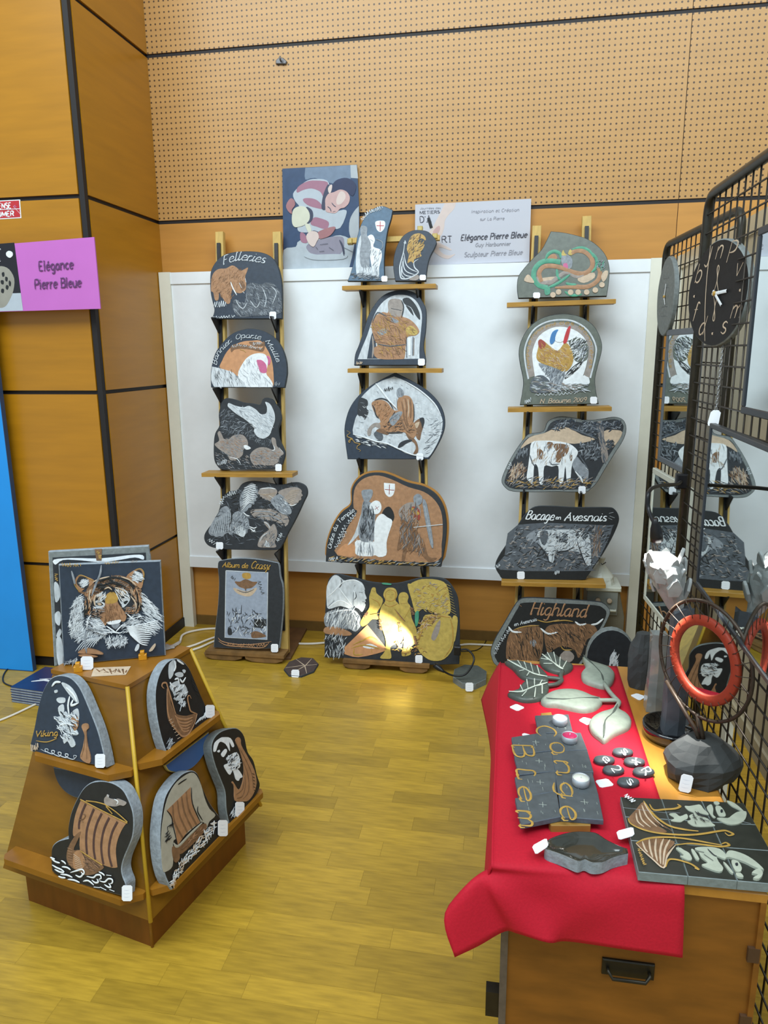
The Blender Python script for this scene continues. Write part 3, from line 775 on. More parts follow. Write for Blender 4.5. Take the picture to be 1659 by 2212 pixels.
S.hatch('fur_strokes', [grey_r, dgrey_r, grey_r, slate_blue], '700,640 760,605 850,620 900,600 980,620 1015,660 1045,720 1046,900 900,925 760,935 640,945 575,880 565,800 600,770 660,810 700,760', 260, 42, -50, 7, 45)
S.line('boars', silver, '600,770 620,820 670,860 710,800|740,780 800,850 840,790|580,860 650,940|860,650 900,760 880,850|950,640 1000,700 960,820', 8)
S.text('lettering', silver, 'Felleries', '475,425 640,380 880,408', 82, 9, .45)
S.scrib('lettering', silver, '375,850 500,835', 60, 6, 7).scrib('lettering', silver, '368,958 590,945', 26, 9, 6).done()
S.price('white price tag on the brown bear slate, topmost of the left rack', 965, 928, 68, 76)

S = Slate('engraved_slate', 'domed slate with a copper arch, white heap and pink cup on the left rack', RS, A3b,
  '102,955* 98,800 110,660 160,480 260,330 400,200 560,140 690,130 850,165 1000,260 1100,400 1155,560 1170,700 1165,800 1135,958*', face=slate_blue)
S.fill('arch', orange_r, '235,690 260,580 330,450 430,360 560,310 680,300 800,300 880,400 940,520 975,680 985,900 960,950* 700,950* 450,780')
S.fill('heap', white_r, '480,790 560,600 650,510 760,475 860,490 900,560 900,640 880,760 930,830 970,900 968,952* 600,952*')
S.hatch('chisel_strokes', [grey_r, white_r, silver], '500,780 570,620 660,540 740,560 820,760 940,860 960,940 600,940', 170, 70, -65, 6, 30)
S.fill('snow_bank', silver, '118,662* 240,690 400,740 480,810 560,880 600,950* 150,950* 106,850')
S.hatch('chisel_strokes', [black_r, white_r, white_r], '125,680 240,700 400,750 480,820 570,930 160,940 115,850', 120, 80, 110, 6, 25)
S.fill('cup', pink_r, '745,580 780,568 825,578 880,640 885,740 835,755 800,740 775,690')
S.line('cup_handle', pink_r, '890,515 925,560 915,640', 34)
S.fill('ribbon', brown_r, '385,375 470,345 600,360 720,395 830,400 835,310 862,335 835,450 700,430 560,410 440,420 390,460')
S.fill('ribbon', brown_r, '640,315 820,330 825,375 700,375').scrib('lettering', silver, '400,400 520,378 820,425', 38, 14, 6).scrib('lettering', silver, '690,362 815,345', 40, 5, 6)
S.line('ribbon', gold_r, '510,425 560,435 595,465', 10)
S.text('lettering', silver, 'Bannier:', '185,640 225,490 410,300', 62, 9, .35).text('lettering', silver, 'Oporte', '455,285 600,258 800,282', 66, 9, .35)
S.text('lettering', silver, 'Maille', '870,310 950,430 1030,600', 62, 9, .35).scrib('lettering', grey_r, '990,930 1070,930', 60, 5, 6).done()

S = Slate('engraved_slate', 'dark slate with a white dove above two rabbits, third on the left rack', RS, A3b,
  '275,1130 330,1105 430,1120 560,1165 700,1180 790,1195 830,1120 890,1098 960,1120 1010,1190 1060,1260 1085,1370 1075,1450 1045,1540 1060,1680 1110,1790 1140,1880 1120,1980 1080,2060 1000,2105 700,2112 400,2115 260,2110 190,2060 145,1960 140,1750 160,1600 220,1490 210,1350 230,1230', face=slate)
S.hatch('leaf_strokes', [dgrey_r, dgrey_r, grey_r], '240,1240 340,1270 500,1400 680,1520 720,1600 900,1680 1000,1700 900,1790 620,1660 400,1640 230,1580 250,1450', 260, 60, 30, 9, 60)
S.hatch('grass_strokes', [dgrey_r, grey_r, taupe_r, slate_black], '160,1850 300,1850 480,1960 660,1900 1100,1920 1040,2060 900,2095 300,2095 190,2030', 220, 46, -25, 8, 25)
S.fill('rabbits', taupe_r, '155,1750 220,1700 195,1600 230,1570 265,1640 290,1680 360,1680 400,1640 480,1615 560,1630 615,1700 620,1780 560,1830 550,1900 480,1960 380,1980 330,1900 240,1840 190,1800')
S.fill('rabbits', taupe_r, '650,1930 690,1850 780,1800 880,1800 960,1830 990,1810 955,1720 960,1660 1010,1680 1030,1780 1100,1840 1125,1890 1070,1930 1050,2000 960,2050 800,2040 700,2040')
S.fill('rabbits', white_r, '560,1780 600,1765 665,1810 600,1830').line('rabbits', white_r, '960,1840 1000,1830 980,1770|1060,1800 1120,1870|370,1940 470,1960 520,2030', 10)
S.hatch('fur_strokes', [taupe_r, grey_r, copper], '180,1740 300,1690 480,1630 600,1720 540,1880 400,1960 300,1860', 160, 40, -35, 6).hatch('fur_strokes', [taupe_r, grey_r, copper], '680,1920 780,1820 880,1810 1080,1860 1040,1980 900,2030 720,2020', 150, 40, -20, 6)
S.fill('dove', silver, '355,1175 440,1210 560,1235 640,1215 740,1270 800,1330 880,1320 890,1230 865,1160 930,1185 975,1260 1000,1340 1000,1430 960,1540 930,1620 880,1660 830,1675 760,1650 710,1580 715,1540 745,1520 640,1450 560,1390 450,1320 380,1260 340,1220')
S.hatch('feather_strokes', [white_r, silver, grey_r], '380,1210 560,1240 740,1290 800,1340 960,1340 980,1430 920,1600 780,1620 640,1430 450,1310', 170, 80, -35, 6, 25)
S.line('feather_strokes', white_r, '345,1185 400,1215|340,1215 390,1240|870,1165 900,1230|885,1200 900,1260', 14).scrib('lettering', silver, '190,2050 330,2020', 60, 6, 7).done()
S.price('white price tag on the dove and rabbits slate', 1052, 2082, 88, 100)

S = Slate('engraved_slate', 'dark slant-sided slate carved with owls in flight, fourth on the left rack', RS, A4,
  '260,920 300,850 360,780 400,670 420,590 480,520 560,505 610,445 700,420 830,435 960,455 1060,435 1130,435 1190,470 1205,540 1170,620 1110,750 1030,900 970,1020 920,1055 700,1055 470,1050 330,1030 270,985', face=slate)
OC = (430, 1030, 3.967); S.crop = OC
S.hatch('leaf_strokes', [dgrey_r, slate_black, dgrey_r], '210,180 330,130 480,60 860,70 780,330 680,570 200,590 100,520', 240, 56, -20, 9, 60)
S.fill('branch', taupe_r, '440,290 520,275 620,275 690,310 772,350 742,425 650,380 580,370 480,350').line('branch', grey_r, '460,300 600,300 700,350|500,340 620,340 720,390', 9)
S.fill('owl_wing', grey_r, '350,180 370,130 410,80 450,52 475,62 482,80 500,84 498,100 512,112 502,126 510,144 496,154 504,174 488,184 492,206 474,212 474,234 454,240 446,262 424,268 412,290 385,300 360,290 350,240')
S.line('feather_strokes', white_r, '|'.join('%d,%d %d,%d %d,%d' % (368 + k * 2, 285 - k * 21, 425 + k * 4, 225 - k * 17, 482 + k * 2 - abs(k - 5) * 3, 215 - k * 16) for k in range(10)), 8).line('feather_strokes', dgrey_r, '|'.join('%d,%d %d,%d' % (380 + k * 2, 265 - k * 20, 470 + k * 3, 205 - k * 15) for k in range(9)), 6)
S.fill('owl', grey_r, '82,470 100,420 150,330 190,270 235,250 265,280 282,330 300,310 345,290 385,300 420,350 432,420 440,445 418,450 415,480 400,490 382,522 365,505 330,495 290,480 285,500 262,492 250,480 222,492 205,512 180,508 150,516 125,505 100,500')
S.fill('owl', silver, '300,462 350,425 392,440 402,470 380,515 332,495').line('feather_strokes', silver, '|'.join('%d,%d %d,%d' % (110 + k * 20, 490 - k * 3, 150 + k * 15, 370 - k * 12) for k in range(9)), 9).line('feather_strokes', dgrey_r, '|'.join('%d,%d %d,%d' % (120 + k * 20, 480 - k * 3, 155 + k * 15, 385 - k * 10) for k in range(9)), 6)
S.hatch('feather_strokes', [silver, grey_r, dgrey_r], '270,340 380,310 425,420 390,500 300,470', 70, 26, 60, 6, 30).line('owl', white_r, '380,305 410,330 435,335|430,425 470,440 495,430|435,440 470,465 480,450|450,470 490,470', 9).line('feather_strokes', slate_black, '265,280 282,340 262,430|395,320 420,360|150,340 180,290', 8)
S.fill('second_owl', taupe_r, '505,142 518,112 540,95 600,92 650,98 672,128 655,165 640,185 622,212 600,205 590,198 572,196 562,186 545,184 540,172 524,168 522,154').fill('second_owl', taupe_r, '678,132 740,100 820,88 862,100 882,122 878,140 890,160 876,172 876,196 858,204 850,222 830,226 815,244 790,246 760,212 720,182').fill('second_owl', grey_r, '612,205 660,160 700,150 750,200 782,262 795,300 780,322 750,318 720,322 690,300 655,268')
S.line('feather_strokes', tan_r, '|'.join('%d,%d %d,%d' % (720 + k * 8, 190 - k * 9, 800 + k * 8, 240 - k * 16) for k in range(9)), 9).line('feather_strokes', tan_r, '|'.join('%d,%d %d,%d' % (660 - k * 12, 130 + k * 3, 610 - k * 12, 195 - k * 7) for k in range(8)), 8).line('second_owl', white_r, '520,105 600,95 660,105|600,160 640,185|770,235 800,248 840,230|690,300 760,330', 7).hatch('feather_strokes', [silver, grey_r, dgrey_r], '640,200 720,170 780,280 720,310 660,260', 60, 26, -40, 6, 30)
S.fill('rabbit', taupe_r, '508,598 512,550 525,520 560,482 600,452 575,420 556,388 572,382 598,400 615,425 635,405 652,412 668,455 668,510 650,560 662,602 585,606').fill('rabbit', silver, '560,590 572,545 600,565 612,600').hatch('fur_strokes', [grey_r, taupe_r, dgrey_r], '525,590 550,500 620,460 660,500 640,590', 70, 30, 65, 5, 25).line('rabbit', silver, '560,388 590,405 610,440|640,410 655,450|520,560 545,510 590,480', 7)
S.scrib('lettering', silver, '200,245 225,180 330,140', 34, 10, 5).scrib('lettering', silver, '680,560 720,490', 30, 5, 5).scrib('lettering', silver, '75,545 145,585', 40, 4, 5); S.crop = A4
S.done()
S.price('white price tag on the owl slate of the left rack', 402, 1016, 66, 66)

S = Slate('engraved_slate', 'tall black slate with a silver picture panel, lowest on the left rack', RS, A4,
  '385,1180 440,1145 600,1130 760,1140 900,1165 945,1185 960,1300 985,1400 985,1600 970,1780 950,1958* 640,1965 345,1950* 360,1780 385,1560 395,1350', face=slate, edge=slate_edge)
panelg = M('engraved_panel', (150, 160, 178), .5, 60, .12, .15)
S.fill('picture_panel', panelg, '460,1245* 845,1262* 838,1878* 450,1858*', False).line('picture_panel', silver, '460,1245 845,1262 838,1878 450,1858 460,1245', 8, False, False)
S.fill('sun_disc', gold_r, '615,1268 680,1268 688,1312 645,1322 612,1305').fill('bird_tail', tan_r, '530,1400 640,1435 745,1400 700,1470 640,1480 560,1450')
S.fill('bird', brown_r, '540,1345 590,1345 640,1322 700,1345 750,1350 700,1400 650,1410 640,1430 630,1410 580,1390').line('chisel_strokes', dgrey_r, '645,1380 645,1450|560,1420 640,1445 720,1415', 7)
S.hatch('chisel_strokes', [dgrey_r, slate, white_r], '470,1620 560,1580 620,1640 720,1600 830,1700 830,1830 560,1830 480,1820', 120, 40, 80, 7, 60)
S.line('chisel_strokes', slate, '550,1590 550,1640 600,1640 605,1560|700,1600 740,1640 790,1640|720,1690 720,1760 800,1770 805,1690|640,1750 640,1820|590,1760 690,1775', 9, False)
S.fill('cottage', slate_black, '720,1690 800,1690 800,1770 725,1765', False).fill('cottage#2', slate, '480,1770 510,1780 515,1830 480,1830').fill('cottage#3', slate, '805,1690 832,1690 832,1750 805,1755', False)
S.fill('mound', brown_r, '695,1815 730,1800 770,1810 830,1845 760,1860 700,1860').scrib('chisel_strokes', dgrey_r, '500,1310 540,1330', 30, 3, 5).scrib('chisel_strokes', dgrey_r, '750,1340 790,1460', 30, 5, 5)
S.text('lettering', gold_r, 'Album de', '430,1210 660,1220', 42, 8, .3).text('lettering', gold_r, 'Crosy', '690,1222 855,1235', 66, 9, .3)
S.line('banner', copper, '390,1860 430,1895 560,1920 720,1920 880,1895|395,1890 470,1930 640,1945 800,1950 860,1900', 9).scrib('banner', copper, '470,1930 640,1945 840,1935', 34, 16, 6).done()
S.price('white price tag on the tall black slate low on the left rack', 907, 1956, 66, 76)

# --- middle rack
S = Slate('engraved_slate', 'pale blue curved slate with a knight and white horse', RS, A5,
  '312,828* 345,740 380,600 400,430 440,290 500,180 580,125 660,112 745,150* 730,230 700,330 680,450 665,600 665,740 672,828*', face=slate_sky)
S.fill('shield', white_r, '580,262 625,250 668,258 672,300 655,340 625,360 595,340 582,300').line('shield', red_r, '625,258 625,350|590,300 662,300', 18, False)
S.fill('horse', white_r, '495,420 530,385 560,395 575,440 560,500 630,530 640,600 615,700 612,780 570,775 545,700 525,580 500,480')
S.fill('knight', silver, '400,560 425,420 450,400 440,600 470,690 560,700 605,770 500,785 412,785 392,680')
S.fill('knight', grey_r, '435,320 470,300 502,320 500,390 530,450 540,540 525,600 520,690 445,690 430,560 445,450')
S.hatch('chisel_strokes', [white_r, silver, grey_r], '420,690 610,700 610,775 420,780', 60, 60, 90, 6, 10).hatch('chisel_strokes', [grey_r, white_r], '530,520 630,560 600,700 560,680', 40, 40, 70, 6)
S.line('horse', grey_r, '580,430 640,450 650,500 620,540|530,430 560,450', 7).hatch('chisel_strokes', [grey_r, dgrey_r], '330,800 360,740 660,790 665,820', 60, 40, 10, 8)
S.scrib('lettering', silver, '455,255 520,180 650,132', 30, 12, 5).scrib('lettering', silver, '470,230 540,175 640,150', 20, 8, 4).done()
S.price('white price tag on the pale blue knight slate', 665, 806, 58, 54)
S = Slate('engraved_slate', 'blue kidney-shaped slate with a gold warrior face, top right of the middle rack', RS, A5,
  '768,828* 750,700 755,600 790,480 850,390 930,345 1010,340 1090,360 1160,440 1150,500 1100,600 1075,700 1062,828*', face=slate_blue)
S.fill('face', gold_r, '905,430 940,385 1000,372 1050,400 1060,440 1020,420 985,450 1050,480 1010,560 1020,590 950,620 950,665 920,640 885,655 900,580 880,520')
S.hatch('chisel_strokes', [gold_r, brown_r, slate_blue], '900,430 1000,380 1050,470 1000,590 900,640', 70, 36, 60, 8, 40)
S.line('boat', silver, '862,440 868,470 850,460|860,445 850,540 830,620 812,700 820,790 850,808 900,800 990,748 955,700 948,650 990,620', 12).line('boat', silver, '845,600 850,690 880,740 960,770|838,640 835,730 870,775 930,785|852,560 870,660 910,710 985,745|828,690 830,770 860,800', 10)
S.fill('boat', taupe_r, '900,810 980,770 1000,800 960,822').done()
S.price('white price tag on the blue boat slate', 1032, 794, 60, 52)
S = Slate('engraved_slate', 'arch-shaped slate of a copper armoured knight leaning on a sword', RS, A5,
  '375,1632* 385,1530 420,1440 470,1290 510,1160 580,1040 660,960 760,920 880,915 970,950 1035,1030 1065,1120 1060,1300 1040,1450 1060,1570 1055,1632*', face=slate_blue)
S.fill('ground', silver, '410,1575* 450,1470 500,1350 540,1230 590,1110 660,1020 760,965 880,965 960,1010 1010,1090 1025,1180 1010,1350 1000,1470 1000,1572*').fill('ground', slate_blue, '410,1580* 990,1570* 1000,1628* 480,1630*', False)
S.fill('plume', slate, '840,1000 900,990 960,1050 1000,1130 1005,1200 960,1150 920,1080 860,1050').fill('plume', slate, '870,1060 920,1090 945,1160 900,1110')
S.fill('knight', slate_blue, '500,1570* 540,1350 570,1340 600,1570*').line('knight', taupe_r, '550,1350 560,1460 550,1565', 16)
S.fill('knight', copper, '540,1250 570,1170 650,1125 700,1130 705,1040 740,1000 830,1015 840,1090 830,1160 900,1190 960,1240 1000,1310 960,1350 890,1360 870,1440 860,1555 820,1575 600,1568 560,1480 600,1440 570,1380')
S.fill('knight', taupe_r, '700,1040 740,998 832,1012 842,1090 815,1170 720,1150').fill('knight', grey_r, '720,1170 790,1200 800,1230 740,1220').fill('knight', grey_r, '600,1310 680,1280 700,1310 630,1350')
S.hatch('chisel_strokes', [copper, brown_r, gold_r], '550,1250 650,1140 840,1170 980,1300 880,1360 860,1540 620,1550 580,1380', 230, 60, -40, 7, 45)
S.fill('knight', yellow_r, '870,1290 920,1255 985,1310 960,1345 890,1340').line('knight', dgrey_r, '730,1090 830,1110|600,1430 720,1450 870,1435|690,1170 600,1130 550,1230', 11).line('plume', slate, '830,1015 850,1080 830,1180', 10)
S.fill('sword', white_r, '888,1370* 920,1370* 915,1540* 897,1540*', False).line('sword', slate_blue, '940,1360 935,1540|875,1360 880,1560', 16).line('sword', brown_r, '950,1370 945,1540', 12).scrib('lettering', tan_r, '395,1625 455,1620', 30, 5, 5).done()
S.price('white price tag on the arch-shaped knight slate', 1019, 1602, 66, 66)
S = Slate('engraved_slate', 'pointed-top slate of a knight charging on a copper horse, third on the middle rack', RS, PX,
  '750.8,992* 745.5,952 744.4,920 754.6,883 775,854 806.6,829 854,804.3* 906,831.4 935.4,854 953.5,879 961,906 958,934 942,968 926,992*', face=slate_blue)
HC = (740, 800, 4.139); S.crop = HC
S.fill('ground', silver, '165,245 300,120 460,55* 560,95 700,180 820,290 880,400 895,480 870,600 810,720 760,778 700,765 640,755 560,740 500,700 400,660 300,640 200,610 95,570 110,450 135,395 190,350 225,300 215,260')
S.hatch('chisel_strokes', [white_r, silver, grey_r], '120,560 170,260 460,80 800,300 870,450 800,700 560,720 300,620', 200, 34, -25, 5, 25).hatch('chisel_strokes', [grey_r, white_r, dgrey_r], '800,450 890,440 870,600 760,770 720,740', 60, 46, 25, 5, 12)
S.fill('tree', slate, '150,252 215,262 228,300 215,340 234,370 202,440 175,410 135,395').hatch('grass_strokes', [slate, dgrey_r, white_r], '100,580 300,620 430,660 380,690 160,670', 70, 40, -12, 8, 16)
S.fill('cloak', brown_r, '640,470 690,430 725,425 732,470 705,560 690,625 660,600 650,540').fill('cloak', slate, '688,432 725,424 732,470 712,520 705,478').fill('cloak', tan_r, '645,480 690,460 665,520')
S.fill('hind_leg', brown_r, '560,545 620,590 662,640 678,700 668,742 632,746 655,700 642,652 590,612').fill('hind_leg', slate, '612,618 560,625 512,650 495,692 532,682 575,652 620,632')
S.fill('horse', copper, '330,470 400,440 470,360 540,380 600,420 640,470 662,545 650,590 620,605 560,556 480,556 400,562 340,530')
S.fill('horse', copper, '260,300 282,275 350,264 402,290 440,340 468,368 430,430 400,472 350,472 330,430 292,385 272,345').fill('foreleg', taupe_r, '335,478 290,470 246,500 222,545 230,584 252,575 266,522 300,503 335,530').fill('foreleg', dgrey_r, '296,548 322,540 362,582 350,628 308,612 280,572').fill('foreleg', brown_r, '300,540 350,520 410,560 400,575 340,560')
S.line('horse', slate, '285,268 350,252 415,280 455,350|268,310 285,345 300,400 325,430|400,560 470,558 540,556|470,370 430,440 400,480', 11).hatch('fur_strokes', [brown_r, orange_r, copper], '280,300 350,275 440,350 380,450 310,390', 60, 26, 60, 6, 30).hatch('fur_strokes', [brown_r, orange_r, copper, slate], '340,500 470,430 600,430 650,560 560,550 400,550', 90, 30, 20, 6, 40)
S.fill('knight', copper, '500,250 545,226 600,235 630,290 636,380 632,450 592,520 602,560 570,540 540,480 520,400 488,330').line('knight', brown_r, '560,250 575,330 570,420 590,500|605,260 612,340 608,430|530,280 545,360 555,440 585,520|510,400 560,520 610,560', 13).line('knight', tan_r, '585,255 592,330 588,420|545,260 558,340|520,420 545,500', 9).fill('helm', grey_r, '490,172 515,157 545,188 542,232 500,242 484,212').line('helm', slate, '500,190 510,230|530,185 532,225', 6)
S.fill('shield', grey_r, '420,432 495,372 538,380 475,478 440,492').line('shield', slate, '450,420 460,460|430,440 500,390', 6).line('spear', white_r, '298,118 350,180 410,260 490,345', 14).line('spear', brown_r, '430,290 480,350', 10).scrib('lettering', slate, '370,185 450,175', 34, 5, 5).scrib('lettering', gold_r, '40,540 60,640 110,640 140,740', 40, 5, 6)
S.line('knight', slate, '636,300 640,400 634,460|488,250 490,340', 7).line('ground', white_r, '95,572 200,600 300,635 400,655 500,700 620,752 720,768|560,98 700,185 820,295 880,400', 11); S.crop = PX
S.done(); S.price('white price tag on the charging horse slate', 907, 986.5, 15, 15)
# knights with a wooden backing
O2 = '90,1195* 100,1050 150,900 220,790 300,720 305,600 350,520 430,470 530,460 620,480 760,540 900,575 1000,640 1060,740 1085,880 1075,1050 1040,1238* 560,1222'
S = Slate('engraved_slate', 'copper-toned slate of two knights on an orange wooden backing', RS, A6, O2, face=slate)
back = M('backing_orange', (176, 120, 48), .5, 14, .15, .04)
mb = MB(); Pb = S.outline if parea(S.outline) > 0 else S.outline[::-1]
PB = []
for i in range(len(Pb)):
    a, c = np.array(Pb[i - 3]), np.array(Pb[(i + 3) % len(Pb)]); e = c - a; e /= np.linalg.norm(e) + 1e-9
    k = .010 if Pb[i][1] > min(p[1] for p in Pb) + .03 else 0.0
    PB.append(tuple(np.array(Pb[i]) + np.array([e[1], -e[0]]) * k))
mb.prism(RS, PB, -.036, -.0202); mb.build('backing_board', back, S.root)
S.fill('ground', copper, '320,750 325,610 370,535 440,495 530,485 640,520 770,580 900,620 990,690 1040,780 1055,900 1045,1050 1012,1190 700,1192 190,1145 230,1000 300,860 350,780').fill('ground', orange_r, '180,1130 250,1050 330,1060 330,1150')
S.fill('knight', silver, '270,1060 330,960 395,760 420,720 400,900 340,1000')
S.fill('shield', white_r, '570,545* 660,553* 660,600 645,645 615,662 585,640 572,600').line('shield', dkred_r, '616,560 614,640|578,600 655,606', 15, False)
S.fill('knight', white_r, '345,1020 490,1030 505,1140 350,1142 335,1080').fill('knight', grey_r, '400,700 450,700 500,760 495,880 485,1022 380,1022 360,920 380,820').fill('knight', grey_r, '385,615 430,600 475,605 475,650 445,700 405,692')
S.fill('shield', slate_black, '555,800 580,755 615,742 645,780 655,830 635,868 590,835').fill('shield', white_r, '500,860 550,800 600,830 640,862 612,960 592,1040 588,1142 500,1142 490,1000').fill('shield', white_r, '450,735 495,692 538,705 550,760 520,802 470,790').line('shield', dkred_r, '500,735 525,770|530,740 495,765', 8, False)
S.hatch('chisel_strokes', [grey_r, dgrey_r, slate], '390,710 490,760 480,1010 380,1000', 90, 50, 85, 8).hatch('chisel_strokes', [white_r, grey_r], '350,1030 490,1040 495,1130 350,1130', 40, 70, 90, 6, 8)
S.fill('second_knight', brown_r, '720,890 830,880 850,960 900,1030 935,1150 1005,1165 940,1192 865,1120 840,1110 760,1110 740,1182 718,1182 725,1080 680,1100 700,980')
S.fill('second_knight', taupe_r, '700,760 760,712 830,710 872,760 862,840 800,872 730,850 695,812').fill('second_knight', grey_r, '815,660 850,635 885,660 882,710 850,730 820,712').fill('second_knight', dkred_r, '800,742 862,765 862,850 812,822').fill('second_knight', gold_r, '795,745 860,790 850,810 800,790')
S.hatch('chisel_strokes', [brown_r, dgrey_r, copper, taupe_r], '705,770 830,715 860,850 840,960 900,1040 900,1130 760,1100 700,1080', 180, 60, 80, 8, 35)
S.fill('sword', grey_r, '888,712 925,722 978,1050 950,1042').line('sword', silver, '815,912 1055,888', 18).line('sword', silver, '905,730 965,1045', 7)
S.hatch('grass_strokes', [slate, gold_r, grey_r], '140,1150 700,1195 1010,1195 1020,1225 600,1215 130,1190', 120, 40, 15, 9)
S.text('lettering', silver, 'Ordre du Temple', '135,1090 200,890 330,780', 32, 6, .2, .3).scrib('lettering', silver, '180,1090 250,930 350,800', 28, 13, 5).scrib('lettering', silver, '200,1060 270,950', 20, 6, 4).scrib('lettering', silver, '115,1185 190,1180', 30, 4, 6).done()
# Egypt
S = Slate('engraved_slate', 'wide lamp-lit slate with pharaoh, pyramid and gold figures, lowest on the middle rack', RS, A6,
  '80,1985* 85,1620 100,1400 130,1320 200,1300 330,1330 480,1365 650,1375 760,1355 860,1330 980,1325 1080,1345 1150,1430 1185,1540 1195,1800 1190,2040* 900,2045 600,2010', face=slate)
EC = (690, 1230, 3.071); S.crop = EC
S.fill('pharaoh', silver, '48,215 50,110 88,45 120,40 142,56 170,74 230,66 282,88 302,132 290,130 240,100 226,150 226,262 140,242 62,262').fill('pharaoh', silver, '240,100 285,104 300,140 302,160 314,192 303,200 308,214 300,222 306,238 286,282 262,262 230,240 225,160').fill('pharaoh', grey_r, '40,292 120,266 222,264 262,302 278,360 242,412 200,395 150,392 92,380 38,372')
S.line('pharaoh', white_r, '140,60 128,110 60,180|130,120 150,150 225,250|128,112 170,78 240,72 290,110|62,250 140,205 225,255|226,140 238,165 228,195|285,140 300,145|50,300 130,275 215,270 260,305|210,262 250,340 265,380', 7).line('pharaoh', slate, '142,62 150,90 130,125|226,150 226,258|262,150 288,155|285,214 304,215|238,150 245,180 232,200|100,205 60,245', 5)
S.hatch('chisel_strokes', [silver, grey_r, white_r, dgrey_r], '45,300 120,275 220,270 265,350 230,395 60,365', 110, 60, 70, 6, 20).fill('strip', copper, '38,385 100,380 160,395 215,425 180,440 40,425').hatch('chisel_strokes', [silver, grey_r, slate], '38,435 180,440 165,580 40,572', 120, 40, 75, 6, 40)
S.fill('pyramid', orange_r, '318,368* 442,520* 424,545 260,582 165,560* 168,515*').line('pyramid', gold_r, '222,500 285,472 345,448 388,470|212,522 290,502 380,520 400,528|232,525 232,565 290,562|345,520 350,555', 10).fill('pyramid', white_r, '288,512 335,492 386,516 335,526')
S.fill('left_figure', yellow_r, '340,150 350,122 372,122 380,158 420,195 412,240 380,290 392,330 350,330 318,362 285,378 272,350 300,300 332,250 330,185').fill('centre_figure', yellow_r, '424,168 440,130 470,120 505,130 518,170 505,205 530,235 548,300 562,400 545,480 500,495 470,520 478,585 440,592 402,585 432,545 442,480 420,400 398,330 410,250 438,208').fill('right_figure', yellow_r, '524,185 540,154 575,154 592,182 585,215 606,250 612,320 645,400 640,480 600,520 608,560 570,575 546,568 556,520 560,440 545,330 532,240')
S.line('centre_figure', gold_r, '440,150 440,195 470,208 502,195 506,150 470,132 440,150|455,165 465,165|480,165 492,165|470,180 480,190|430,225 470,245 520,225|500,260 530,310 560,345', 7).line('left_figure', gold_r, '350,140 372,145|345,190 390,215 400,245|340,300 400,290', 7).line('right_figure', gold_r, '545,180 575,180|540,225 590,225|600,260 560,330', 7).line('chisel_strokes', brown_r, '500,262 545,318 570,345|410,330 380,300|425,212 440,240|545,500 560,470', 8)
S.fill('throne', yellow_r, '585,102 605,95 622,84 680,64 780,68 842,100 866,200 866,292 800,302 740,276 682,262 640,292 612,200').fill('throne', yellow_r, '702,302 800,304 872,312 892,400 886,520 830,592 760,606 702,582 652,522 648,420 680,360').fill('throne', yellow_r, '882,320 916,318 912,400 894,480').fill('throne', taupe_r, '742,452 765,385 795,338 804,350 792,420 764,470')
S.hatch('chisel_strokes', [gold_r, taupe_r, yellow_r], '620,110 700,80 840,110 860,280 800,295 640,270', 130, 26, 15, 6, 60).hatch('chisel_strokes', [brown_r, gold_r, tan_r], '650,340 790,280 800,330 700,400 650,480', 90, 24, 30, 7, 60).hatch('chisel_strokes', [gold_r, brown_r], '420,520 640,500 720,540 700,590 560,560', 50, 22, 20, 6, 60)
S.line('throne', yellow_r, '|'.join('%d,%d %d,%d' % (838 + k * 3, 95 + k * 18, 870 + k * 4, 110 + k * 19) for k in range(11)), 6, False).line('throne', gold_r, '700,310 800,308 870,315|870,330 885,400 880,500 830,580|740,300 690,380 660,470', 8)
for q in ('395,330 400,400', '520,350 535,420', '500,480 530,515', '600,250 615,300', '620,440 640,500', '300,320 330,290'): S.scrib('lettering', brown_r, q, 26, 8, 4)
S.fill('beak', green_r, '415,90 440,88 478,95 470,102 425,98').fill('beak', green_r, '635,290 660,278 655,360 638,372'); S.crop = A6
S.done(); S.price('white price tag on the lamp-lit pharaoh slate', 858, 1998, 60, 66)

# --- right rack
S = Slate('engraved_slate', 'grey-green slate with a coiled green and copper serpent, topmost on the right rack', RS, A7,
  '345,842* 333,740 345,640 400,560 480,470 560,390 610,300 650,215* 760,225 880,250 1000,290 1100,360 1170,450 1200,560 1195,680 1175,822*', face=slate_green)
S.line('serpent', taupe_r, '540,680 640,700 720,640 800,600 900,640 1000,600|520,640 560,700 660,680', 36).fill('serpent', tan_r, '540,660 700,640 700,680 560,695').fill('serpent', tan_r, '900,660 1040,600 1060,650 960,700')
S.line('serpent', green_r, '740,505 640,490 550,512 495,580 492,660 540,722 620,745', 46, True, False).line('serpent', green_r, '600,480 625,430 680,402 735,425 742,470', 30)
S.line('serpent', green_r, '850,385 940,368 1010,400 1050,460|620,745 720,700 830,620|705,570 715,640 740,670|790,700 840,715 890,715|780,780 850,815 940,805', 26)
S.line('serpent', copper, '840,420 900,395 980,415 1035,480 1030,560 960,610 860,600 760,560 660,540 580,550 540,610 560,690', 42, True, False).line('serpent', copper, '1075,540 1110,600 1085,680 990,735 860,735 690,745', 42)
S.line('serpent', green_r, '1010,400 1075,470 1075,550 1030,600', 26).fill('serpent', copper, '615,480 640,440 690,430 710,470 660,480').fill('serpent', grey_r, '750,440 800,430 850,480 840,560 780,560 750,510').fill('serpent', pink_r, '765,525 800,515 810,560 780,570')
S.fill('serpent', yellow_r, '750,440 765,390 780,420 800,440').fill('serpent', yellow_r, '810,430 830,385 850,410 845,440').fill('serpent', tan_r, '400,680 435,620 480,665 490,700').fill('serpent', tan_r, '1120,640 1150,590 1185,590 1175,650 1140,690').fill('serpent', green_r, '590,760 640,745 640,800 600,812')
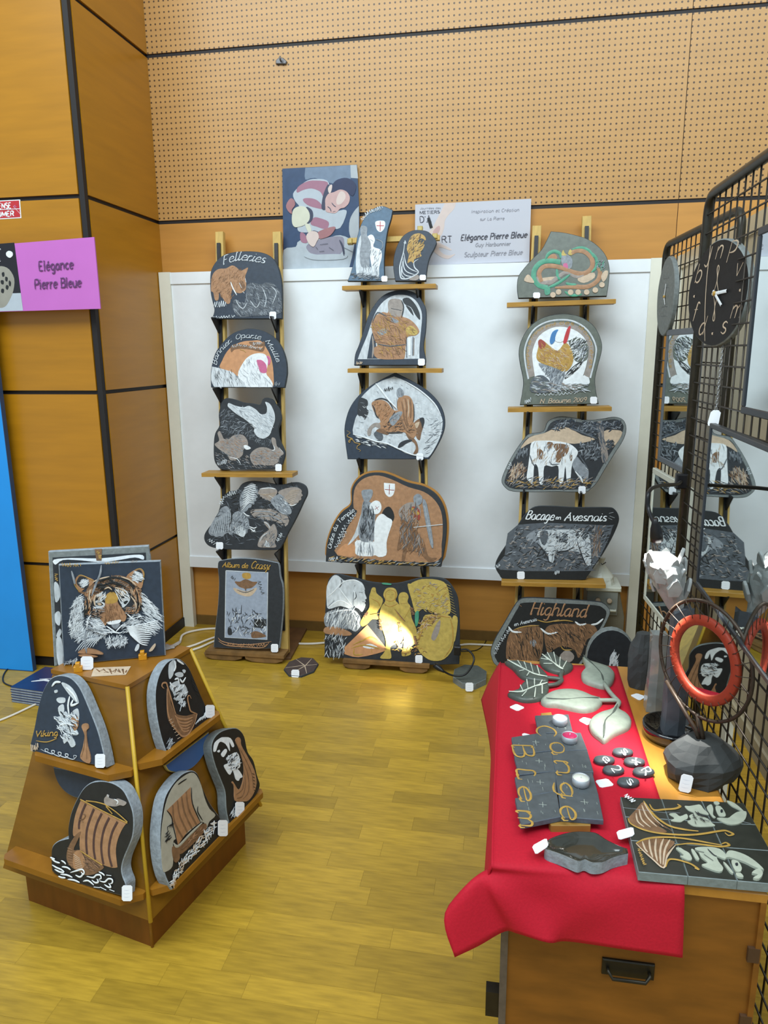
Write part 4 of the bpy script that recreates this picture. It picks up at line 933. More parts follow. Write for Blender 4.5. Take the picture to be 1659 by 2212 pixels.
S.hatch('chisel_strokes', [green_r, grey_r], '1060,480 1150,500 1160,560 1090,590', 40, 30, 60, 8, 50)
for x, y in ((670, 812), (722, 785), (835, 788), (905, 787), (985, 787), (1066, 768), (1128, 718)):
    S.fill('copper_dot#%d' % x, tan_r, ' '.join('%d,%d' % (x + 26 * math.cos(a), y + 26 * math.sin(a)) for a in (0, .8, 1.6, 2.4, 3.14, 3.9, 4.7, 5.5)))
S.done(); S.price('white price tag on the green serpent slate', 517, 815, 66, 54)
S = Slate('engraved_slate', 'grey-green keyhole-shaped slate with a golden rooster and tricolour flag', RS, A7,
  '360,1842* 385,1700 390,1600 360,1450 350,1330 380,1220 450,1110 560,1030 700,992 820,990 950,1025 1060,1110 1120,1230 1128,1330 1090,1480 1065,1600 1075,1720 1100,1832*', face=slate_green)
S.fill('ground', white_r, '500,1580 475,1420 480,1320 540,1190 660,1120 780,1110 900,1150 980,1240 1000,1350 980,1480 950,1570* 990,1545* 1010,1600 1000,1650 850,1700 640,1650 600,1590')
S.line('ribbon', silver, '440,1600 410,1440 410,1300 480,1150 600,1070 740,1045 870,1062 990,1140 1065,1270 1070,1380 1020,1590', 15, True, False)
S.fill('ribbon', taupe_r, '440,1590* 425,1440 428,1310 490,1170 610,1090 740,1070 860,1085 970,1150 1045,1270 1050,1380 1015,1590* 955,1560* 985,1480 1000,1350 980,1240 900,1155 780,1112 660,1120 540,1195 482,1320 478,1420 500,1570*')
S.text('lettering', gold_r, 'Champion de France élevé', '462,1500 440,1340 520,1170 700,1090', 30, 5, .2, 0).text('lettering', gold_r, 'des Bannières', '730,1085 900,1110 1010,1260 1010,1500', 32, 5, .2, 0)
S.fill('rooster', slate_green, '820,1245 900,1210 970,1240 1003,1320 985,1420 900,1440 860,1400 838,1310').hatch('feather_strokes', [white_r, slate_black, grey_r], '820,1240 900,1215 970,1250 995,1340 960,1430 870,1400', 110, 60, 45, 9, 40)
S.fill('rooster', grey_r, '535,1450 680,1490 785,1530 750,1650 740,1712 660,1690 640,1600 590,1540').fill('rooster', slate_black, '780,1600 800,1540 880,1465 945,1430 920,1490 840,1560').hatch('feather_strokes', [white_r, slate_black], '780,1590 820,1530 900,1460 930,1470 830,1570', 50, 40, 40, 7)
S.fill('rooster', gold_r, '515,1400 530,1310 545,1240 580,1240 640,1290 715,1335 780,1262 832,1300 862,1400 840,1480 780,1532 680,1492 560,1450').hatch('feather_strokes', [gold_r, tan_r, copper], '530,1390 560,1270 720,1340 790,1290 850,1400 780,1510 620,1460', 130, 40, -40, 8, 40)
S.hatch('feather_strokes', [grey_r, silver, dgrey_r], '560,1470 770,1530 740,1690 660,1670', 80, 50, 70, 8, 30).fill('rooster', dkred_r, '530,1250 558,1228 602,1268 582,1312 545,1312')
S.fill('flag', blue_r, '665,1160 722,1140 690,1238 655,1275 640,1240').fill('flag', white_r, '722,1140 802,1130 768,1245 690,1240').fill('flag', red_r, '802,1132 835,1110 800,1252 765,1255')
S.fill('rocks', dgrey_r, '460,1640 500,1578 580,1568 650,1640 640,1722 470,1722').hatch('chisel_strokes', [grey_r, taupe_r, slate_green, silver], '460,1650 520,1580 640,1640 1000,1650 1000,1720 500,1730', 150, 50, -10, 9, 30)
S.scrib('lettering', silver, '500,1755 700,1750 900,1735', 26, 12, 5).scrib('lettering', silver, '405,1830 470,1810', 40, 4, 6).text('lettering', tan_r, 'N. Beaume 2009', '550,1828 980,1812', 40, 6, .35, .4).done()
S.price('white price tag on the golden rooster slate', 1051, 1798, 66, 66)
S = Slate('engraved_slate', 'slant-sided slate of a spotted cow grazing below a tree, third on the right rack', RS, A8,
  '160,580 200,470 260,360 330,260 380,210 490,190 530,110 620,72 720,80 850,100 960,90 1060,75 1130,100 1155,170 1130,260 1060,370 980,500 920,600 870,650 820,675 600,672 400,675 250,670 190,640', face=slate_rim)
S.fill('scene', slate, '185,580 230,460 300,340 370,240 500,205 550,125 640,95 800,120 940,110 1060,95 1115,120 1130,170 1080,280 960,470 880,610 820,650 400,655 250,645 200,620')
S.fill('scene', tan_r, '310,330 380,240 500,205 600,160 700,165 800,220 905,255 740,290 560,268 400,280').fill('scene', tan_r, '975,190 1060,180 1122,200 1065,300 1000,335 965,270')
S.hatch('leaf_strokes', [dgrey_r, slate, grey_r, slate_blue], '540,150 640,100 940,118 1100,110 1120,170 1000,190 880,230 700,150 580,190', 200, 40, 20, 11, 60).hatch('leaf_strokes', [dgrey_r, grey_r, slate], '770,290 920,270 960,380 900,430 800,400', 120, 40, 60, 11, 60).hatch('leaf_strokes', [dgrey_r, slate, grey_r], '290,340 380,320 370,390 270,400', 50, 40, 80, 9)
S.fill('tree', taupe_r, '915,130 968,125 978,250 1010,390 965,440 945,300').hatch('leaf_strokes', [taupe_r, dgrey_r], '920,140 965,140 975,260 1000,400 970,430', 60, 60, -75, 8).line('tree', dgrey_r, '700,165 800,200 920,250|1000,150 1040,170', 14).hatch('leaf_strokes', [slate, dgrey_r], '1000,260 1060,270 1040,330 1000,320', 50, 30, 30, 10, 60)
S.hatch('grass_strokes', [taupe_r, tan_r, brown_r], '210,580 240,470 330,450 350,520 320,560', 90, 50, 60, 8, 30).hatch('grass_strokes', [gold_r, taupe_r, dgrey_r, slate], '200,590 340,560 900,560 870,630 800,645 260,640', 220, 46, 20, 8, 40)
S.fill('cow', grey_r, '720,450 755,390 800,440 852,490 842,595 805,602 765,545')
S.fill('cow', white_r, '400,280 480,265 600,270 700,290 762,340 762,380 722,450 705,600 680,602 668,465 650,590 615,590 612,470 560,472 500,470 492,602 462,602 450,480 420,460 410,602 382,592 360,560 372,470 385,370')
S.fill('cow', brown_r, '445,330 490,350 485,410 450,405').fill('cow', brown_r, '570,292 690,302 682,370 642,400 622,440 580,420 600,360').fill('cow', brown_r, '525,278 568,282 558,322 530,330').fill('cow', brown_r, '700,395 725,380 715,430').line('cow', dgrey_r, '540,420 560,455 620,450|770,370 830,460 850,500|760,510 810,590|385,380 410,450 440,470', 9).line('cow', white_r, '745,510 790,560 805,600|830,480 850,500', 12)
S.hatch('fur_strokes', [white_r, grey_r, tan_r], '400,290 700,300 740,400 640,450 400,450', 90, 44, 70, 5, 30).scrib('lettering', silver, '215,500 245,450', 24, 4, 4).done()
S.price('white price tag on the spotted grazing cow slate', 801, 658, 58, 62)
S = Slate('engraved_slate', 'black slant-sided slate of a pale cow under a line of silver lettering', RS, A8,
  '110,1260 140,1180 220,1060 300,920 360,840 430,790 560,785 760,795 1000,795 1060,810 1095,870 1085,940 1030,1060 960,1180 890,1280 840,1350 800,1375 500,1372 200,1370 140,1330', face=slate_black)
S.fill('scene', dgrey_r, '290,935 980,940 1045,950 960,1160 880,1280 860,1302 150,1292 185,1180')
S.hatch('leaf_strokes', [taupe_r, grey_r, slate_black, slate_black, dgrey_r], '290,940 980,945 1040,960 960,1160 870,1290 160,1285 190,1180', 520, 36, 15, 9, 50)
S.hatch('leaf_strokes', [taupe_r, brown_r, dgrey_r], '900,960 960,960 940,1180 890,1200', 60, 60, 80, 9)
S.fill('cow', grey_r, '355,1030 420,980 520,975 560,1080 480,1120 440,1075 370,1065').fill('cow', silver, '460,985 700,972 830,985 862,1040 870,1120 872,1252 835,1250 800,1180 770,1150 680,1140 595,1152 572,1232 540,1230 530,1170 485,1120 460,1060')
S.fill('cow', dgrey_r, '470,990 525,985 530,1050 500,1100 470,1060').hatch('fur_strokes', [dgrey_r, slate], '590,1010 680,1000 680,1080 620,1090', 40, 26, 30, 10).hatch('fur_strokes', [dgrey_r, slate], '750,985 850,990 840,1050 760,1040', 40, 26, 40, 10).hatch('fur_strokes', [white_r, grey_r], '540,990 800,990 850,1100 600,1140', 80, 36, 70, 6)
S.line('cow', slate, '440,1075 500,1150 540,1230|600,1150 680,1140 740,1110|760,1060 800,1180 830,1250|570,1160 560,1230', 8)
S.text('lettering', white_r, 'Bocage', '352,890 570,900', 68, 9, .4).text('lettering', white_r, 'en', '590,890 630,892', 28, 6, .3).text('lettering', white_r, 'Avesnois', '660,902 990,905', 62, 9, .4)
S.line('lettering', silver, '1015,845 1050,835|1020,865 1060,880|1010,880 1040,895', 7).scrib('lettering', silver, '580,1330 620,1325', 30, 3, 6).scrib('lettering', silver, '125,1280 150,1260', 24, 3, 5).done()
S.price('white price tag on the pale cow slate with silver lettering', 314, 1337, 60, 62)
S = Slate('engraved_slate', 'grey-rimmed black slate of two shaggy brown cattle, lowest on the right rack', RS, A8,
  '75,1930 110,1840 180,1720 250,1600 300,1535 370,1515 600,1525 900,1545 980,1565 1025,1620 1010,1680 950,1800 880,1920 830,2010 700,2080 200,2070 110,2050 80,1990', face=slate_rim)
S.fill('scene', slate_black, '110,1930 200,1760 290,1600 340,1555 600,1560 900,1575 970,1600 995,1640 960,1730 860,1900 790,2020 700,2050 200,2040 120,2010')
S.fill('cattle', brown_r, '198,1900 230,1790 310,1750 420,1730 480,1770 492,1850 480,1950 430,2030 220,2030').fill('cattle', brown_r, '500,1830 520,1750 600,1725 740,1725 830,1722 900,1740 922,1790 880,1832 840,1850 800,1950 770,1995 740,1930 640,1900 560,1940 530,1965')
S.hatch('fur_strokes', [copper, brown_r, brown_r, slate_black], '205,1900 310,1760 470,1770 480,1940 420,2020 225,2020', 240, 60, -75, 7, 18).hatch('fur_strokes', [copper, brown_r, brown_r, slate_black], '505,1820 600,1735 830,1730 900,1760 840,1840 780,1980 740,1920 620,1890 540,1950', 260, 46, -55, 7, 30)
S.line('horn', white_r, '215,1745 250,1785 320,1790', 15).line('horn#2', white_r, '470,1758 530,1802 605,1790', 15).line('horn#3', white_r, '745,1705 785,1732 835,1722', 15).line('horn#4', white_r, '872,1730 920,1722 970,1682', 15).fill('cattle', grey_r, '385,1865 420,1850 440,1880 410,1910').fill('cattle', taupe_r, '620,1990 680,1930 740,1980 700,2030').line('cattle', gold_r, '630,1900 660,1930 720,1930', 9)
S.text('lettering', copper, 'Highland', '390,1650 830,1672', 100, 11, .3).text('lettering', silver, 'en Avesnois', '262,1742 440,1698', 26, 5, .3).scrib('lettering', silver, '110,1970 160,1870 230,1770', 26, 13, 5)
S.line('lettering', gold_r, '440,1690 520,1710 620,1690|580,1705 660,1695 730,1705|260,1770 340,1745 460,1735', 8).line('lettering', copper, '300,1570 320,1585', 8).done()
# ================================================================ pyramid stand
PC_ = np.array([-1.073, 1.769, 0.0]); a1 = np.array([.22, .975, 0]); a1 /= np.linalg.norm(a1); a2 = np.array([-a1[1], a1[0], 0])
ZB, ZT, HB, HT = .125, .700, .262, .131
wood_stand = M('stand_wood', (124, 84, 22), .30, 10, .22, .04, stretch=(.8, .8, 3))
wood_base = M('stand_base_wood', (116, 66, 18), .32, 10, .22, .04, stretch=(3, 3, .6))
wood_edge = M('stand_light_edge', (196, 158, 42), .45, 14, .1, .02)
wood_ledge = M('stand_ledge_wood', (142, 94, 26), .32, 14, .18, .03)
st = thing('display_pyramid', 'varnished wooden pyramid stand with ledges for carved slates', 'display stand', PC_)
def sq(h, z): return [PC_ + s1 * a1 * h + s2 * a2 * h + np.array([0, 0, z]) for s1, s2 in ((-1, -1), (1, -1), (1, 1), (-1, 1))]
b = MB(); b.add(sq(.224, 0) + sq(.224, ZB + .003), [(0, 1, 5, 4), (1, 2, 6, 5), (2, 3, 7, 6), (3, 0, 4, 7), (3, 2, 1, 0)]); b.build('base', wood_base, st)
b = MB(); b.add(sq(HB, ZB) + sq(HT, ZT - .012), [(0, 1, 5, 4), (1, 2, 6, 5), (2, 3, 7, 6), (3, 0, 4, 7), (3, 2, 1, 0), (4, 5, 6, 7)]); b.build('sloping_sides', wood_stand, st)
b = MB(); b.add(sq(HT + .003, ZT - .012) + sq(HT + .003, ZT), [(0, 1, 5, 4), (1, 2, 6, 5), (2, 3, 7, 6), (3, 0, 4, 7), (3, 2, 1, 0), (4, 5, 6, 7)]); b.build('top_board', wood_ledge, st)
for k in (0, 1):
    q0, q1 = sq(HB + .001, ZB - .002)[k], sq(HT + .001, ZT - .004)[k]
    b = MB(); b.tube([q0, q1], .0055, seg=6); b.build('edge_strip', wood_edge, st)
c0 = sq(.2245, 0)[0]; b = MB(); b.tube([c0 + np.array([0, 0, .001]), c0 + np.array([0, 0, ZB])], .004, seg=6); b.build('edge_strip', wood_ledge, st)
def face_frame(nout, uright):
    lo = PC_ + nout * HB + np.array([0, 0, ZB]); hi = PC_ + nout * HT + np.array([0, 0, ZT])
    return Frame(lo, uright, hi - lo)
FL = face_frame(-a1, -a2); FR = face_frame(-a2, a1)
def ledge(fr, px0, px1, dep=.05, th=.018, near_left=False):
    ff = fr.off(dep); p0, p1 = ff.uv(*px0), ff.uv(*px1); v = .5 * (p0[1] + p1[1])
    zc = ff.P(0, v)[2]
    # a level shelf: find where the face is at this height
    t_ = (zc - fr.O[2]) / fr.V[2]; base = fr.O + fr.V * t_
    nh = np.array([fr.N[0], fr.N[1], 0]); nh /= np.linalg.norm(nh)
    f2 = Frame(base, fr.U, nh)     # u along, v outward, n = up or down
    sgn = 1 if f2.N[2] > 0 else -1
    b = MB(); d_ = dep * 1.02; w = .014; hw = HB + (HT - HB) * (zc - ZB) / (ZT - ZB); k = d_ * .8
    if near_left: P = [(-hw + .004, -.004), (p1[0], -.004), (p1[0], d_ - w), (p1[0] - w, d_), (-hw + .004 + k, d_), (-hw + .004, .012)]
    else: P = [(p0[0], -.004), (hw - .004, -.004), (hw - .004, .012), (hw - .004 - k, d_), (p0[0] + w, d_), (p0[0], d_ - w)]
    n0, n1 = (-th, 0) if sgn > 0 else (0, th)
    b.prism(f2, P, n0, n1, bev=.0015 if sgn > 0 else 0); b.build('ledge', wood_ledge, st)
    return zc
ledge(FL, (66, 1634), (292, 1686)); ledge(FL, (0, 1856), (326, 1964))
ledge(FR, (312, 1676), (480, 1533), near_left=True); ledge(FR, (350, 1944), (572, 1702), near_left=True)
LS, RSD = FL.off(.034), FR.off(.034)
L6 = (0, 1150, 3.881); L8 = (100, 1660, 7.373); L9 = (300, 1400, 3.95); TG = (100, 1170, 5.53)
# --- left face
S = Slate('engraved_slate', 'pointed grey-rimmed slate with a bearded warrior, upper left face of the pyramid', LS, L6,
  '262,1838* 250,1790 285,1640 315,1480 355,1340 410,1240 480,1200 560,1205 620,1240 680,1320 750,1480 820,1660 865,1830 893,1972*', face=slate_blue, edge=slate_edge, thick=.03)
S.fill('face', silver, '515,1262 560,1270 610,1310 645,1370 662,1430 640,1425 600,1380 570,1345').fill('face', silver, '475,1405 490,1385 545,1388 545,1425 500,1430').fill('face', silver, '450,1545 500,1545 550,1500 580,1530 620,1490 655,1480 665,1560 640,1640 660,1690 620,1700 560,1680 500,1650 500,1610').fill('face', silver, '528,1700 560,1685 610,1720 635,1780 600,1800 570,1750 540,1770').fill('face', silver, '490,1470 530,1440 540,1500 510,1540').fill('face', copper, '600,1560 650,1540 660,1620 625,1660')
S.line('face', white_r, '440,1290 470,1255 515,1255|590,1370 575,1450 585,1530|620,1400 600,1450 660,1430|560,1300 620,1360 650,1420|500,1620 560,1600 620,1620|460,1560 520,1580', 16).line('face', slate, '510,1500 530,1520 560,1560|600,1480 620,1520|560,1600 590,1640 600,1690', 12)
S.fill('face', silver, '460,1325 480,1320 485,1340 465,1345').hatch('chisel_strokes', [silver, slate_blue, white_r], '460,1550 650,1500 650,1680 540,1760', 70, 50, -50, 8, 40)
S.text('lettering', gold_r, 'Viking', '303,1712 490,1700', 46, 8, .3).line('lettering', gold_r, '310,1745 400,1755 485,1725', 7)
S.fill('prow', copper, '690,1630 705,1602 740,1605 748,1640 728,1670 740,1790 762,1870 755,1935 680,1890 700,1800 715,1700').line('prow', brown_r, '720,1660 715,1780 690,1880|735,1700 735,1900', 7)
S.line('waves', silver, '350,1815 400,1840 410,1815 385,1815 395,1835 450,1855 465,1830 440,1828 450,1850 505,1875 520,1845 495,1842 505,1865 560,1885 580,1860 555,1855 565,1880 620,1900 650,1872 625,1868 630,1890', 7).scrib('lettering', tan_r, '265,1830 330,1810', 60, 5, 7).done()
S.price('white price tag on the pointed warrior slate of the pyramid', 841, 1915, 84, 116)
S = Slate('slate_plate', 'half-hidden round blue-grey plate tucked behind the sailing ship slate', FL.off(.010), L8,
  '105,-20* 130,100 180,230 250,330 330,400 420,450 500,472 620,480 740,440 860,360 960,240 1020,120 1040,150*', face=slate_blue, edge=slate_edge, thick=.008, cat='slate plate'); S.done()
S = Slate('engraved_slate', 'black slate with a square-sailed copper ship, lower left face of the pyramid', FL.off(.046), L8,
  '78,1560 75,1440 80,1300 110,1220 180,1160 260,1130 350,1110* 345,950 390,720 470,520 580,330 700,230 830,200 960,205 1100,250 1230,350 1320,520 1380,700 1395,900 1370,1100 1300,1280 1230,1450 1200,1600 1220,1720 1270,1860 1260,2050* 900,1950 500,1830 200,1720 90,1640*', face=slate_black, edge=slate_edge, thick=.034)
S.fill('sail', copper, '560,490* 750,590 1000,720 1290,862* 1240,920 1180,1030 1130,1170 1110,1330 1135,1572* 1060,1580 900,1530 780,1450 650,1370 540,1300 530,1050 440,1080 430,950 470,720')
for q in ('635,560 575,700 530,860 525,960', '765,640 700,800 650,980 640,1180 655,1360', '890,710 810,880 765,1080 760,1280 785,1440', '1010,780 930,950 885,1160 885,1340 915,1520', '1140,845 1060,1000 1010,1200 1005,1380 1050,1560'): S.line('sail', M('sail_dark_stripe', (76, 52, 48), .6, 60, .2, .1) if 'sail_dark_stripe' not in bpy.data.materials else bpy.data.materials['sail_dark_stripe'], q, 38, True, False)  # dark brown stripes, part of the sail's own pattern
S.fill('hull', brown_r, '560,1310 900,1540 870,1620 760,1682 620,1692 500,1620 420,1580 340,1480 330,1350 380,1200 480,1050 560,1005 500,1150 440,1300').fill('hull', copper, '460,1330 560,1310 630,1500 560,1605 450,1590 430,1450')
S.line('hull', copper, '|'.join('%d,%d %d,%d' % (345 + k * 3, 1260 + k * 45, 420 + k * 3, 1290 + k * 42) for k in range(7)), 14).line('hull', tan_r, '|'.join('%d,%d %d,%d' % (440 + k * 6, 1360 + k * 36, 540 + k * 10, 1430 + k * 30) for k in range(7)), 12).line('hull', slate_black, '575,1330 650,1480 700,1600|620,1400 860,1570|600,1470 800,1640', 8)
S.hatch('chisel_strokes', [brown_r, copper], '590,1340 890,1540 800,1650 640,1600', 60, 60, -30, 7).line('spars', gold_r, '550,490 900,670 1300,868|945,572 1120,690 1300,850|640,512 800,530 950,570|960,600 1060,720|555,1310 900,1535', 17, True, False)
S.line('spars', brown_r, '590,720 630,740 600,800 530,820|540,800 600,850', 14).fill('flag', taupe_r, '930,480 960,440 975,410 1005,430 1005,470 1100,490 1150,480 1280,540 1240,590 1180,580 1100,602 950,572').line('flag', white_r, '1090,485 1150,520 1130,570|985,410 1000,450', 16)
for q in ('75,1410 110,1425 150,1440', '100,1440 160,1480 230,1500', '105,1530 170,1570 240,1600 300,1640', '250,1460 300,1490 320,1520', '260,1560 340,1570 400,1610', '240,1680 340,1690 430,1730', '205,1710 260,1730 320,1735', '355,1760 450,1770 545,1810', '600,1790 680,1780 770,1850', '850,1640 910,1670 940,1700', '970,1690 1050,1700', '770,1880 870,1890', '870,1880 970,1930', '1020,1920 1100,1950', '400,1650 500,1620 580,1600 615,1640 600,1680 570,1640', '480,1690 540,1720 580,1700 590,1660', '660,1710 760,1730 810,1690 870,1690 885,1740 850,1760', '740,1770 790,1810 840,1800 820,1750', '860,1780 940,1800 1000,1750 1060,1760 1065,1810 1030,1830', '940,1840 1000,1880 1040,1880 1010,1820', '150,1600 230,1640 300,1650'):
    S.line('wave_strokes', white_r, q, 24)
S.done(); S.price('white price tag on the copper ship slate, lower left of the pyramid', 1290, 1985, 165, 250)
# --- right face
S = Slate('engraved_slate', 'arched slate of a bearded face over a boat, upper right face of the pyramid', RSD, L9,
  '232,884* 195,780 158,620 140,460 145,330 180,210 240,120 310,88 370,105 430,170 480,280 530,400 575,500 612,590*', face=slate_black, edge=slate_edge, thick=.03)
S.fill('face', silver, '255,150 270,120 300,100 318,130 300,180 290,230 262,265 252,220').fill('face', silver, '305,225 335,205 372,212 375,240 340,250').fill('face', silver, '370,190 385,182 398,195 385,215').fill('face', silver, '262,330 300,290 340,280 350,310 385,310 408,350 410,392 380,390 360,420 370,470 340,450 300,440 300,400')
S.line('face', white_r, '320,100 350,120 380,140|300,110 310,160 295,200|345,260 370,290 395,250|300,270 330,260 340,300|260,290 280,320 310,330', 14).hatch('chisel_strokes', [silver, white_r, slate_black], '270,340 400,320 400,400 390,500 350,540 330,460 290,420', 70, 40, 60, 8, 35)
S.line('face', silver, '340,480 360,440 385,430|345,540 360,480|370,500 385,450|290,430 320,440', 14)
S.fill('boat', brown_r, '240,340 262,400 270,470 300,540 330,568 400,578 450,565 492,562 452,660 420,740 372,758 310,700 262,640 240,560 235,420')
S.line('boat', copper, '210,345 192,325 200,300 228,298 240,330 262,400 290,500 310,560|240,350 236,440 245,560 280,650 340,730 375,755 420,735 470,640 492,560|300,570 330,600 400,610 455,590|310,590 340,630 400,640 450,615|320,610 345,655 400,665 440,645|330,635 355,680 400,690 432,672|345,660 370,705 400,712 425,700', 13).line('boat', copper, '430,405 415,410 412,440 425,500 440,540 490,560|430,405 440,430', 12)
S.line('boat', tan_r, '|'.join('%d,%d %d,%d' % (250 + k * 12, 620 + k * 26, 275 + k * 12, 605 + k * 26) for k in range(7)), 12)
S.hatch('wave_strokes', [silver, white_r], '470,650 520,590 575,540 590,575 520,620', 30, 34, 50, 7).hatch('wave_strokes', [silver, grey_r], '225,780 270,770 280,840 245,870', 20, 50, 50, 8, 40).hatch('chisel_strokes', [slate], '440,240 480,290 500,400 460,330', 14, 30, -50, 5).done()
S.price('white price tag on the boat slate, upper right of the pyramid', 606, 540, 76, 110)
S = Slate('slate_plate', 'half-hidden round blue plate tucked behind the right face slates of the pyramid', FR.off(.010), L9,
  '225,1000* 420,850 600,715* 592,800 560,900 500,985 430,1040 340,1062 260,1050', face=M('plate_blue', (60, 94, 146), .4, 8, .05, .0), edge=yellow_r, thick=.008, cat='slate plate'); S.done()
S = Slate('engraved_slate', 'grey-rimmed curved slate with a striped-sail ship, lower right face of the pyramid', FR.off(.046), L9,
  '285,2062* 230,1960 195,1820 178,1640 188,1460 220,1280 280,1170 360,1080 440,1045 490,1060 520,1110 545,1190 600,1310 660,1400 695,1450 745,1590*', face=slate_black, edge=slate_edge, thick=.034)
stone_r = M('stone_ground', (168, 164, 150), .6, 50, .12, .2)
S.fill('ground', stone_r, '200,1885 188,1640 205,1450 240,1290 300,1170 380,1095 450,1062 492,1090 530,1170 560,1280 600,1370 652,1425 600,1480 570,1545 535,1480 360,1620 295,1640 290,1760 285,1860 235,1905')
S.fill('sail', copper, '235,1385* 440,1185* 450,1330 520,1490* 420,1560 330,1682* 290,1480')
for q in ('285,1340 300,1480 370,1620', '325,1300 345,1430 410,1570', '360,1265 385,1400 450,1540', '400,1225 420,1370 490,1510'): S.line('sail', brown_r, q, 15, True, False)
S.line('sail', slate_black, '235,1385 275,1440 290,1520 330,1690|330,1165 365,1140 405,1115|445,1190 455,1330 525,1490|500,1350 500,1400 540,1470', 10).fill('hull', brown_r, '325,1690 540,1500 565,1555 400,1725 340,1755').fill('hull', brown_r, '280,1700 330,1690 345,1790 315,1830 290,1800').line('hull', stone_r, '290,1660 330,1690 430,1590 535,1490', 20)
S.hatch('chisel_strokes', [slate_black], '240,1500 280,1490 270,1620 230,1660', 18, 50, 60, 9, 40).hatch('wave_strokes', [white_r, tan_r, silver], '265,2020 300,1880 400,1760 560,1560 640,1470 655,1530 560,1680 400,1830 290,2040', 150, 46, 60, 10, 50).hatch('chisel_strokes', [brown_r, copper], '340,1700 530,1520 560,1550 400,1710', 30, 40, 45, 8).done()
S.price('white price tag on the striped-sail ship slate of the pyramid', 715, 1536, 82, 138)
S = Slate('engraved_slate', 'dark slate with a white bearded face beside a copper prow, far end of the pyramid', FR.off(.040), L9,
  '772,1512* 745,1380 735,1230 700,1130 650,1000 618,860 640,770 700,710 790,682 850,690 900,750 930,880 980,960 1010,1080 1035,1170 1000,1255 940,1330*', face=slate_black, edge=slate_rim, thick=.03)
S.fill('face', white_r, '635,880 645,810 690,770 720,760 780,768 812,830 795,845 770,800 775,880 740,820 690,800 665,850 655,880').fill('face', white_r, '745,940 790,905 830,890 855,925 862,1010 830,1030 800,1010 790,1060 770,1080 740,1040 725,1000 760,980').fill('face', white_r, '700,905 735,860 750,880 720,930').fill('face', white_r, '795,1030 840,1032 882,1095 860,1110 848,1132 825,1120 810,1070').fill('face', white_r, '668,880 685,868 688,885 675,890')
S.hatch('chisel_strokes', [white_r, slate_black, silver], '740,930 850,900 860,1000 780,1070', 50, 40, 50, 8, 50).fill('boat', copper, '820,790 845,760 865,780 870,830 920,920 980,1040 1000,1150 975,1240 930,1300 880,1308 815,1300 808,1180 790,1150 800,1140 850,1210 885,1120 890,1000 855,870')
S.line('boat', brown_r, '850,850 910,960 960,1080 970,1200|880,960 925,1080 930,1220 880,1290|890,1040 905,1150 880,1260 830,1280|895,1100 880,1200 825,1250', 8).line('boat', slate_black, '|'.join('%d,%d %d,%d' % (960 + k * 3, 1070 + k * 28, 980 + k * 2, 1078 + k * 28) for k in range(6)), 10).hatch('wave_strokes', [silver], '775,1420 800,1370 830,1420 800,1460', 14, 40, 60, 7).done()
S.price('white price tag on the far bearded face slate of the pyramid', 860, 1376, 76, 128)
# --- on the top
pl, pr = fl(137, 1437, ZT + .002), fl(357, 1416, ZT + .002)
TF = Frame(pl, pr - pl, np.array([0, 0, 1]) + .10 * np.array([-.1, 1, 0]))
TF = Frame(pl, pr - pl, (0, .12, 1))
S = Slate('engraved_slate', 'square blue-black slate of a tiger head standing on the pyramid top', TF, TG, '145,275* 1365,228* 1425,1360* 205,1476*', face=slate_blue, edge=slate_edge, thick=.018)
S.hatch('fur_strokes', [silver, white_r, grey_r], '390,630 330,720 300,850 270,980 290,1100 380,1190 480,1160 600,1190 720,1110 700,1040 540,1030 430,1020 440,880 450,700', 520, 80, 60, 9, 45)
S.hatch('fur_strokes', [silver, white_r, silver], '1140,600 1240,720 1300,780 1365,830 1360,940 1340,1000 1280,1090 1200,1090 1100,1040 1200,900 1150,760', 200, 110, -35, 9, 12)
S.fill('fur', brown_r, '380,600 410,590 470,600 500,540 600,490 700,440 830,402 950,420 1040,470 1120,540 1150,700 1110,830 1020,850 930,800 880,720 860,600 800,540 720,560 640,620 560,690 520,830 470,860 450,760 470,650')
S.hatch('fur_strokes', [copper, taupe_r, brown_r, slate_black], '480,620 600,490 830,405 1050,480 1140,600 1110,820 1000,840 880,700 800,530 640,600 540,700 480,830', 260, 70, 30, 10, 60)
for q in ('640,480 760,430 900,440 1000,470', '650,540 740,500 830,480', '760,440 820,500 920,520', '980,480 1060,560 1110,680', '500,640 520,730 500,840', '560,560 620,520 680,510', '640,580 700,550 760,550', '1060,600 1110,700 1130,820', '770,560 790,600 840,640', '480,690 470,780 460,900'): S.line('fur', slate_black, q, 34)
S.fill('ear', copper, '400,600 345,490 365,420 420,398 500,425 575,465 540,520 460,560').fill('ear', slate, '365,500 385,430 420,412 490,440 510,530 440,560').hatch('fur_strokes', [silver, white_r], '400,500 430,440 490,460 500,530 440,530', 60, 60, 30, 9).fill('ear#2', copper, '955,420 1060,335 1120,325 1168,375 1160,480 1130,560 1060,500').fill('ear#2', slate, '1020,420 1080,345 1130,340 1155,400 1140,480 1090,470').hatch('fur_strokes', [silver, white_r], '1025,430 1080,350 1140,390 1150,450 1080,490', 60, 70, -20, 9)
S.line('ear', gold_r, '400,600 340,510 330,440|380,410 430,400 570,465', 9).line('ear#2', gold_r, '1060,335 1130,322 1170,380 1150,500', 9)
S.fill('muzzle', slate, '540,690 700,640 720,760 700,900 640,960 560,900 530,800').fill('muzzle', slate, '850,640 1000,610 1110,800 1000,860 960,900 900,780')
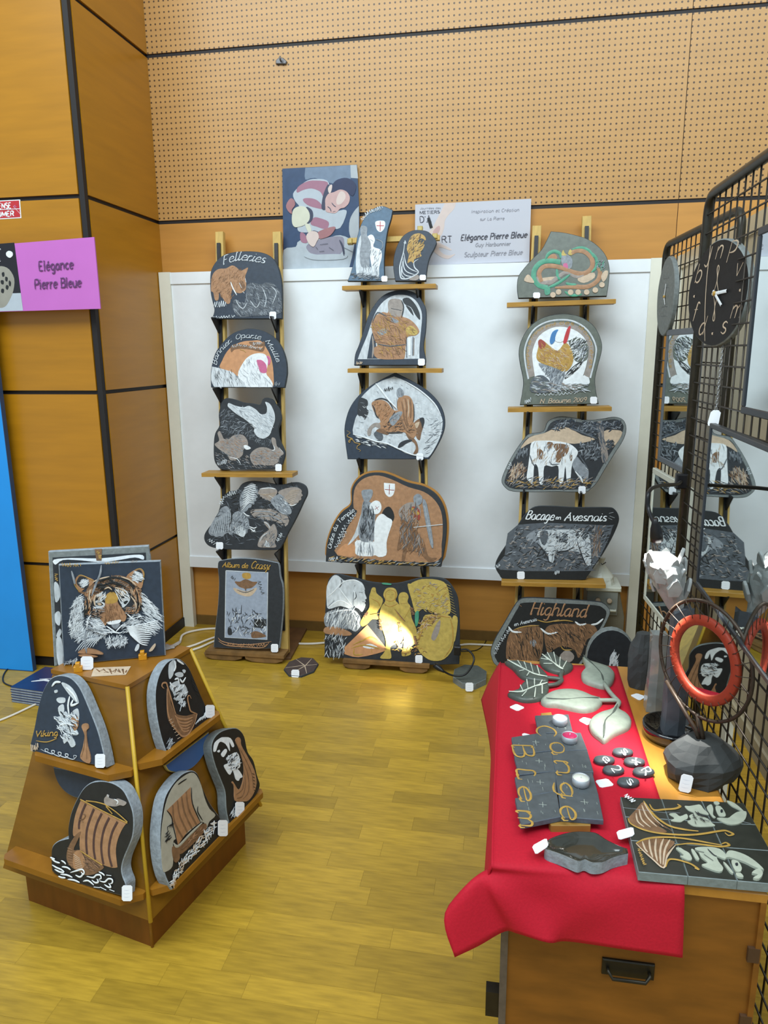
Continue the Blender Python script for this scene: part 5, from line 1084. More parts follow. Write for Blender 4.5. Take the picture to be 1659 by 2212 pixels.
S.fill('eye', silver, '575,715 640,700 712,745 690,790 600,780').fill('eye', slate_black, '590,740 640,722 690,745 640,765').fill('eye', tan_r, '610,738 640,725 665,745 640,760').fill('eye#2', silver, '905,690 990,650 1000,700 930,780 905,765').fill('eye#2', slate_black, '925,720 960,700 980,710 945,745').line('eye_strokes', white_r, '570,720 640,705 705,760|560,800 600,830 590,790 560,790|640,660 700,620 700,700|820,570 880,700 900,740|880,590 960,640 1000,640|560,770 660,800 690,780', 10)
S.fill('nose', copper, '715,640 780,598 840,645 860,730 910,800 960,885 930,950 850,930 740,950 705,1000 650,965 655,860 700,760').fill('nose', gold_r, '715,640 790,595 855,650 840,720 720,735').fill('nose', slate, '760,985 895,968 832,1052').fill('nose', grey_r, '780,985 885,975 830,1040').fill('nose', white_r, '725,958 800,940 892,928 872,968 762,985').hatch('fur_strokes', [copper, brown_r], '690,760 850,740 930,880 850,920 700,960', 80, 60, -80, 8, 20)
S.fill('muzzle', silver, '550,940 640,910 650,1000 560,1010 530,980').line('muzzle', white_r, '720,1000 780,1040 830,1075|830,1075 900,1000 950,970|700,1085 780,1075 830,1080 900,1085|950,840 1040,920 1060,935|1100,850 1160,920|540,870 500,930 490,1040', 15).hatch('fur_strokes', [silver, white_r, grey_r], '640,900 700,1010 820,1080 700,1100 560,1040', 90, 60, -20, 9)
S.hatch('fur_strokes', [white_r, silver, grey_r], '500,900 640,880 650,1000 720,1060 700,1100 560,1060 480,1000', 110, 60, -20, 8, 25).hatch('fur_strokes', [white_r, silver, grey_r], '940,960 1080,850 1150,900 1060,1060 880,1085', 120, 70, 15, 8, 25)
S.hatch('fur_strokes', [copper, orange_r, tan_r], '470,600 560,560 600,640 540,720 530,860 470,840', 90, 60, 75, 8, 20).hatch('fur_strokes', [copper, orange_r, tan_r], '1000,560 1100,560 1140,700 1110,830 1020,840 1060,720', 90, 60, 100, 8, 20).hatch('fur_strokes', [silver, white_r, tan_r], '600,620 710,600 720,700 640,700', 50, 50, 55, 8, 20).hatch('fur_strokes', [silver, white_r, tan_r], '830,560 960,570 1000,650 900,700', 60, 50, -50, 8, 20).hatch('fur_strokes', [taupe_r, slate_black, copper], '560,800 700,780 660,900 560,890', 60, 50, -10, 8, 25).hatch('fur_strokes', [taupe_r, slate_black, copper], '900,780 1080,740 1090,840 980,870', 60, 50, 20, 8, 25)
for q in ('700,480 760,520 790,600', '830,470 880,500 960,540', '620,560 660,540 720,540', '880,440 980,480 1060,560', '480,640 500,760 490,860', '1080,600 1100,720 1080,830', '560,900 640,900', '520,960 560,1010'): S.line('fur', slate_black, q, 18)
S.hatch('fur_strokes', [white_r, silver, grey_r], '700,1180 760,1130 860,1110 960,1140 990,1180 940,1240 840,1252 740,1250', 170, 50, 70, 9, 50)
for q in ('560,480 640,440 760,410', '900,415 1000,450 1080,520', '600,620 580,700 590,760', '1010,640 1070,720 1080,800', '700,560 750,540 790,570', '820,540 900,560 960,600', '540,560 520,640 540,720'): S.line('fur', tan_r, q, 16)
for k in range(12): S.line('whiskers', white_r, '%d,%d %d,%d %d,%d' % (960 + k * 4, 1010 + k * 8, 1130, 985 + k * 20, 1345 - k * 12, 930 + k * 27), 13)
for k in range(7): S.line('whiskers', silver, '%d,%d %d,%d %d,%d' % (690 - k * 26, 1110 + k * 6, 600 - k * 26, 1190, 560 - k * 34, 1250 + k * 8), 10)
S.fill('leaves', copper, '385,1320 440,1280 480,1262 600,1290 685,1335 560,1330').fill('leaves', copper, '390,1350 480,1330 620,1362 500,1372').line('leaves', brown_r, '480,1262 475,1330', 12).line('leaves', grey_r, '480,1040 470,1180 490,1320|665,270 650,380 600,500 550,640|310,340 340,450 350,500', 24).fill('leaves', silver, '1060,1280 1085,1225 1115,1220 1110,1265 1080,1298').fill('leaves', tan_r, '1230,1295 1290,1220 1310,1230 1270,1290')
S.hatch('grass_strokes', [silver, grey_r], '225,1450 290,1390 370,1400 350,1450', 24, 60, 40, 9, 40).scrib('lettering', gold_r, '180,285 420,290', 44, 8, 7).scrib('lettering', gold_r, '700,262 880,245', 24, 6, 6).scrib('lettering', taupe_r, '1010,240 1090,235', 24, 4, 5).done()
price_tag('white price tag at the foot of the tiger slate', Frame(fl(188, 1447, ZT + .0012), TF.U, (0, .12, 1)), TG, 487, 1450, 150, 160)
S = Slate('engraved_slate', 'grey-framed slate with silver swags standing behind the tiger slate', TF.off(-.024), TG, '22,118* 1222,48* 1232,140 1250,300 1290,1330* 95,1490*', face=slate_rim, edge=slate_edge, thick=.022)
S.fill('panel', slate, '75,190* 1190,130* 1230,1300* 130,1470*', False).fill('swag', white_r, '90,215 300,195 600,200 800,185 1000,160 1150,160 1160,215 1060,188 850,222 650,245 400,222 200,218 110,275').fill('swag', silver, '95,490 150,520 165,660 110,720').fill('swag', silver, '105,860 150,830 175,880 160,1000 110,960').fill('swag', silver, '120,1120 160,1040 185,1080 150,1145').fill('swag', silver, '120,1160 185,1165 200,1450 140,1460')
S.fill('clasp', brown_r, '580,90* 665,85* 660,225* 600,225*', False).scrib('clasp', gold_r, '600,110 640,210', 40, 6, 8).scrib('clasp', gold_r, '100,380 120,470', 40, 4, 8).done()
for px in ((170, 1450), (309, 1424)):
    p = fl(px[0], px[1], ZT)
    t = thing('peg', 'orange wooden peg at the %s foot of the tiger slate' % ('left' if px[0] < 200 else 'right'), 'peg', p, 'pegs under the tiger slate')
    b = MB(); f2 = Frame(p, TF.U, (0, 0, 1)); b.prism(f2, [(-.011, 0), (.011, 0), (.011, .016), (.005, .016), (.005, .026), (-.006, .026), (-.006, .016), (-.011, .016)], -.006, .008, bev=.001); b.build('block', M('peg_orange', (206, 142, 28), .4, 20, .1, .02) if 'peg_orange' not in bpy.data.materials else bpy.data.materials['peg_orange'], t)
HT_ = HORIZ(ZT + .0006)
b = MB(); P = [HT_.uv(*p) for p in ((203, 1443), (283, 1440), (272, 1458), (197, 1462))]
t = thing('photo_card', 'small photo card lying on the pyramid top', 'card', HT_.P(*P[0])); b.prism(HT_, P[::-1], 0, .0012); b.build('card', tan_r, t)
b = MB(); f3 = HT_.off(.0012)
for k in range(9): b.ribbon(f3, [HT_.uv(208 + k * 8, 1446 + (k % 3) * 4), HT_.uv(216 + k * 7, 1452 - (k % 2) * 6), HT_.uv(222 + k * 6.5, 1448 + (k % 4) * 3)], .006, .0003)
b.build('print', brown_r, t, kind='stuff')
t = thing('carved_feather', 'small carved wooden feather at the back corner of the pyramid top', 'carving', fl(372, 1398, ZT))
b = MB(); f3 = HORIZ(ZT + .001)
for k, (q0, q1, w) in enumerate((((336, 1388), (358, 1400), .012), ((345, 1402), (368, 1402), .012), ((355, 1404), (390, 1388), .016), ((360, 1396), (378, 1400), .02))): b.ribbon(f3, [f3.uv(*q0), f3.uv((q0[0] + q1[0]) / 2, (q0[1] + q1[1]) / 2 + 2), f3.uv(*q1)], w, .008)
b.build('barbs', taupe_r, t, kind='stuff')

# ================================================================ floor pieces
t = thing('floor_board', 'dark brown wooden board lying on the floor behind the left rack', 'board', fl(630, 1390))
b = MB(); F0 = HORIZ(0.0); P = [F0.uv(*p) for p in ((612, 1360), (664, 1360), (628, 1426), (590, 1426))]; b.prism(F0, P[::-1], .0, .014, bev=.001); b.build('board', M('dark_board', (104, 74, 48), .5, 18, .25, .05), t)
def octagon(label, cx, cy, rx, ry, z1, mat, emat, lines):
    c = fl(cx, cy); r = .5 * (np.linalg.norm(fl(cx + rx, cy) - fl(cx - rx, cy))) ; ryw = .5 * np.linalg.norm(fl(cx, cy - ry) - fl(cx, cy + ry))
    f2 = Frame(c, (1, 0, 0), (0, 1, 0)); t = thing('octagonal_slate', label, 'slate', c)
    P = [(r * math.cos(math.pi / 8 + k * math.pi / 4), ryw * math.sin(math.pi / 8 + k * math.pi / 4)) for k in range(8)]
    b = MB(); b.prism(f2, P, .0, z1, 0, 1, .002); b.build('slab', [mat, emat], t)
    if lines:
        b = MB()
        for a in (.3, 1.2, 2.3): b.ribbon(f2.off(z1), [(-r * .9 * math.cos(a), -ryw * .9 * math.sin(a)), (.02 * math.sin(a), .01), (r * .9 * math.cos(a), ryw * .9 * math.sin(a))], .006, .0008)
        b.build('engraving', tan_r, t, kind='stuff')
octagon('thin dark octagonal slate engraved with crossing lines on the floor', 651, 1443, 36, 21, .010, M('slate_brown', (76, 64, 62), .55, 60, .2, .1), slate_dkedge, True)
octagon('thick plain grey octagonal slate on the floor by the red cloth', 1015, 1468, 38, 22, .030, M('slate_plain', (84, 90, 86), .6, 60, .18, .1), slate_rim, False)
def standing(px, py, depth=None):   # an upright plane through a floor point
    p = fl(px, py); return Frame(p, (1, 0, 0), (0, .25, 1))
price_tag('white price tag against the engraved octagonal slate', standing(638, 1463), PX, 638, 1455, 17, 17)
price_tag('white price tag against the thick grey octagonal slate', standing(1015, 1497), PX, 1014, 1484, 17, 19)
# cables
def cable(label, path, r, mat, z=None):
    P = smooth_open(pts(path), 6); W3 = [fl(*p[:2], 0) + np.array([0, 0, r]) for p in P]
    t = thing('cable', label, 'cable', (W3[0] + W3[-1]) / 2 * np.array([1, 1, 0])); b = MB(); b.tube(W3, r, seg=7); b.build('lead', mat, t); return t
wc = M('white_cable', (226, 218, 206), .5, 20, .03, 0); kc = M('black_cable', (28, 24, 26), .45, 20, .1, 0)
cable('white cable running along the floor left of the pyramid', '-20,1566 30,1546 100,1512 180,1470', .0050, wc)
cable('white cable looping behind the pyramid towards the left rack', '300,1440 380,1398 395,1374 425,1364 465,1360 520,1362', .0065, wc)
cable('upper white cable of the pair in front of the cream panel leg', '380,1408 420,1396 450,1384 480,1374', .0065, wc)
cable('lower white cable of the pair in front of the cream panel leg', '385,1416 430,1402 462,1388 490,1380', .0065, wc)
cable('white cable between the left and middle racks', '600,1388 650,1393 700,1391 760,1380', .0065, wc)
cable('white cable between the middle and right racks', '985,1398 1010,1394 1060,1396 1100,1398', .0060, wc)
cable('thin black cable along the skirting behind the racks', '408,1345 430,1330 470,1335 560,1350 620,1352 660,1347 720,1352', .0030, kc)
cable('black cable looping on the floor beside the blue board', '40,1428 12,1452 8,1475 35,1485 70,1480', .0035, kc)
cable('thin black cable on the floor left of the right rack', '990,1408 1030,1405 1050,1385 1040,1372 1075,1376', .0025, kc)
# stack of books
bk = [M('book_navy', (34, 52, 96), .3, 20, .1, 0), M('book_pages', (150, 160, 172), .6, 60, .25, .1)]
base = fl(104, 1520)
for k in range(6):
    z0 = k * .0125
    t = thing('leaflet_stack', 'navy booklet', 'booklet', base + np.array([0, 0, z0]), 'navy booklets stacked on the floor')
    t.name = 'booklet'
    t['label'] = ['lowest', 'second lowest', 'third lowest', 'third from the top', 'second from the top', 'topmost'][k] + ' navy booklet in the stack on the floor left of the pyramid'
    f2 = Frame(base + np.array([-.07 + .003 * (k % 2), .03, z0]), (.97, -.1, 0), (.1, .97, 0))
    b = MB(); b.fbox(f2, -.1, .13, -.05, .17, .0012, .0105); b.build('pages', bk[1], t)
    b = MB(); b.fbox(f2, -.102, .132, -.052, .172, .0105, .0122); b.fbox(f2, -.102, .132, -.052, .172, 0, .0012); b.build('cover', bk[0], t)
    if k == 5:
        b = MB(); b.ribbon(f2.off(.0122), [(-.05, .02), (0, .05), (.06, .04)], .02, .0004); b.ribbon(f2.off(.0122), [(-.03, .05), (.02, .07)], .012, .0004); b.build('cover_print', white_r, t, kind='stuff')
# ================================================================ trunk, cloth and the things on it
ZK = .600; YF = 1.212; YK = 2.16; XL, XR = .010, .478
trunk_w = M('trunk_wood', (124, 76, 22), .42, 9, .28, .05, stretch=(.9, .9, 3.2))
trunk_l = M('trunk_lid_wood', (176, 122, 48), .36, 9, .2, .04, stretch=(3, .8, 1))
iron = M('dark_iron', (46, 42, 34), .45, 40, .25, .1, metal=.6); iron_g = M('worn_iron', (104, 96, 92), .5, 40, .25, .1, metal=.5)
t = thing('wooden_trunk', 'old honey wooden trunk with an iron pull, half covered by red cloth', 'trunk', ((XL + XR) / 2, (YF + YK) / 2, 0))
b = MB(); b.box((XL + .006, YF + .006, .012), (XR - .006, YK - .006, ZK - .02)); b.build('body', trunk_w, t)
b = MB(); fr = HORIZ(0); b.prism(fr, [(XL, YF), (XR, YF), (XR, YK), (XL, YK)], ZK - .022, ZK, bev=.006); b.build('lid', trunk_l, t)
b = MB(); b.box((XL, YF + .0, .0), (XL + .014, YF + .014, ZK - .022)); b.build('corner_strap', iron_g, t)
b = MB(); b.box((XR - .010, YF, .0), (XR, YF + .012, ZK - .022)); b.build('corner_strap', trunk_w, t)
for z in (.05, .17, .30, .45): 
    b = MB(); b.box((XR - .022, YF - .001, z), (XR - .002, YF + .01, z + .03)); b.build('dovetail', M('end_grain', (74, 48, 26), .6, 20, .2, .05) if 'end_grain' not in bpy.data.materials else bpy.data.materials['end_grain'], t)
hp = aty(1055, 2172, YF); b = MB(); b.box((XL - .026, YF + .004, hp[2] - .03), (XL + .002, YF + .03, hp[2] + .028)); b.build('side_bracket', iron, t)
q0, q1 = aty(1302, 2070, YF), aty(1412, 2126, YF)
x0, x1, z1, z0 = q0[0], q1[0], q0[2] - .002, q1[2]
b = MB(); b.fbox(Frame((0, YF + .006, 0), (1, 0, 0), (0, 0, 1)), x0, x1, z0 + .006, z1, 0, .006, bev=.002); hpl = b.build('pull_plate', iron, t)
b = MB(); zb = z0 + .013; b.tube(smooth_open([(0, 0, 0)], 1) and [np.array(v) for v in ((x0 + .010, YF - .002, z1 - .016), (x0 + .010, YF - .010, zb + .012), (x0 + .018, YF - .014, zb), (x1 - .018, YF - .014, zb), (x1 - .010, YF - .010, zb + .012), (x1 - .010, YF - .002, z1 - .016))], .0035); b.build('bail_handle', iron, hpl)
# red cloth: control net (rows back to front, columns left overhang to right edge)
ZC = ZK + .0022
def top(px, py): return fl(px, py, ZC)
Lb, Lm, Lf = top(1079, 1437), top(1070, 1640), top(1062, 1868)
net = []
for (px, py), (rx, ry), hang in (((1079, 1433), (1333, 1440), 0), ((1074, 1530), (1362, 1530), 1), ((1069, 1660), (1404, 1660), 2), ((1064, 1780), (1443, 1780), 3), ((1062, 1862), (1470, 1868), 4)):
    a, c = top(px, py), top(rx, ry)
    inner = [a + (c - a) * k for k in (0, .03, .25, .5, .75, 1)]
    if hang == 0: h = [aty(1040, 1512, a[1] + .04), aty(1058, 1470, a[1] + .015)]
    elif hang == 1: h = [np.array([a[0] - .014, a[1], ZC - .13]), np.array([a[0] - .012, a[1], ZC - .05])]
    else: h = [np.array([a[0] - .010 - .003 * (hang == 3), a[1], ZC - .13]), np.array([a[0] - .009, a[1], ZC - .05])]
    net.append([h[0], h[1]] + inner)
fy = YF - .006
def row(cols, ys): return [aty(*c, y) for c, y in zip(cols, ys)]
r4 = row([(1042, 1895), (1052, 1880), (1061, 1882), (1075, 1886), (1165, 1898), (1270, 1904), (1376, 1910), (1478, 1916)], [fy + .03, fy + .02, fy + .004, fy, fy, fy, fy, fy])
r5 = row([(962, 1972), (1005, 1930), (1046, 1918), (1080, 1935), (1170, 1955), (1270, 1962), (1372, 1972), (1477, 1986)], [fy - .03, fy - .025, fy - .012, fy - .020, fy - .006, fy - .016, fy - .012, fy - .010])
r6 = row([(982, 2067), (1034, 2042), (1090, 2011), (1120, 2016), (1185, 2036), (1225, 2032), (1350, 2050), (1474, 2068)], [fy - .05, fy - .035, fy - .012, fy - .022, fy - .028, fy - .008, fy - .020, fy - .016])
net += [r4, r5, r6]
rows = [crseg([tuple(p) for p in r], 5) for r in net]
cols = [crseg([rows[i][j] for i in range(len(rows))], 6) for j in range(len(rows[0]))]
nj, ni = len(cols), len(cols[0])
b = MB(); b.add([cols[j][i] for j in range(nj) for i in range(ni)], [(j*ni+i, j*ni+i+1, (j+1)*ni+i+1, (j+1)*ni+i) for j in range(nj-1) for i in range(ni-1)], 0, True)
red_cloth = M('red_cloth', (184, 18, 42), .75, 220, .08, .12, spec=.3)
cl = b.build('tablecloth', red_cloth)
cl['label'] = 'plain red cloth draped over the left part of the wooden trunk'; cl['category'] = 'cloth'
sm_ = cl.modifiers.new('thickness', 'SOLIDIFY'); sm_.thickness = .0016; sm_.offset = 1
ZU = ZC + .0014
R4 = (960, 1400, 3.607); R5 = (1100, 1650, 2.968); R3 = (1300, 1150, 3.688); L10 = (1330, 1700, 5.043)
HU = HORIZ(ZU)
# --- leaf carvings
leaf_dk = M('leaf_dark_slate', (70, 78, 72), .4, 60, .2, .15); leaf_lt = M('leaf_pale_slate', (140, 150, 138), .45, 60, .14, .15); vein = M('leaf_vein', (196, 204, 192), .5, 60, .1, .1); vein_d = M('leaf_groove', (70, 78, 72), .6, 60, .1, .1)
def leaf(mb, outline, hgt, m=0):
    P = [HU.uv(*p) for p in smooth_loop(pts(outline, R4), 3)]
    if parea(P) < 0: P = P[::-1]
    c = np.mean(np.array(P), 0); k = len(P); vs = []
    lev = [(1, .0), (1.0, hgt * .5), (.9, hgt * .82), (.6, hgt), (.3, hgt * 1.05)]
    for s_, h_ in lev: vs += [HU.P(*(c + (np.array(p) - c) * s_), h_) for p in P]
    vs.append(HU.P(*c, hgt * 1.04)); fs = []
    for r_ in range(len(lev) - 1):
        for i in range(k): j = (i + 1) % k; fs.append((r_*k+i, r_*k+j, (r_+1)*k+j, (r_+1)*k+i))
    for i in range(k): fs.append(((len(lev)-1)*k+i, (len(lev)-1)*k+(i+1) % k, len(vs)-1))
    mb.add(vs, fs, m, True)
def leaf_sprig(label, leaves, stem, veins, hgt, mat, vm, vw):
    a = pts(stem.split('|')[0], R4); t = thing('leaf_carving', label, 'carving', HU.P(*HU.uv(*a[0][:2])), 'carved slate leaf sprigs')
    for o in leaves: b = MB(); leaf(b, o, hgt); b.build('leaf', mat, t)
    b = MB()
    for q in stem.split('|'):
        P = [HU.P(*HU.uv(*p), hgt * .62) for p in smooth_open(pts(q, R4), 4)]; b.tube(P, .0065)
    b.build('stem', mat, t)
    b = MB()
    for q in veins.split('|'): b.ribbon(HU.off(hgt * 1.0), [HU.uv(*p) for p in smooth_open(pts(q, R4), 3)], vw, .0016)
    b.build('veins', vm, t, kind='stuff')
    return t
LD = ['470,125 560,120 640,138 720,165 780,205 805,245 800,282 700,274 620,255 575,225 530,175', '740,100 790,65 840,55 890,95 940,130 1000,152 985,188 930,215 890,212 840,200 790,180 755,150', '492,378 560,365 590,320 630,282 700,275 770,285 812,310 800,380 740,420 640,432 560,415']
leaf_sprig('dark slate sprig of three ribbed leaves at the back of the red cloth', LD, '780,255 860,262 912,270|920,205 905,240 910,272|800,318 870,308 908,285 912,270',
  '490,130 600,190 700,240 800,262|570,135 600,185|620,145 640,205|670,155 690,230|720,175 740,245|580,220 620,210|640,258 660,225|760,85 830,140 900,190 925,205|800,72 840,145|850,70 870,165|900,110 895,185|950,140 920,195|750,120 810,130|770,160 840,160|500,380 600,380 700,340 800,310|590,330 610,375|640,285 650,360|700,280 700,340|760,290 740,325|600,420 640,375|700,428 710,350|760,400 760,330', .017, leaf_dk, vein, .0085)
LP = ['1075,92 1130,125 1210,150 1290,180 1325,225 1310,285 1270,322 1230,325 1170,310 1085,275 1065,220 1100,170', '750,430 800,382 880,355 990,350 1080,370 1160,405 1230,428 1210,468 1160,500 1080,512 980,495 880,472 790,465', '1340,485 1290,510 1220,530 1150,570 1125,620 1150,680 1210,730 1250,752 1320,700 1430,650 1455,600 1430,545 1375,512']
leaf_sprig('pale slate sprig of three broad leaves at the right of the red cloth', LP, '1240,305 1290,380 1345,440|1200,440 1280,440 1345,440|1345,440 1358,460 1335,500',
  '1080,100 1150,170 1215,240 1235,300|790,440 920,450 1080,440 1210,435|1345,490 1310,560 1250,620 1240,740', .020, leaf_lt, vein_d, .0065)
# --- letter tiles with tea lights
ZL = ZU + .016; HL = HORIZ(ZL)
pw = M('tile_plinth', (150, 112, 50), .6, 20, .2, .05)
t = thing('letter_tile_board', 'candle board of overlapping grey slate tiles with gold script letters', 'candle board', fl(1210, 1700, ZU))
b = MB(); P = [HU.uv(*p[:2]) for p in pts('750,548 830,540 1140,1400 1135,1435 830,1435 812,1405', R4)]; b.prism(HU, P[::-1], 0, .0155, bev=.001); b.build('plinth', pw, t)
tile_m = M('tile_slate', (78, 84, 88), .5, 50, .2, .15); tile_e = M('tile_edge', (84, 92, 102), .7, 80, .2, .3)
LT = [('705,555 965,545 1000,690 735,692', 'C', '715,612 735,680', 130), ('770,700 1060,690 1112,825 832,835', 'o', '822,745 845,815', 150), ('832,838 1112,830 1160,1000 865,1010', 'n', '862,885 880,975', 145), ('862,1012 1150,1002 1200,1185 882,1162', 'g', '905,1050 915,1150', 130), ('885,1166 1196,1172 1237,1378 906,1352', 'e', '900,1240 925,1330', 160),
      ('522,728 790,686 832,832 545,866', 'B', '532,765 555,845', 140), ('543,870 832,836 862,990 582,1020', 'l', '560,930 575,1005', 130), ('548,1040 864,992 872,1150 580,1200', 'e', '575,1085 595,1180', 130), ('550,1206 872,1154 905,1352 596,1415', 'm', '565,1275 590,1385', 150)]
vg = random.Random(9)
for k, (o, ch, base, hh) in enumerate(LT):
    dz = .0004 * (k % 3)
    P = [HL.uv(*p[:2]) for p in pts(o, R4)]; b = MB(); b.prism(HL.off(dz), P[::-1] if parea(P) < 0 else P, 0, .011, 0, 1, .0012); tl = b.build('tile', [tile_m, tile_e], t)
    b = MB(); f2 = HL.off(.0112 + dz)
    for s_ in letter_strokes(ch, [(p[0] - 2, p[1] - 2) if i == 0 else (p[0] - 1, p[1] + 4) for i, p in enumerate(pts(base, R4))], hh * 1.1 / R4[2], .3, .9): b.ribbon(f2, [HL.off(.0112).uv(*p) for p in s_], .0050, .0012)
    b.build('letter', gold_r, tl)
    b = MB(); c = np.mean([p for p in P], 0)
    for q in range(5):
        u = c + np.array([vg.uniform(-.035, .035), vg.uniform(-.016, .016)]); l = vg.uniform(.006, .014); b.ribbon(f2, [tuple(u), tuple(u + np.array([l * .1, -l]))], .0012, .0002)
    if k in (4, 5, 6, 7, 8): u = P[0] + (np.array(P[2]) - np.array(P[0])) * np.array([.62, .3]); b.ribbon(f2, [(u[0] - .008, u[1]), (u[0] + .008, u[1])], .002, .0003); b.ribbon(f2, [(u[0], u[1] - .009), (u[0], u[1] + .009)], .002, .0003)
    b.build('scratches', vein, tl, kind='stuff')
tin = M('tealight_tin', (168, 172, 180), .45, 60, .1, .05, metal=.4); wax_w = M('white_wax', (232, 232, 220), .5, 20, .03, 0); wax_p = M('pink_wax', (200, 40, 96), .45, 20, .05, 0)
for px, py, wx, where in ((1209, 1563, wax_w, 'white tealight on the topmost slate letter tile'), (1230, 1601, wax_p, 'pink tealight on a slate letter tile'), (1254, 1694, wax_w, 'white tealight on the g tile lower on the letter board')):
    c = fl(px, py, ZL + .0118); t = thing('tealight', where, 'candle', c, 'tealights on the letter board')
    b = MB(); b.lathe(c, [(.0172, 0), (.0186, .001), (.0186, .0165), (.0175, .0165), (.0172, .013)]); b.build('tin_cup', tin, t)
    b = MB(); b.lathe(c + np.array([0, 0, .0131]), [(.0170, 0), (.0170, .002), (.004, .0024)]); b.build('wax', wx, t)
    b = MB(); b.tube([c + np.array([0, 0, .015]), c + np.array([.0008, 0, .021])], .0009, seg=5); b.build('wick', white_r, t)
# --- pebbles with carved signs
peb = M('pebble_slate', (70, 78, 82), .5, 60, .15, .1)
for k, (px, py, g, where) in enumerate(((1345, 1630, 's', 'farthest of the six, nearest the black bowl'), (1305, 1647, 'e', 'at the left of the back pair'), (1370, 1651, 'x', 'at the right of the second row'), (1325, 1669, '2', 'in the middle of the left side'), (1390, 1673, 'R', 'farthest right of the six'), (1357, 1695, 's', 'nearest the viewer'))):
    c = fl(px, py, ZU); t = thing('carved_pebble', 'flat grey pebble with a white carved sign, ' + where, 'pebble', c, 'carved pebbles on the red cloth')
    f2 = Frame(c, (.97, .24, 0), (-.24, .97, 0)); b = MB(); vs = []; n = 20
    for s_, h_ in ((.9, 0), (1, .005), (.92, .010), (.6, .0125)):
        vs += [f2.P(.0255 * s_ * math.cos(2 * math.pi * i / n), .0165 * s_ * math.sin(2 * math.pi * i / n) * (1 - .12 * math.cos(2 * math.pi * i / n)), h_) for i in range(n)]
    vs.append(f2.P(0, 0, .0128)); fs = [(r_*n+i, r_*n+(i+1) % n, (r_+1)*n+(i+1) % n, (r_+1)*n+i) for r_ in range(3) for i in range(n)] + [(3*n+i, 3*n+(i+1) % n, 4*n) for i in range(n)]
    b.add(vs, fs, 0, True); b.build('stone', peb, t)
    b = MB(); f3 = HORIZ(c[2] + .0122)
    for s_ in letter_strokes(g, [(px - 5, py - 9), (px + 4, py + 2)], 17, .2, .7): b.ribbon(f3, [f3.uv(*p) for p in s_], .0036, .0012)
    b.build('carved_sign', white_r, t)
# --- dish, slab
t = thing('slate_dish', 'dark polished slate dish with scalloped sides at the front of the red cloth', 'dish', fl(1265, 1850, ZU)); HD = HORIZ(ZU + .024)
P = [HD.uv(*p) for p in smooth_loop(pts('785,1560 800,1500 900,1455 1000,1432 1090,1430 1180,1440 1260,1490 1360,1540 1425,1562* 1432,1600* 1320,1628 1230,1668 1150,1672 1092,1648 1040,1662 960,1630 880,1598', R4), 4)]
dish_m = M('dish_polished_slate', (48, 48, 42), .16, 40, .2, .05, coat=.6)
if parea(P) < 0: P = P[::-1]
b = MB(); c = np.mean(np.array(P), 0); k = len(P); lev = [(1, -.024, 1), (1, 0, 1), (.93, .0005, 0), (.82, -.006, 0), (.4, -.010, 0)]; vs = []
for s_, h_, m_ in lev: vs += [HD.P(*(c + (np.array(p) - c) * s_), h_) for p in P]
vs.append(HD.P(*c, -.010)); b.add(vs, [(i, (i+1) % k, k+(i+1) % k, k+i) for i in range(k)], 1, False)
bb = len(b.v) - len(vs)
for r_ in range(1, 4):
    for i in range(k): b.f.append([bb + r_*k+i, bb + r_*k+(i+1) % k, bb + (r_+1)*k+(i+1) % k, bb + (r_+1)*k+i]); b.m.append(0); b.sm.append(True)
for i in range(k): b.f.append([bb + 4*k+i, bb + 4*k+(i+1) % k, bb + 5*k]); b.m.append(0); b.sm.append(True)
b.f.append([bb + i for i in range(k)][::-1]); b.m.append(1); b.sm.append(False)
b.build('bowl', [dish_m, slate_edge], t)
ZS = ZU + .018; HS = HORIZ(ZS)
S = Slate.__new__(Slate); S.fr, S.crop, S.parts, S.order, S.h = HS, L10, {}, [], .0006; S.rnd = random.Random(11)
S.root = thing('tile_panel', 'slate tile panel of two gold ships and silver warriors at the trunk corner', 'carved slate', fl(1500, 1800, ZU))
C4 = [np.array(HS.uv(*p[:2])) for p in pts('50,105 1395,172 1900,1075 245,925', L10)]
slab_m = M('slab_slate', (46, 49, 44), .35, 50, .2, .06); slab_e = M('slab_edge', (120, 130, 130), .6, 80, .15, .3)
cu, cv = [0, .335, .66, 1.0], [0, .30, .62, 1.0]
bil = lambda a, c: tuple((C4[0] * (1 - a) + C4[1] * a) * (1 - c) + (C4[3] * (1 - a) + C4[2] * a) * c)
for i in range(3):
    for j in range(3):
        g = .0015; P = [bil(cu[i] + g, cv[j] + g), bil(cu[i + 1] - g, cv[j] + g), bil(cu[i + 1] - g, cv[j + 1] - g), bil(cu[i] + g, cv[j + 1] - g)]
        b = MB(); b.prism(HS, P if parea(P) > 0 else P[::-1], -.018, 0, 0, 1, .001); b.build('tile', [slab_m, slab_e], S.root)
S.fill('ship', brown_r, '305,165 380,270 430,400 560,490 450,495 300,465 165,405 135,350 220,250').fill('ship#2', brown_r, '220,622 300,585 430,560 640,600 580,690 545,800 525,888 400,790 300,700')
S.line('ship_strokes', gold_r, '305,160 390,280 480,365 600,435 760,470 900,488|135,350 170,410 300,470 450,505 620,522 800,528 950,515 1100,490 1190,480 1250,500 1280,520 1230,535 1190,505|370,195 415,255 530,250 650,240 702,215 672,195|220,620 300,580 430,555 620,555 800,575 980,608 1150,640|650,640 780,622 900,628 1040,645 1150,655 1235,640 1200,612 1150,630|545,880 575,800 650,795 750,820 830,850 905,905 860,890', 22)
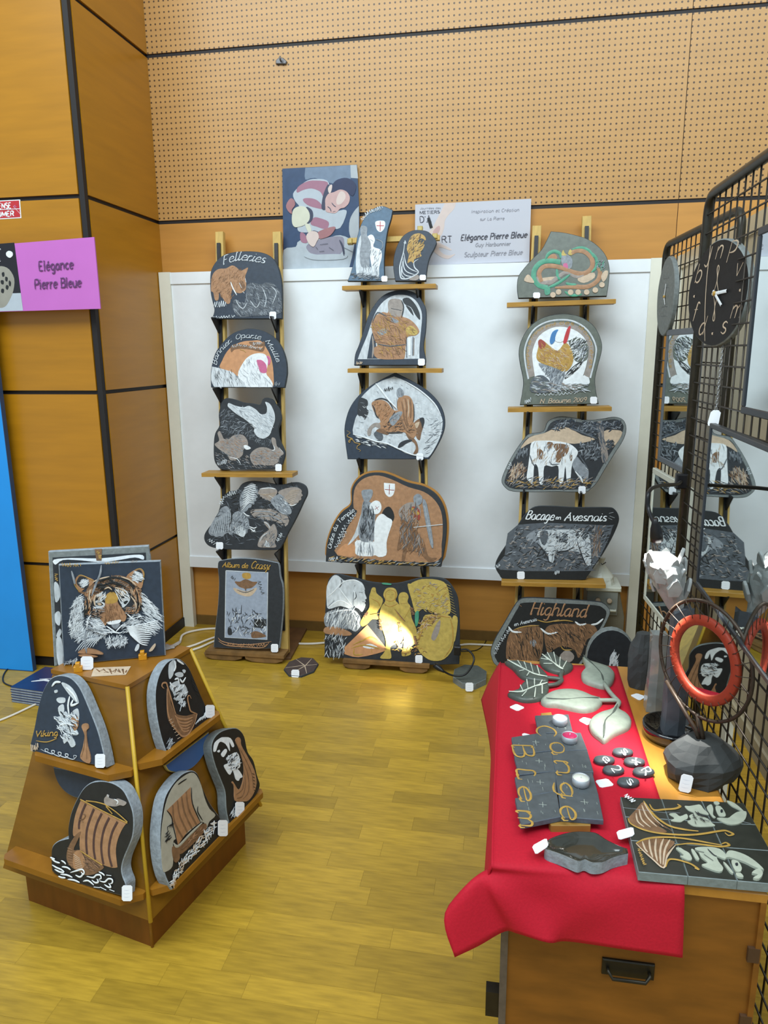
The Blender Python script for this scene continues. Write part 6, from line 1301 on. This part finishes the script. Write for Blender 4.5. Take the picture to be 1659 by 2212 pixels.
S.line('ship_strokes', brown_r, '240,270 260,370 340,440|270,225 310,340 410,440|300,195 370,320 480,430|330,240 430,370 560,460|205,310 215,390 280,440|480,400 620,490', 12).line('ship_strokes', tan_r, '255,250 285,360 380,445|285,205 340,330 450,440|310,180 395,320 520,440|222,290 240,380 310,440', 14)
S.line('ship_strokes', brown_r, '330,590 350,660 380,760|400,575 405,680 430,790|480,570 460,690 480,850|560,570 510,700 505,860|620,590 560,690 525,870', 12).line('ship_strokes', tan_r, '290,600 320,680 350,720|365,580 375,680 405,780|440,570 430,690 455,820|520,570 485,690 490,850|590,580 535,690 515,860|220,620 300,700 400,790 520,888 550,780 600,700 650,640', 16)
for q in ('580,300 650,292 700,325 770,300 785,345 740,370 700,388 600,372 640,345', '750,215 800,215 860,205 920,200 960,250 1000,285 1010,310 950,300 880,280 900,310 1000,350 1050,400 1080,430 960,440 850,432 780,385 820,360 800,320 850,290 790,260', '1085,225 1140,218 1192,290 1190,328 1120,318', '990,230 1040,198 1062,250 1060,310 1090,340 1060,340 1020,290', '1065,175 1105,166 1132,190 1100,206', '1208,160 1290,185 1390,268 1370,275 1330,250 1260,215', '1265,320 1330,282 1420,280 1410,360 1340,412 1220,415 1100,350 1220,350',
          '655,682 700,675 740,700 800,735 830,800 780,808 700,765 740,755', '820,700 850,700 910,800 870,800', '862,680 1000,668 1130,690 1200,755 1190,800 1100,770 1120,830 1170,900 1130,940 1000,900 935,862 1000,840 930,780 900,720', '1170,840 1200,850 1280,950 1240,940', '1258,820 1330,828 1372,900 1350,942 1300,930', '1305,960 1360,958 1390,1000 1330,995', '1262,712 1400,755 1520,830 1612,922 1500,885 1400,835 1240,785 1195,790 1210,730', '1480,955 1555,908 1602,960 1560,1020 1495,1010 1550,975'):
    S.fill('warrior_relief', M('warrior_relief', (176, 182, 166), .5, 60, .12, .2) if 'warrior_relief' not in bpy.data.materials else bpy.data.materials['warrior_relief'], q)
S.fill('warrior_relief', slate, '1140,270 1160,265 1165,285 1145,290').fill('warrior_relief', slate, '1300,855 1325,850 1330,875 1308,880').line('warrior_relief', slate, '860,290 920,330 1000,340|940,380 1020,400|1000,700 1060,760 1100,780|960,760 1060,830|880,720 960,740', 12).hatch('chisel_strokes', [slate_black], '820,290 1000,320 1040,420 860,420', 14, 50, -30, 8, 40)
S.scrib('lettering', white_r, '90,120 190,200', 50, 5, 8).scrib('lettering', gold_r, '235,700 300,880', 40, 9, 8).line('lettering', grey_r, '75,250 560,310|1360,400 1470,425|700,310 560,300', 5, False).done()
# --- price tags lying about
def lying_tag(label, quad, crop, z, lift=0.0):
    f2 = HORIZ(z); Q = [f2.uv(*p[:2]) for p in pts(quad, crop)]
    if parea(Q) < 0: Q = Q[::-1]
    P = []
    for i in range(4):
        a, c, d = map(np.array, (Q[i - 1], Q[i], Q[(i + 1) % 4])); P += [tuple(c + (a - c) * .14), tuple(c + (d - c) * .14)]
    t = thing('price_tag', label, 'price tag', f2.P(*np.mean(Q, 0)), 'white price tags'); b = MB(); b.prism(f2, P, 0, .0012); b.build('card', card_m, t)
    b = MB(); A = [np.array(q) for q in Q]
    for k in (.3, .5, .7): b.ribbon(f2.off(.0012), [tuple((A[0] * (1 - k) + A[3] * k) * .8 + (A[1] * (1 - k) + A[2] * k) * .2), tuple((A[0] * (1 - k) + A[3] * k) * .25 + (A[1] * (1 - k) + A[2] * k) * .75)], .0016, .0001)
    b.build('handwriting', ink_m, t)
lying_tag('white price tag on the red cloth below the dark leaf sprig', '502,462 560,436 628,466 570,494', R4, ZU)
lying_tag('white price tag on the red cloth beside the pale leaf sprig', '1044,565 1085,540 1150,556 1118,606', R4, ZU)
lying_tag('white price tag tucked behind the upper left letter tile', '603,672 625,665 712,690 620,705', R4, ZU)
lying_tag('white price tag on the red cloth left of the pebbles', '1172,1035 1270,1018 1325,1072 1215,1092', R4, ZU)
lying_tag('white price tag at the left corner of the slate dish', '680,1545 795,1482 812,1545 712,1612', R4, ZU + .0245)
lying_tag('white price tag on the left edge of the tile panel', '1338,1430 1470,1395 1482,1462 1358,1498', R4, ZU + .019)
lying_tag('white price tag on bare wood by the dark rough stone', '225,1300 280,1284 355,1312 300,1342', R3, ZK + .0006)
lying_tag('white price tag on bare wood behind the black bowl', '340,1485 385,1478 395,1500 350,1508', R3, ZK + .0006)

# ================================================================ stones and lamps on the trunk
rough = M('rough_stone', (58, 61, 62), .75, 18, .35, .6); rough_lt = M('rough_stone_face', (106, 110, 108), .6, 24, .25, .35); pol = M('polished_stone', (128, 132, 130), .18, 20, .25, .05, coat=.5); colm = M('column_stone', (74, 80, 88), .6, 22, .25, .3)
def rock(mb, c, rx, ry, h, seed, seg=18, rings=9, m=0, prof=None, jag=.10, lean=0.0):
    rg = random.Random(seed); ph = [rg.uniform(0, 6.28) for _ in range(6)]; vs = []
    for j in range(rings + 1):
        t_ = j / rings; s_ = prof(t_) if prof else math.sqrt(max(0, 1 - (2 * t_ - 1) ** 2 * .75))
        for i in range(seg):
            a = 2 * math.pi * i / seg
            k = 1 + jag * (math.sin(2 * a + ph[0]) * .6 + math.sin(3 * a + ph[1] + 3 * t_) * .5 + math.sin(5 * a + ph[2] - 5 * t_) * .35) + rg.uniform(-.5, .5) * jag * .6
            vs.append((c[0] + lean * t_ + rx * s_ * k * math.cos(a), c[1] + ry * s_ * k * math.sin(a), c[2] + h * t_ + (rg.uniform(-.5, .5) * jag * h * .15 if 0 < j < rings else 0)))
    fs = [(j*seg+i, j*seg+(i+1) % seg, (j+1)*seg+(i+1) % seg, (j+1)*seg+i) for j in range(rings) for i in range(seg)]
    fs.append(list(range(seg))[::-1]); fs.append([rings*seg+i for i in range(seg)])
    mb.add(vs, fs, m, False)
# black bowl with the dark column
cb = fl(1450, 1592, ZK); gloss = M('black_gloss', (16, 14, 16), .08, 20, .1, 0, coat=.8)
t = thing('column_in_bowl', 'dark stone column standing in a glossy black bowl on the trunk', 'fountain', cb)
rb = .5 * np.linalg.norm(fl(1512, 1590, ZK) - fl(1388, 1590, ZK)) * .98
b = MB(); b.lathe(cb, [(rb * .82, 0), (rb * .95, .008), (rb, .026), (rb, .034), (rb * .93, .034), (rb * .9, .022), (.02, .018)], seg=36); b.build('bowl', gloss, t)
b = MB(); cw, cd = .025, .024; ztop = None
for z_ in np.arange(.75, 1.1, .005):
    c = RC @ (np.array([cb[0] + .002, cb[1], z_]) - np.array([0, 0, EYE])); py_ = CY + F_PX * c[1] / c[2]
    if py_ < 1318: ztop = z_; break
rg = random.Random(4); vs = []; prof = [(-1, -1), (.2, -1.12), (1, -.9), (1.05, .2), (.8, 1), (-.2, 1.1), (-1.05, .8), (-1.12, -.2)]
zz = np.linspace(cb[2] + .019, ztop, 9)
for j, z_ in enumerate(zz):
    k = 1 - .12 * j / 8
    for x_, y_ in prof: vs.append((cb[0] + .002 + cw * x_ * k + rg.uniform(-.002, .002), cb[1] + cd * y_ * k + rg.uniform(-.002, .002), z_ + (rg.uniform(-.014, .012) if j == 8 else 0)))
b.add(vs, [(j*8+i, j*8+(i+1) % 8, (j+1)*8+(i+1) % 8, (j+1)*8+i) for j in range(8) for i in range(8)] + [[64 + i for i in range(8)], list(range(8))[::-1]]); b.build('column', colm, t)
# polished pale column behind
c2 = fl(1411, 1532, ZK)
t = thing('polished_stone', 'tall pale polished stone block lit beside the dark column', 'stone', c2)
z2 = None
for z_ in np.arange(.7, 1.1, .005):
    c = RC @ (np.array([c2[0], c2[1], z_]) - np.array([0, 0, EYE])); py_ = CY + F_PX * c[1] / c[2]
    if py_ < 1368: z2 = z_; break
b = MB(); rg = random.Random(8); vs = []; prof = [(-1, -.9), (0, -1.1), (1, -.8), (1, .8), (0, 1), (-1, .9)]
zz = np.linspace(ZK + .0008, z2, 6)
for j, z_ in enumerate(zz):
    for x_, y_ in prof: vs.append((c2[0] + .019 * x_ * (1 + .15 * (j < 2)) + rg.uniform(-.001, .001), c2[1] + .019 * y_ * (1 + .15 * (j < 2)), z_))
b.add(vs, [(j*6+i, j*6+(i+1) % 6, (j+1)*6+(i+1) % 6, (j+1)*6+i) for j in range(5) for i in range(6)] + [[30 + i for i in range(6)], list(range(6))[::-1]]); b.build('block', pol, t)
# dark rough stone
c3 = fl(1384, 1484, ZK)
t = thing('standing_stone', 'dark rough standing stone at the back of the trunk', 'stone', c3)
b = MB(); z3 = ZK
for z_ in np.arange(.65, 1.0, .005):
    c = RC @ (np.array([c3[0], c3[1], z_]) - np.array([0, 0, EYE])); py_ = CY + F_PX * c[1] / c[2]
    if py_ < 1368: z3 = z_; break
rock(b, (c3[0], c3[1], ZK + .0008), .036, .03, z3 - ZK, 21, prof=lambda t_: .8 + .25 * math.sin(math.pi * min(1, t_ * 1.1)) - .25 * max(0, t_ - .8) / .2, jag=.14); b.build('rock', rough, t)
# big dome-topped slate behind the trunk
ys = 2.52; p0 = aty(1266, 1440, ys); p1 = aty(1372, 1440, ys); ptop = aty(1325, 1360, ys)
fr = Frame(((p0[0] + p1[0]) / 2, ys, 0), (1, 0, 0), (0, 0, 1)); w_ = (p1[0] - p0[0]) / 2; zt = ptop[2]
S = Slate.__new__(Slate); S.fr, S.crop, S.parts, S.order, S.h = fr, R3, {}, [], .0006; S.rnd = random.Random(2)
S.root = thing('engraved_slate', 'dome-topped dark slate engraved with a white feather behind the trunk', 'carved slate', (fr.O[0], ys, 0))
b = MB(); P = [(-w_ * 1.02, 0), (w_ * 1.02, 0)] + [(w_ * 1.02 * math.cos(a), zt - .115 + .115 * math.sin(a)) for a in np.linspace(0, math.pi, 15)]
b.prism(fr, P, -.03, 0, 0, 1, .003); b.build('slab', [slate, slate_rim], S.root)
S.hatch('feather_strokes', [white_r, silver], '55,1060 70,990 95,955 120,1000 125,1070 100,1075', 40, 60, 75, 8, 20).done()
# carved bloom on the dark column, lit by the clip lamp
cbz = np.array([cb[0] - .018, cb[1], ztop]); bloom_m = M('bloom_stone', (150, 152, 152), .45, 30, .25, .4)
def z_at(c, py0):
    for z_ in np.arange(.6, 1.6, .003):
        v = RC @ (np.array([c[0], c[1], z_]) - np.array([0, 0, EYE]))
        if CY + F_PX * v[1] / v[2] < py0: return z_
zb_t = z_at(cbz, 1196)
t = thing('stone_bloom', 'carved stone bloom glaring white under the clip lamp', 'sculpture', cbz)
b = MB(); hb = zb_t - ztop
rock(b, (cbz[0] + .004, cbz[1], ztop - .004), .043, .042, hb, 5, lean=-.045, seg=22, rings=12, prof=lambda t_: (.38 + 1.0 * t_ if t_ < .55 else (.95 + .1 * math.sin((t_ - .55) * 7) if t_ < .85 else 1.0 - 3.2 * (t_ - .85) ** 1.2)), jag=.13); b.build('core', bloom_m, t)
rg = random.Random(12)
for k in range(14):
    a = k * 2.4; z_ = ztop + hb * (.35 + .6 * k / 14); r_ = .036 + .006 * math.sin(k)
    o_ = np.array([cbz[0] + .004 - .045 * (.35 + .6 * k / 14) + r_ * math.cos(a), cbz[1] + r_ * math.sin(a), z_]); d_ = np.array([math.cos(a), math.sin(a), .35]); f2 = Frame(o_, np.cross((0, 0, 1), d_), d_ * .3 + np.array([0, 0, 1.0]))
    b = MB(); b.prism(f2, [(-.012, -.02), (.012, -.02), (.018, .002), (.008, .022), (0, .03), (-.009, .022), (-.018, .002)], -.004, .004, bev=.002); b.build('petal', bloom_m, t)
# ring mirror on a rock
c4 = fl(1512, 1672, ZK)
t = thing('ring_mirror', 'round mirror in a red ring strung inside a wire hoop on a rock', 'mirror', c4)
b = MB(); rock(b, (c4[0], c4[1], ZK + .0008), .082, .072, .088, 31, seg=16, rings=6, prof=lambda t_: .92 + .12 * math.sin(math.pi * t_) - .42 * max(0, t_ - .55) / .45, jag=.12); b.build('rock', rough, t)
zr = z_at(c4 + np.array([.01, .0, 0]), 1429)
cr = np.array([c4[0] - .012, c4[1] + .01, zr - .004]); nr = np.array([-.860, -.510, .01]); nr /= np.linalg.norm(nr)
fm = Frame(cr, np.cross((0, 0, 1), nr), np.cross(nr, np.cross((0, 0, 1), nr)))
dist = np.linalg.norm(cr - np.array([0, 0, EYE])); k_ = dist / F_PX * .90
ro, ri, rh = 98 * k_, 75 * k_, 130 * k_
circ = lambda r_, n_, nn=0.0, o=(0, 0): [fm.P(o[0] + r_ * math.cos(2*math.pi*i/n_), o[1] + r_ * math.sin(2*math.pi*i/n_), nn) for i in range(n_)]
b = MB(); b.prism(fm, [(ri * 1.04 * math.cos(2*math.pi*i/40), ri * 1.04 * math.sin(2*math.pi*i/40)) for i in range(40)], -.003, 0); b.build('glass', mirror_m, t)
red_felt = M('red_ring', (142, 42, 14), .6, 120, .1, .2)
b = MB(); n_ = 48; vs = []
for r_, h_ in ((ri, -.004), (ri, .003), (ri + .003, .006), (ro - .003, .006), (ro, .003), (ro, -.004)): vs += circ(r_, n_, h_)
b.add(vs, [(j*n_+i, j*n_+(i+1) % n_, ((j+1) % 6)*n_+(i+1) % n_, ((j+1) % 6)*n_+i) for j in range(6) for i in range(n_)], 0, True); b.build('ring', red_felt, t)
hoop_m = M('hoop_iron', (58, 46, 36), .5, 60, .3, .2, metal=.4)
b = MB(); b.tube(circ(rh, 48, .002), .0042, closed=True); b.build('hoop', hoop_m, t)
bot = fm.P(0, -rh, .002); b = MB(); b.tube([bot + np.array([0, 0, .004]), (bot + c4) / 2 + np.array([.004, 0, .03]), np.array([c4[0], c4[1], ZK + .08])], .006); b.tube([fm.P(rh * math.cos(3.9), rh * math.sin(3.9), .008), bot + np.array([-.004, -.01, -.03]), np.array([c4[0] - .004, c4[1], ZK + .07])], .0045); b.build('stem', hoop_m, t)
for i in range(26):
    a = 2 * math.pi * i / 26 + .05; b = MB(); b.tube([fm.P((ro - .008) * math.cos(a), (ro - .008) * math.sin(a), .0066), fm.P(ro * math.cos(a), ro * math.sin(a), .006), fm.P(rh * math.cos(a + .07), rh * math.sin(a + .07), .006)], .0009, seg=5); b.build('thread', hoop_m, t)
price_tag('white price tag leaning on the rock of the ring mirror', Frame(fl(1481, 1716, ZK), (1, -.15, 0), (0, .3, 1)), R3, 670, 2000, 100, 140, .22)
# ================================================================ clip lamps
def clip_lamp(label, base, path, head, aim, power, col, cone, hr=.017, clipdir=(0, 0, 1)):
    t = thing('clip_lamp', label, 'lamp', base, 'gooseneck clip lamps')
    b = MB(); f2 = Frame(base, (1, 0, 0), clipdir); b.fbox(f2, -.016, .016, -.022, .022, -.012, .012, bev=.004); b.build('clip', black_steel, t)
    P = [p for p in crseg([tuple(q) for q in [base] + path + [head]], 6)]; b = MB(); b.tube(P, .0048); b.build('gooseneck', black_steel, t)
    ax = np.array(aim, float) - head; ax /= np.linalg.norm(ax)
    b = MB(); b.lathe(head - ax * .018, [(.005, 0), (hr * .55, .012), (hr * .85, .026), (hr, .045), (hr, .057), (hr * .86, .057), (hr * .8, .048)], axis=ax, seg=20); b.build('lamp_head', black_steel, t)
    b = MB(); b.lathe(head + ax * .028, [(hr * .78, 0), (hr * .78, .004)], axis=ax, seg=16); bl = b.build('bulb', M('lamp_bulb', (255, 240, 205), .5, 5, 0, 0, emit=((255, 240, 205), 8.0)) if 'lamp_bulb' not in bpy.data.materials else bpy.data.materials['lamp_bulb'], t)
    l = bpy.data.lights.new('lamp_beam', 'SPOT'); l.energy = power; l.color = col; l.spot_size = math.radians(cone); l.spot_blend = .7; l.shadow_soft_size = .012
    o = bpy.data.objects.new('lamp_beam', l); COL.objects.link(o); o.parent = t
    pos = head + ax * .045; o.location = tuple(pos - np.array(t.location)); o.rotation_euler = Vector(tuple(ax)).to_track_quat('-Z', 'Y').to_euler()
    return t
gbp = GB.P(0.0, 0.0); yl = gbp[1]
cbase = np.array([.500, 2.215, aty(1500, 1040, 2.215)[2]])
yb_ = cb[1] - .0
yh = cbz[1]
lp = [aty(1462, 1046, 2.08), aty(1425, 1049, 1.9), aty(1402, 1062, yh + .02), aty(1401, 1100, yh)]
head = aty(1416, 1135, yh - .045)
clip_lamp('black gooseneck lamp clipped to the near grid, bent over the stone bloom', cbase, lp, head, aty(1424, 1225, yh - .02), 40, (1, .97, .90), 84, .0145)
eb = aty(988, 1405, 3.25)
clip_lamp('black gooseneck lamp clipped to the pharaoh slate, lying on the floor', eb, [eb + np.array([.05, -.01, .01]), aty(1024, 1425, 3.2), aty(1006, 1456, 3.17), aty(978, 1459, 3.165)], aty(953, 1447, 3.15), aty(872, 1388, 3.275), 85, (1, .94, .76), 32, .0145)

# ================================================================ clocks and hanging tag on the grids
def clock(label, c, n, r, face, hands, numer, th=.016):
    n = np.array(n, float); n /= np.linalg.norm(n); f2 = Frame(c, np.cross((0, 0, 1), n), (0, 0, 1)); t = thing('slate_clock', label, 'clock', f2.P(0, -r, -th / 2), 'slate clocks')
    P = [(r * math.cos(a) * (1 + .012 * math.sin(5 * a)), r * math.sin(a) * (1 + .012 * math.sin(4 * a + 1))) for a in np.linspace(0, 2 * math.pi, 48, endpoint=False)]
    b = MB(); b.prism(f2, P, -th, 0, 0, 1, .003); b.build('dial', [face, slate_rim], t)
    b = MB()
    if numer:
        for k in range(12):
            a = math.radians(90 - 30 * k); rr = r * .76; cu_, cv_ = rr * math.cos(a), rr * math.sin(a)
            if k % 3 == 0 and k: b.ribbon(f2.off(.0004), [(cu_ - .003, cv_), (cu_ + .003, cv_)], .006, .001, taper=False); continue
            g = 'nPvemsrdfCbJ'[k]; 
            for st in _F.get(g, _F['u'])[1].split('|'):
                q = [tuple(map(float, x.split(','))) for x in st.split()]
                q = crseg(q, 3) if len(q) > 2 else q
                b.ribbon(f2.off(.0004), [(cu_ + (x - 2) * .0058 * math.cos(.4) + (y - 2.5) * .002, cv_ + (y - 2.5) * .0058) for x, y in q], .0042, .001)
        for u_, v_ in ((0, .062), (0, -.062), (.036, .0)): b.ribbon(f2.off(.0004), crseg([(-.012, .0) if v_ else (0, 0), (u_ * .3, v_ * .5), (u_ - .004 + .0, v_ * .95), (u_, v_ * 1.08), (u_ + .004, v_ * .95), (u_ * .4, v_ * .5), (.012, .0) if v_ else (.002, .001)], 4), .0028, .001)
        b.ribbon(f2.off(.0004), crseg([(-r * .32, r * .93), (-r * .36, .3 * r), (-r * .32, -.4 * r), (-r * .24, -r * .9)], 5), .003, .001)
        b.build('engraved_script', tan_r, t, kind='stuff')
    else:
        for v_ in (.07, .035, -.035, -.07): b.ribbon(f2.off(.0003), [(-.05, v_), (.05, v_ - .004)], .002, .0006)
        b.build('engraved_lines', dgrey_r, t, kind='stuff')
    for ang, l_, w_ in hands:
        b = MB(); b.ribbon(f2.off(.004), [(-.01 * math.cos(ang), -.01 * math.sin(ang)), (0, 0), (l_ * math.cos(ang), l_ * math.sin(ang))], w_, .002, taper=False); b.build('hand', white_r, t)
    b = MB(); b.lathe(f2.P(0, 0, .001), [(.006, 0), (.006, .006), (.002, .008)], axis=n, seg=12); b.build('pin', gold_r, t)
    return f2
ck = np.array([.474, 2.0, aty(1547, 634, 2.0)[2]]); ck[0] = aty(1547, 634, 2.0)[0]
fk = clock('large black round slate clock with script letters on the near grid', ck, (-.95, -.31, 0), .1285, slate_black, ((.05, .05, .008), (-.75, .045, .008)), True)
ck2 = aty(1437, 641, 3.04)
clock('smaller plain grey round slate clock on the far grid', ck2, (-.9993, -.02, 0), .146, slate_rim, ((1.2, .05, .005), (-.9, .04, .005)), False)
p0 = aty(1562, 742, 1.98); p1 = aty(1547, 886, 1.96)
t = thing('hanging_tag', 'white price tag hanging on a chain below the black clock', 'price tag', p1)
n_ = 22
for k in range(n_):
    q = p0 + (p1 - p0) * (k + .5) / n_; d_ = (p1 - p0) / np.linalg.norm(p1 - p0); s_ = np.array([1, 0, 0]) if k % 2 else np.array([0, 1, 0]); l_ = .0052
    ringp = [q + d_ * l_ * math.cos(a) + s_ * .0026 * math.sin(a) for a in np.linspace(0, 2 * math.pi, 10, endpoint=False)]
    b = MB(); b.tube(ringp, .0008, seg=5, closed=True); b.build('chain_link', M('chain_steel', (180, 184, 190), .25, 60, .1, 0, metal=.9) if 'chain_steel' not in bpy.data.materials else bpy.data.materials['chain_steel'], t)
f2 = Frame(p1, (.9, -.43, 0), (.25, .1, 1)); b = MB(); b.prism(f2, [(-.014, -.040), (.002, -.042), (.010, -.034), (.012, -.006), (.006, 0), (-.006, 0), (-.012, -.006), (-.016, -.034)], 0, .0012); b.build('card', card_m, t)
# bracket on the near mirror
p = on(1616, 1370, GB.N, GB.N.dot(GB.O) - .04 * (1 if GB.N[0] > 0 else -1))
t = thing('mirror_clip', 'small pale rectangular clip on the edge of the large near mirror', 'clip', p); G2 = Frame(p, (.75, -.66, 0), (0, 0, 1))
b = MB(); b.tube([G2.P(*q) for q in ((-.022, .008), (.018, .008), (.026, 0), (.022, -.008), (-.016, -.008), (-.024, 0))], .0022, closed=True, seg=6); b.build('loop', frame_white, t)
# ================================================================ grey unit with a knotted bag behind the right rack
yu = 3.42; q = lambda x, y: aty(x, y, yu)
unit_m = M('unit_grey', (132, 136, 130), .5, 20, .1, .05); bagm = M('bag_plastic', (206, 208, 198), .25, 14, .06, .2)
u0, u1, u2 = q(1268, 1290)[0], q(1335, 1290)[0], q(1350, 1320)[0]; zt_ = q(1300, 1272)[2]
t = thing('grey_unit', 'weathered grey floor unit standing behind the right rack', 'cabinet', ((u0 + u2) / 2, yu, 0))
fr = Frame((0, yu, 0), (1, 0, 0), (0, 0, 1))
b = MB(); b.prism(fr, [(u0, 0), (u2, 0), (u2, zt_ - .14), (u1 + .006, zt_ - .008), (u0, zt_ - .008)], -.16, -.004, bev=.003); b.build('body', M('unit_side', (104, 98, 82), .6, 20, .15, .05), t)
b = MB(); b.fbox(fr, u0, u1, zt_ - .13, zt_ - .01, -.01, .004, bev=.002); b.build('front_panel', unit_m, t)
b = MB(); b.fbox(fr, u0 - .004, u1 + .012, zt_ - .010, zt_ + .012, -.16, .012, bev=.004); b.build('lid', frame_white, t)
for k in (.35, .72):
    x_ = u0 + (u1 - u0) * k; b = MB(); b.lathe((x_, yu - .004, zt_ - .055), [(.012, 0), (.012, .012), (.008, .014)], axis=(0, -1, 0), seg=12); b.build('knob', tan_r, t)
b = MB(); b.tube([(u0 + .03, yu - .004, zt_ - .10), (u0 + .03, yu - .022, zt_ - .10), (u1 - .01, yu - .022, zt_ - .10), (u1 - .01, yu - .004, zt_ - .10)], .006); b.build('bar_handle', frame_white, t)
zb0 = zt_ + .012; kx = q(1305, 1235)[0]; zk = q(1305, 1222)[2]
t = thing('plastic_bag', 'pale knotted plastic bag sitting on the grey unit', 'bag', (kx, yu + .07, zb0))
b = MB(); hbag = zk - zb0 + .02; rock(b, (kx - .008, yu + .07, zb0), .075, .065, hbag, 17, seg=20, rings=10, prof=lambda t_: (.95 - .35 * t_ if t_ < .3 else max(.16, .845 - 1.5 * (t_ - .3))) if t_ < .8 else .16 + .5 * (t_ - .8), jag=.10); b.build('bag_body', bagm, t)
b = MB(); b.tube([(kx - .015, yu + .07, zk + .004), (kx - .004, yu + .055, zk - .012), (kx + .014, yu + .07, zk - .004), (kx + .008, yu + .085, zk - .014)], .0025); b.build('tie', black_steel, t)
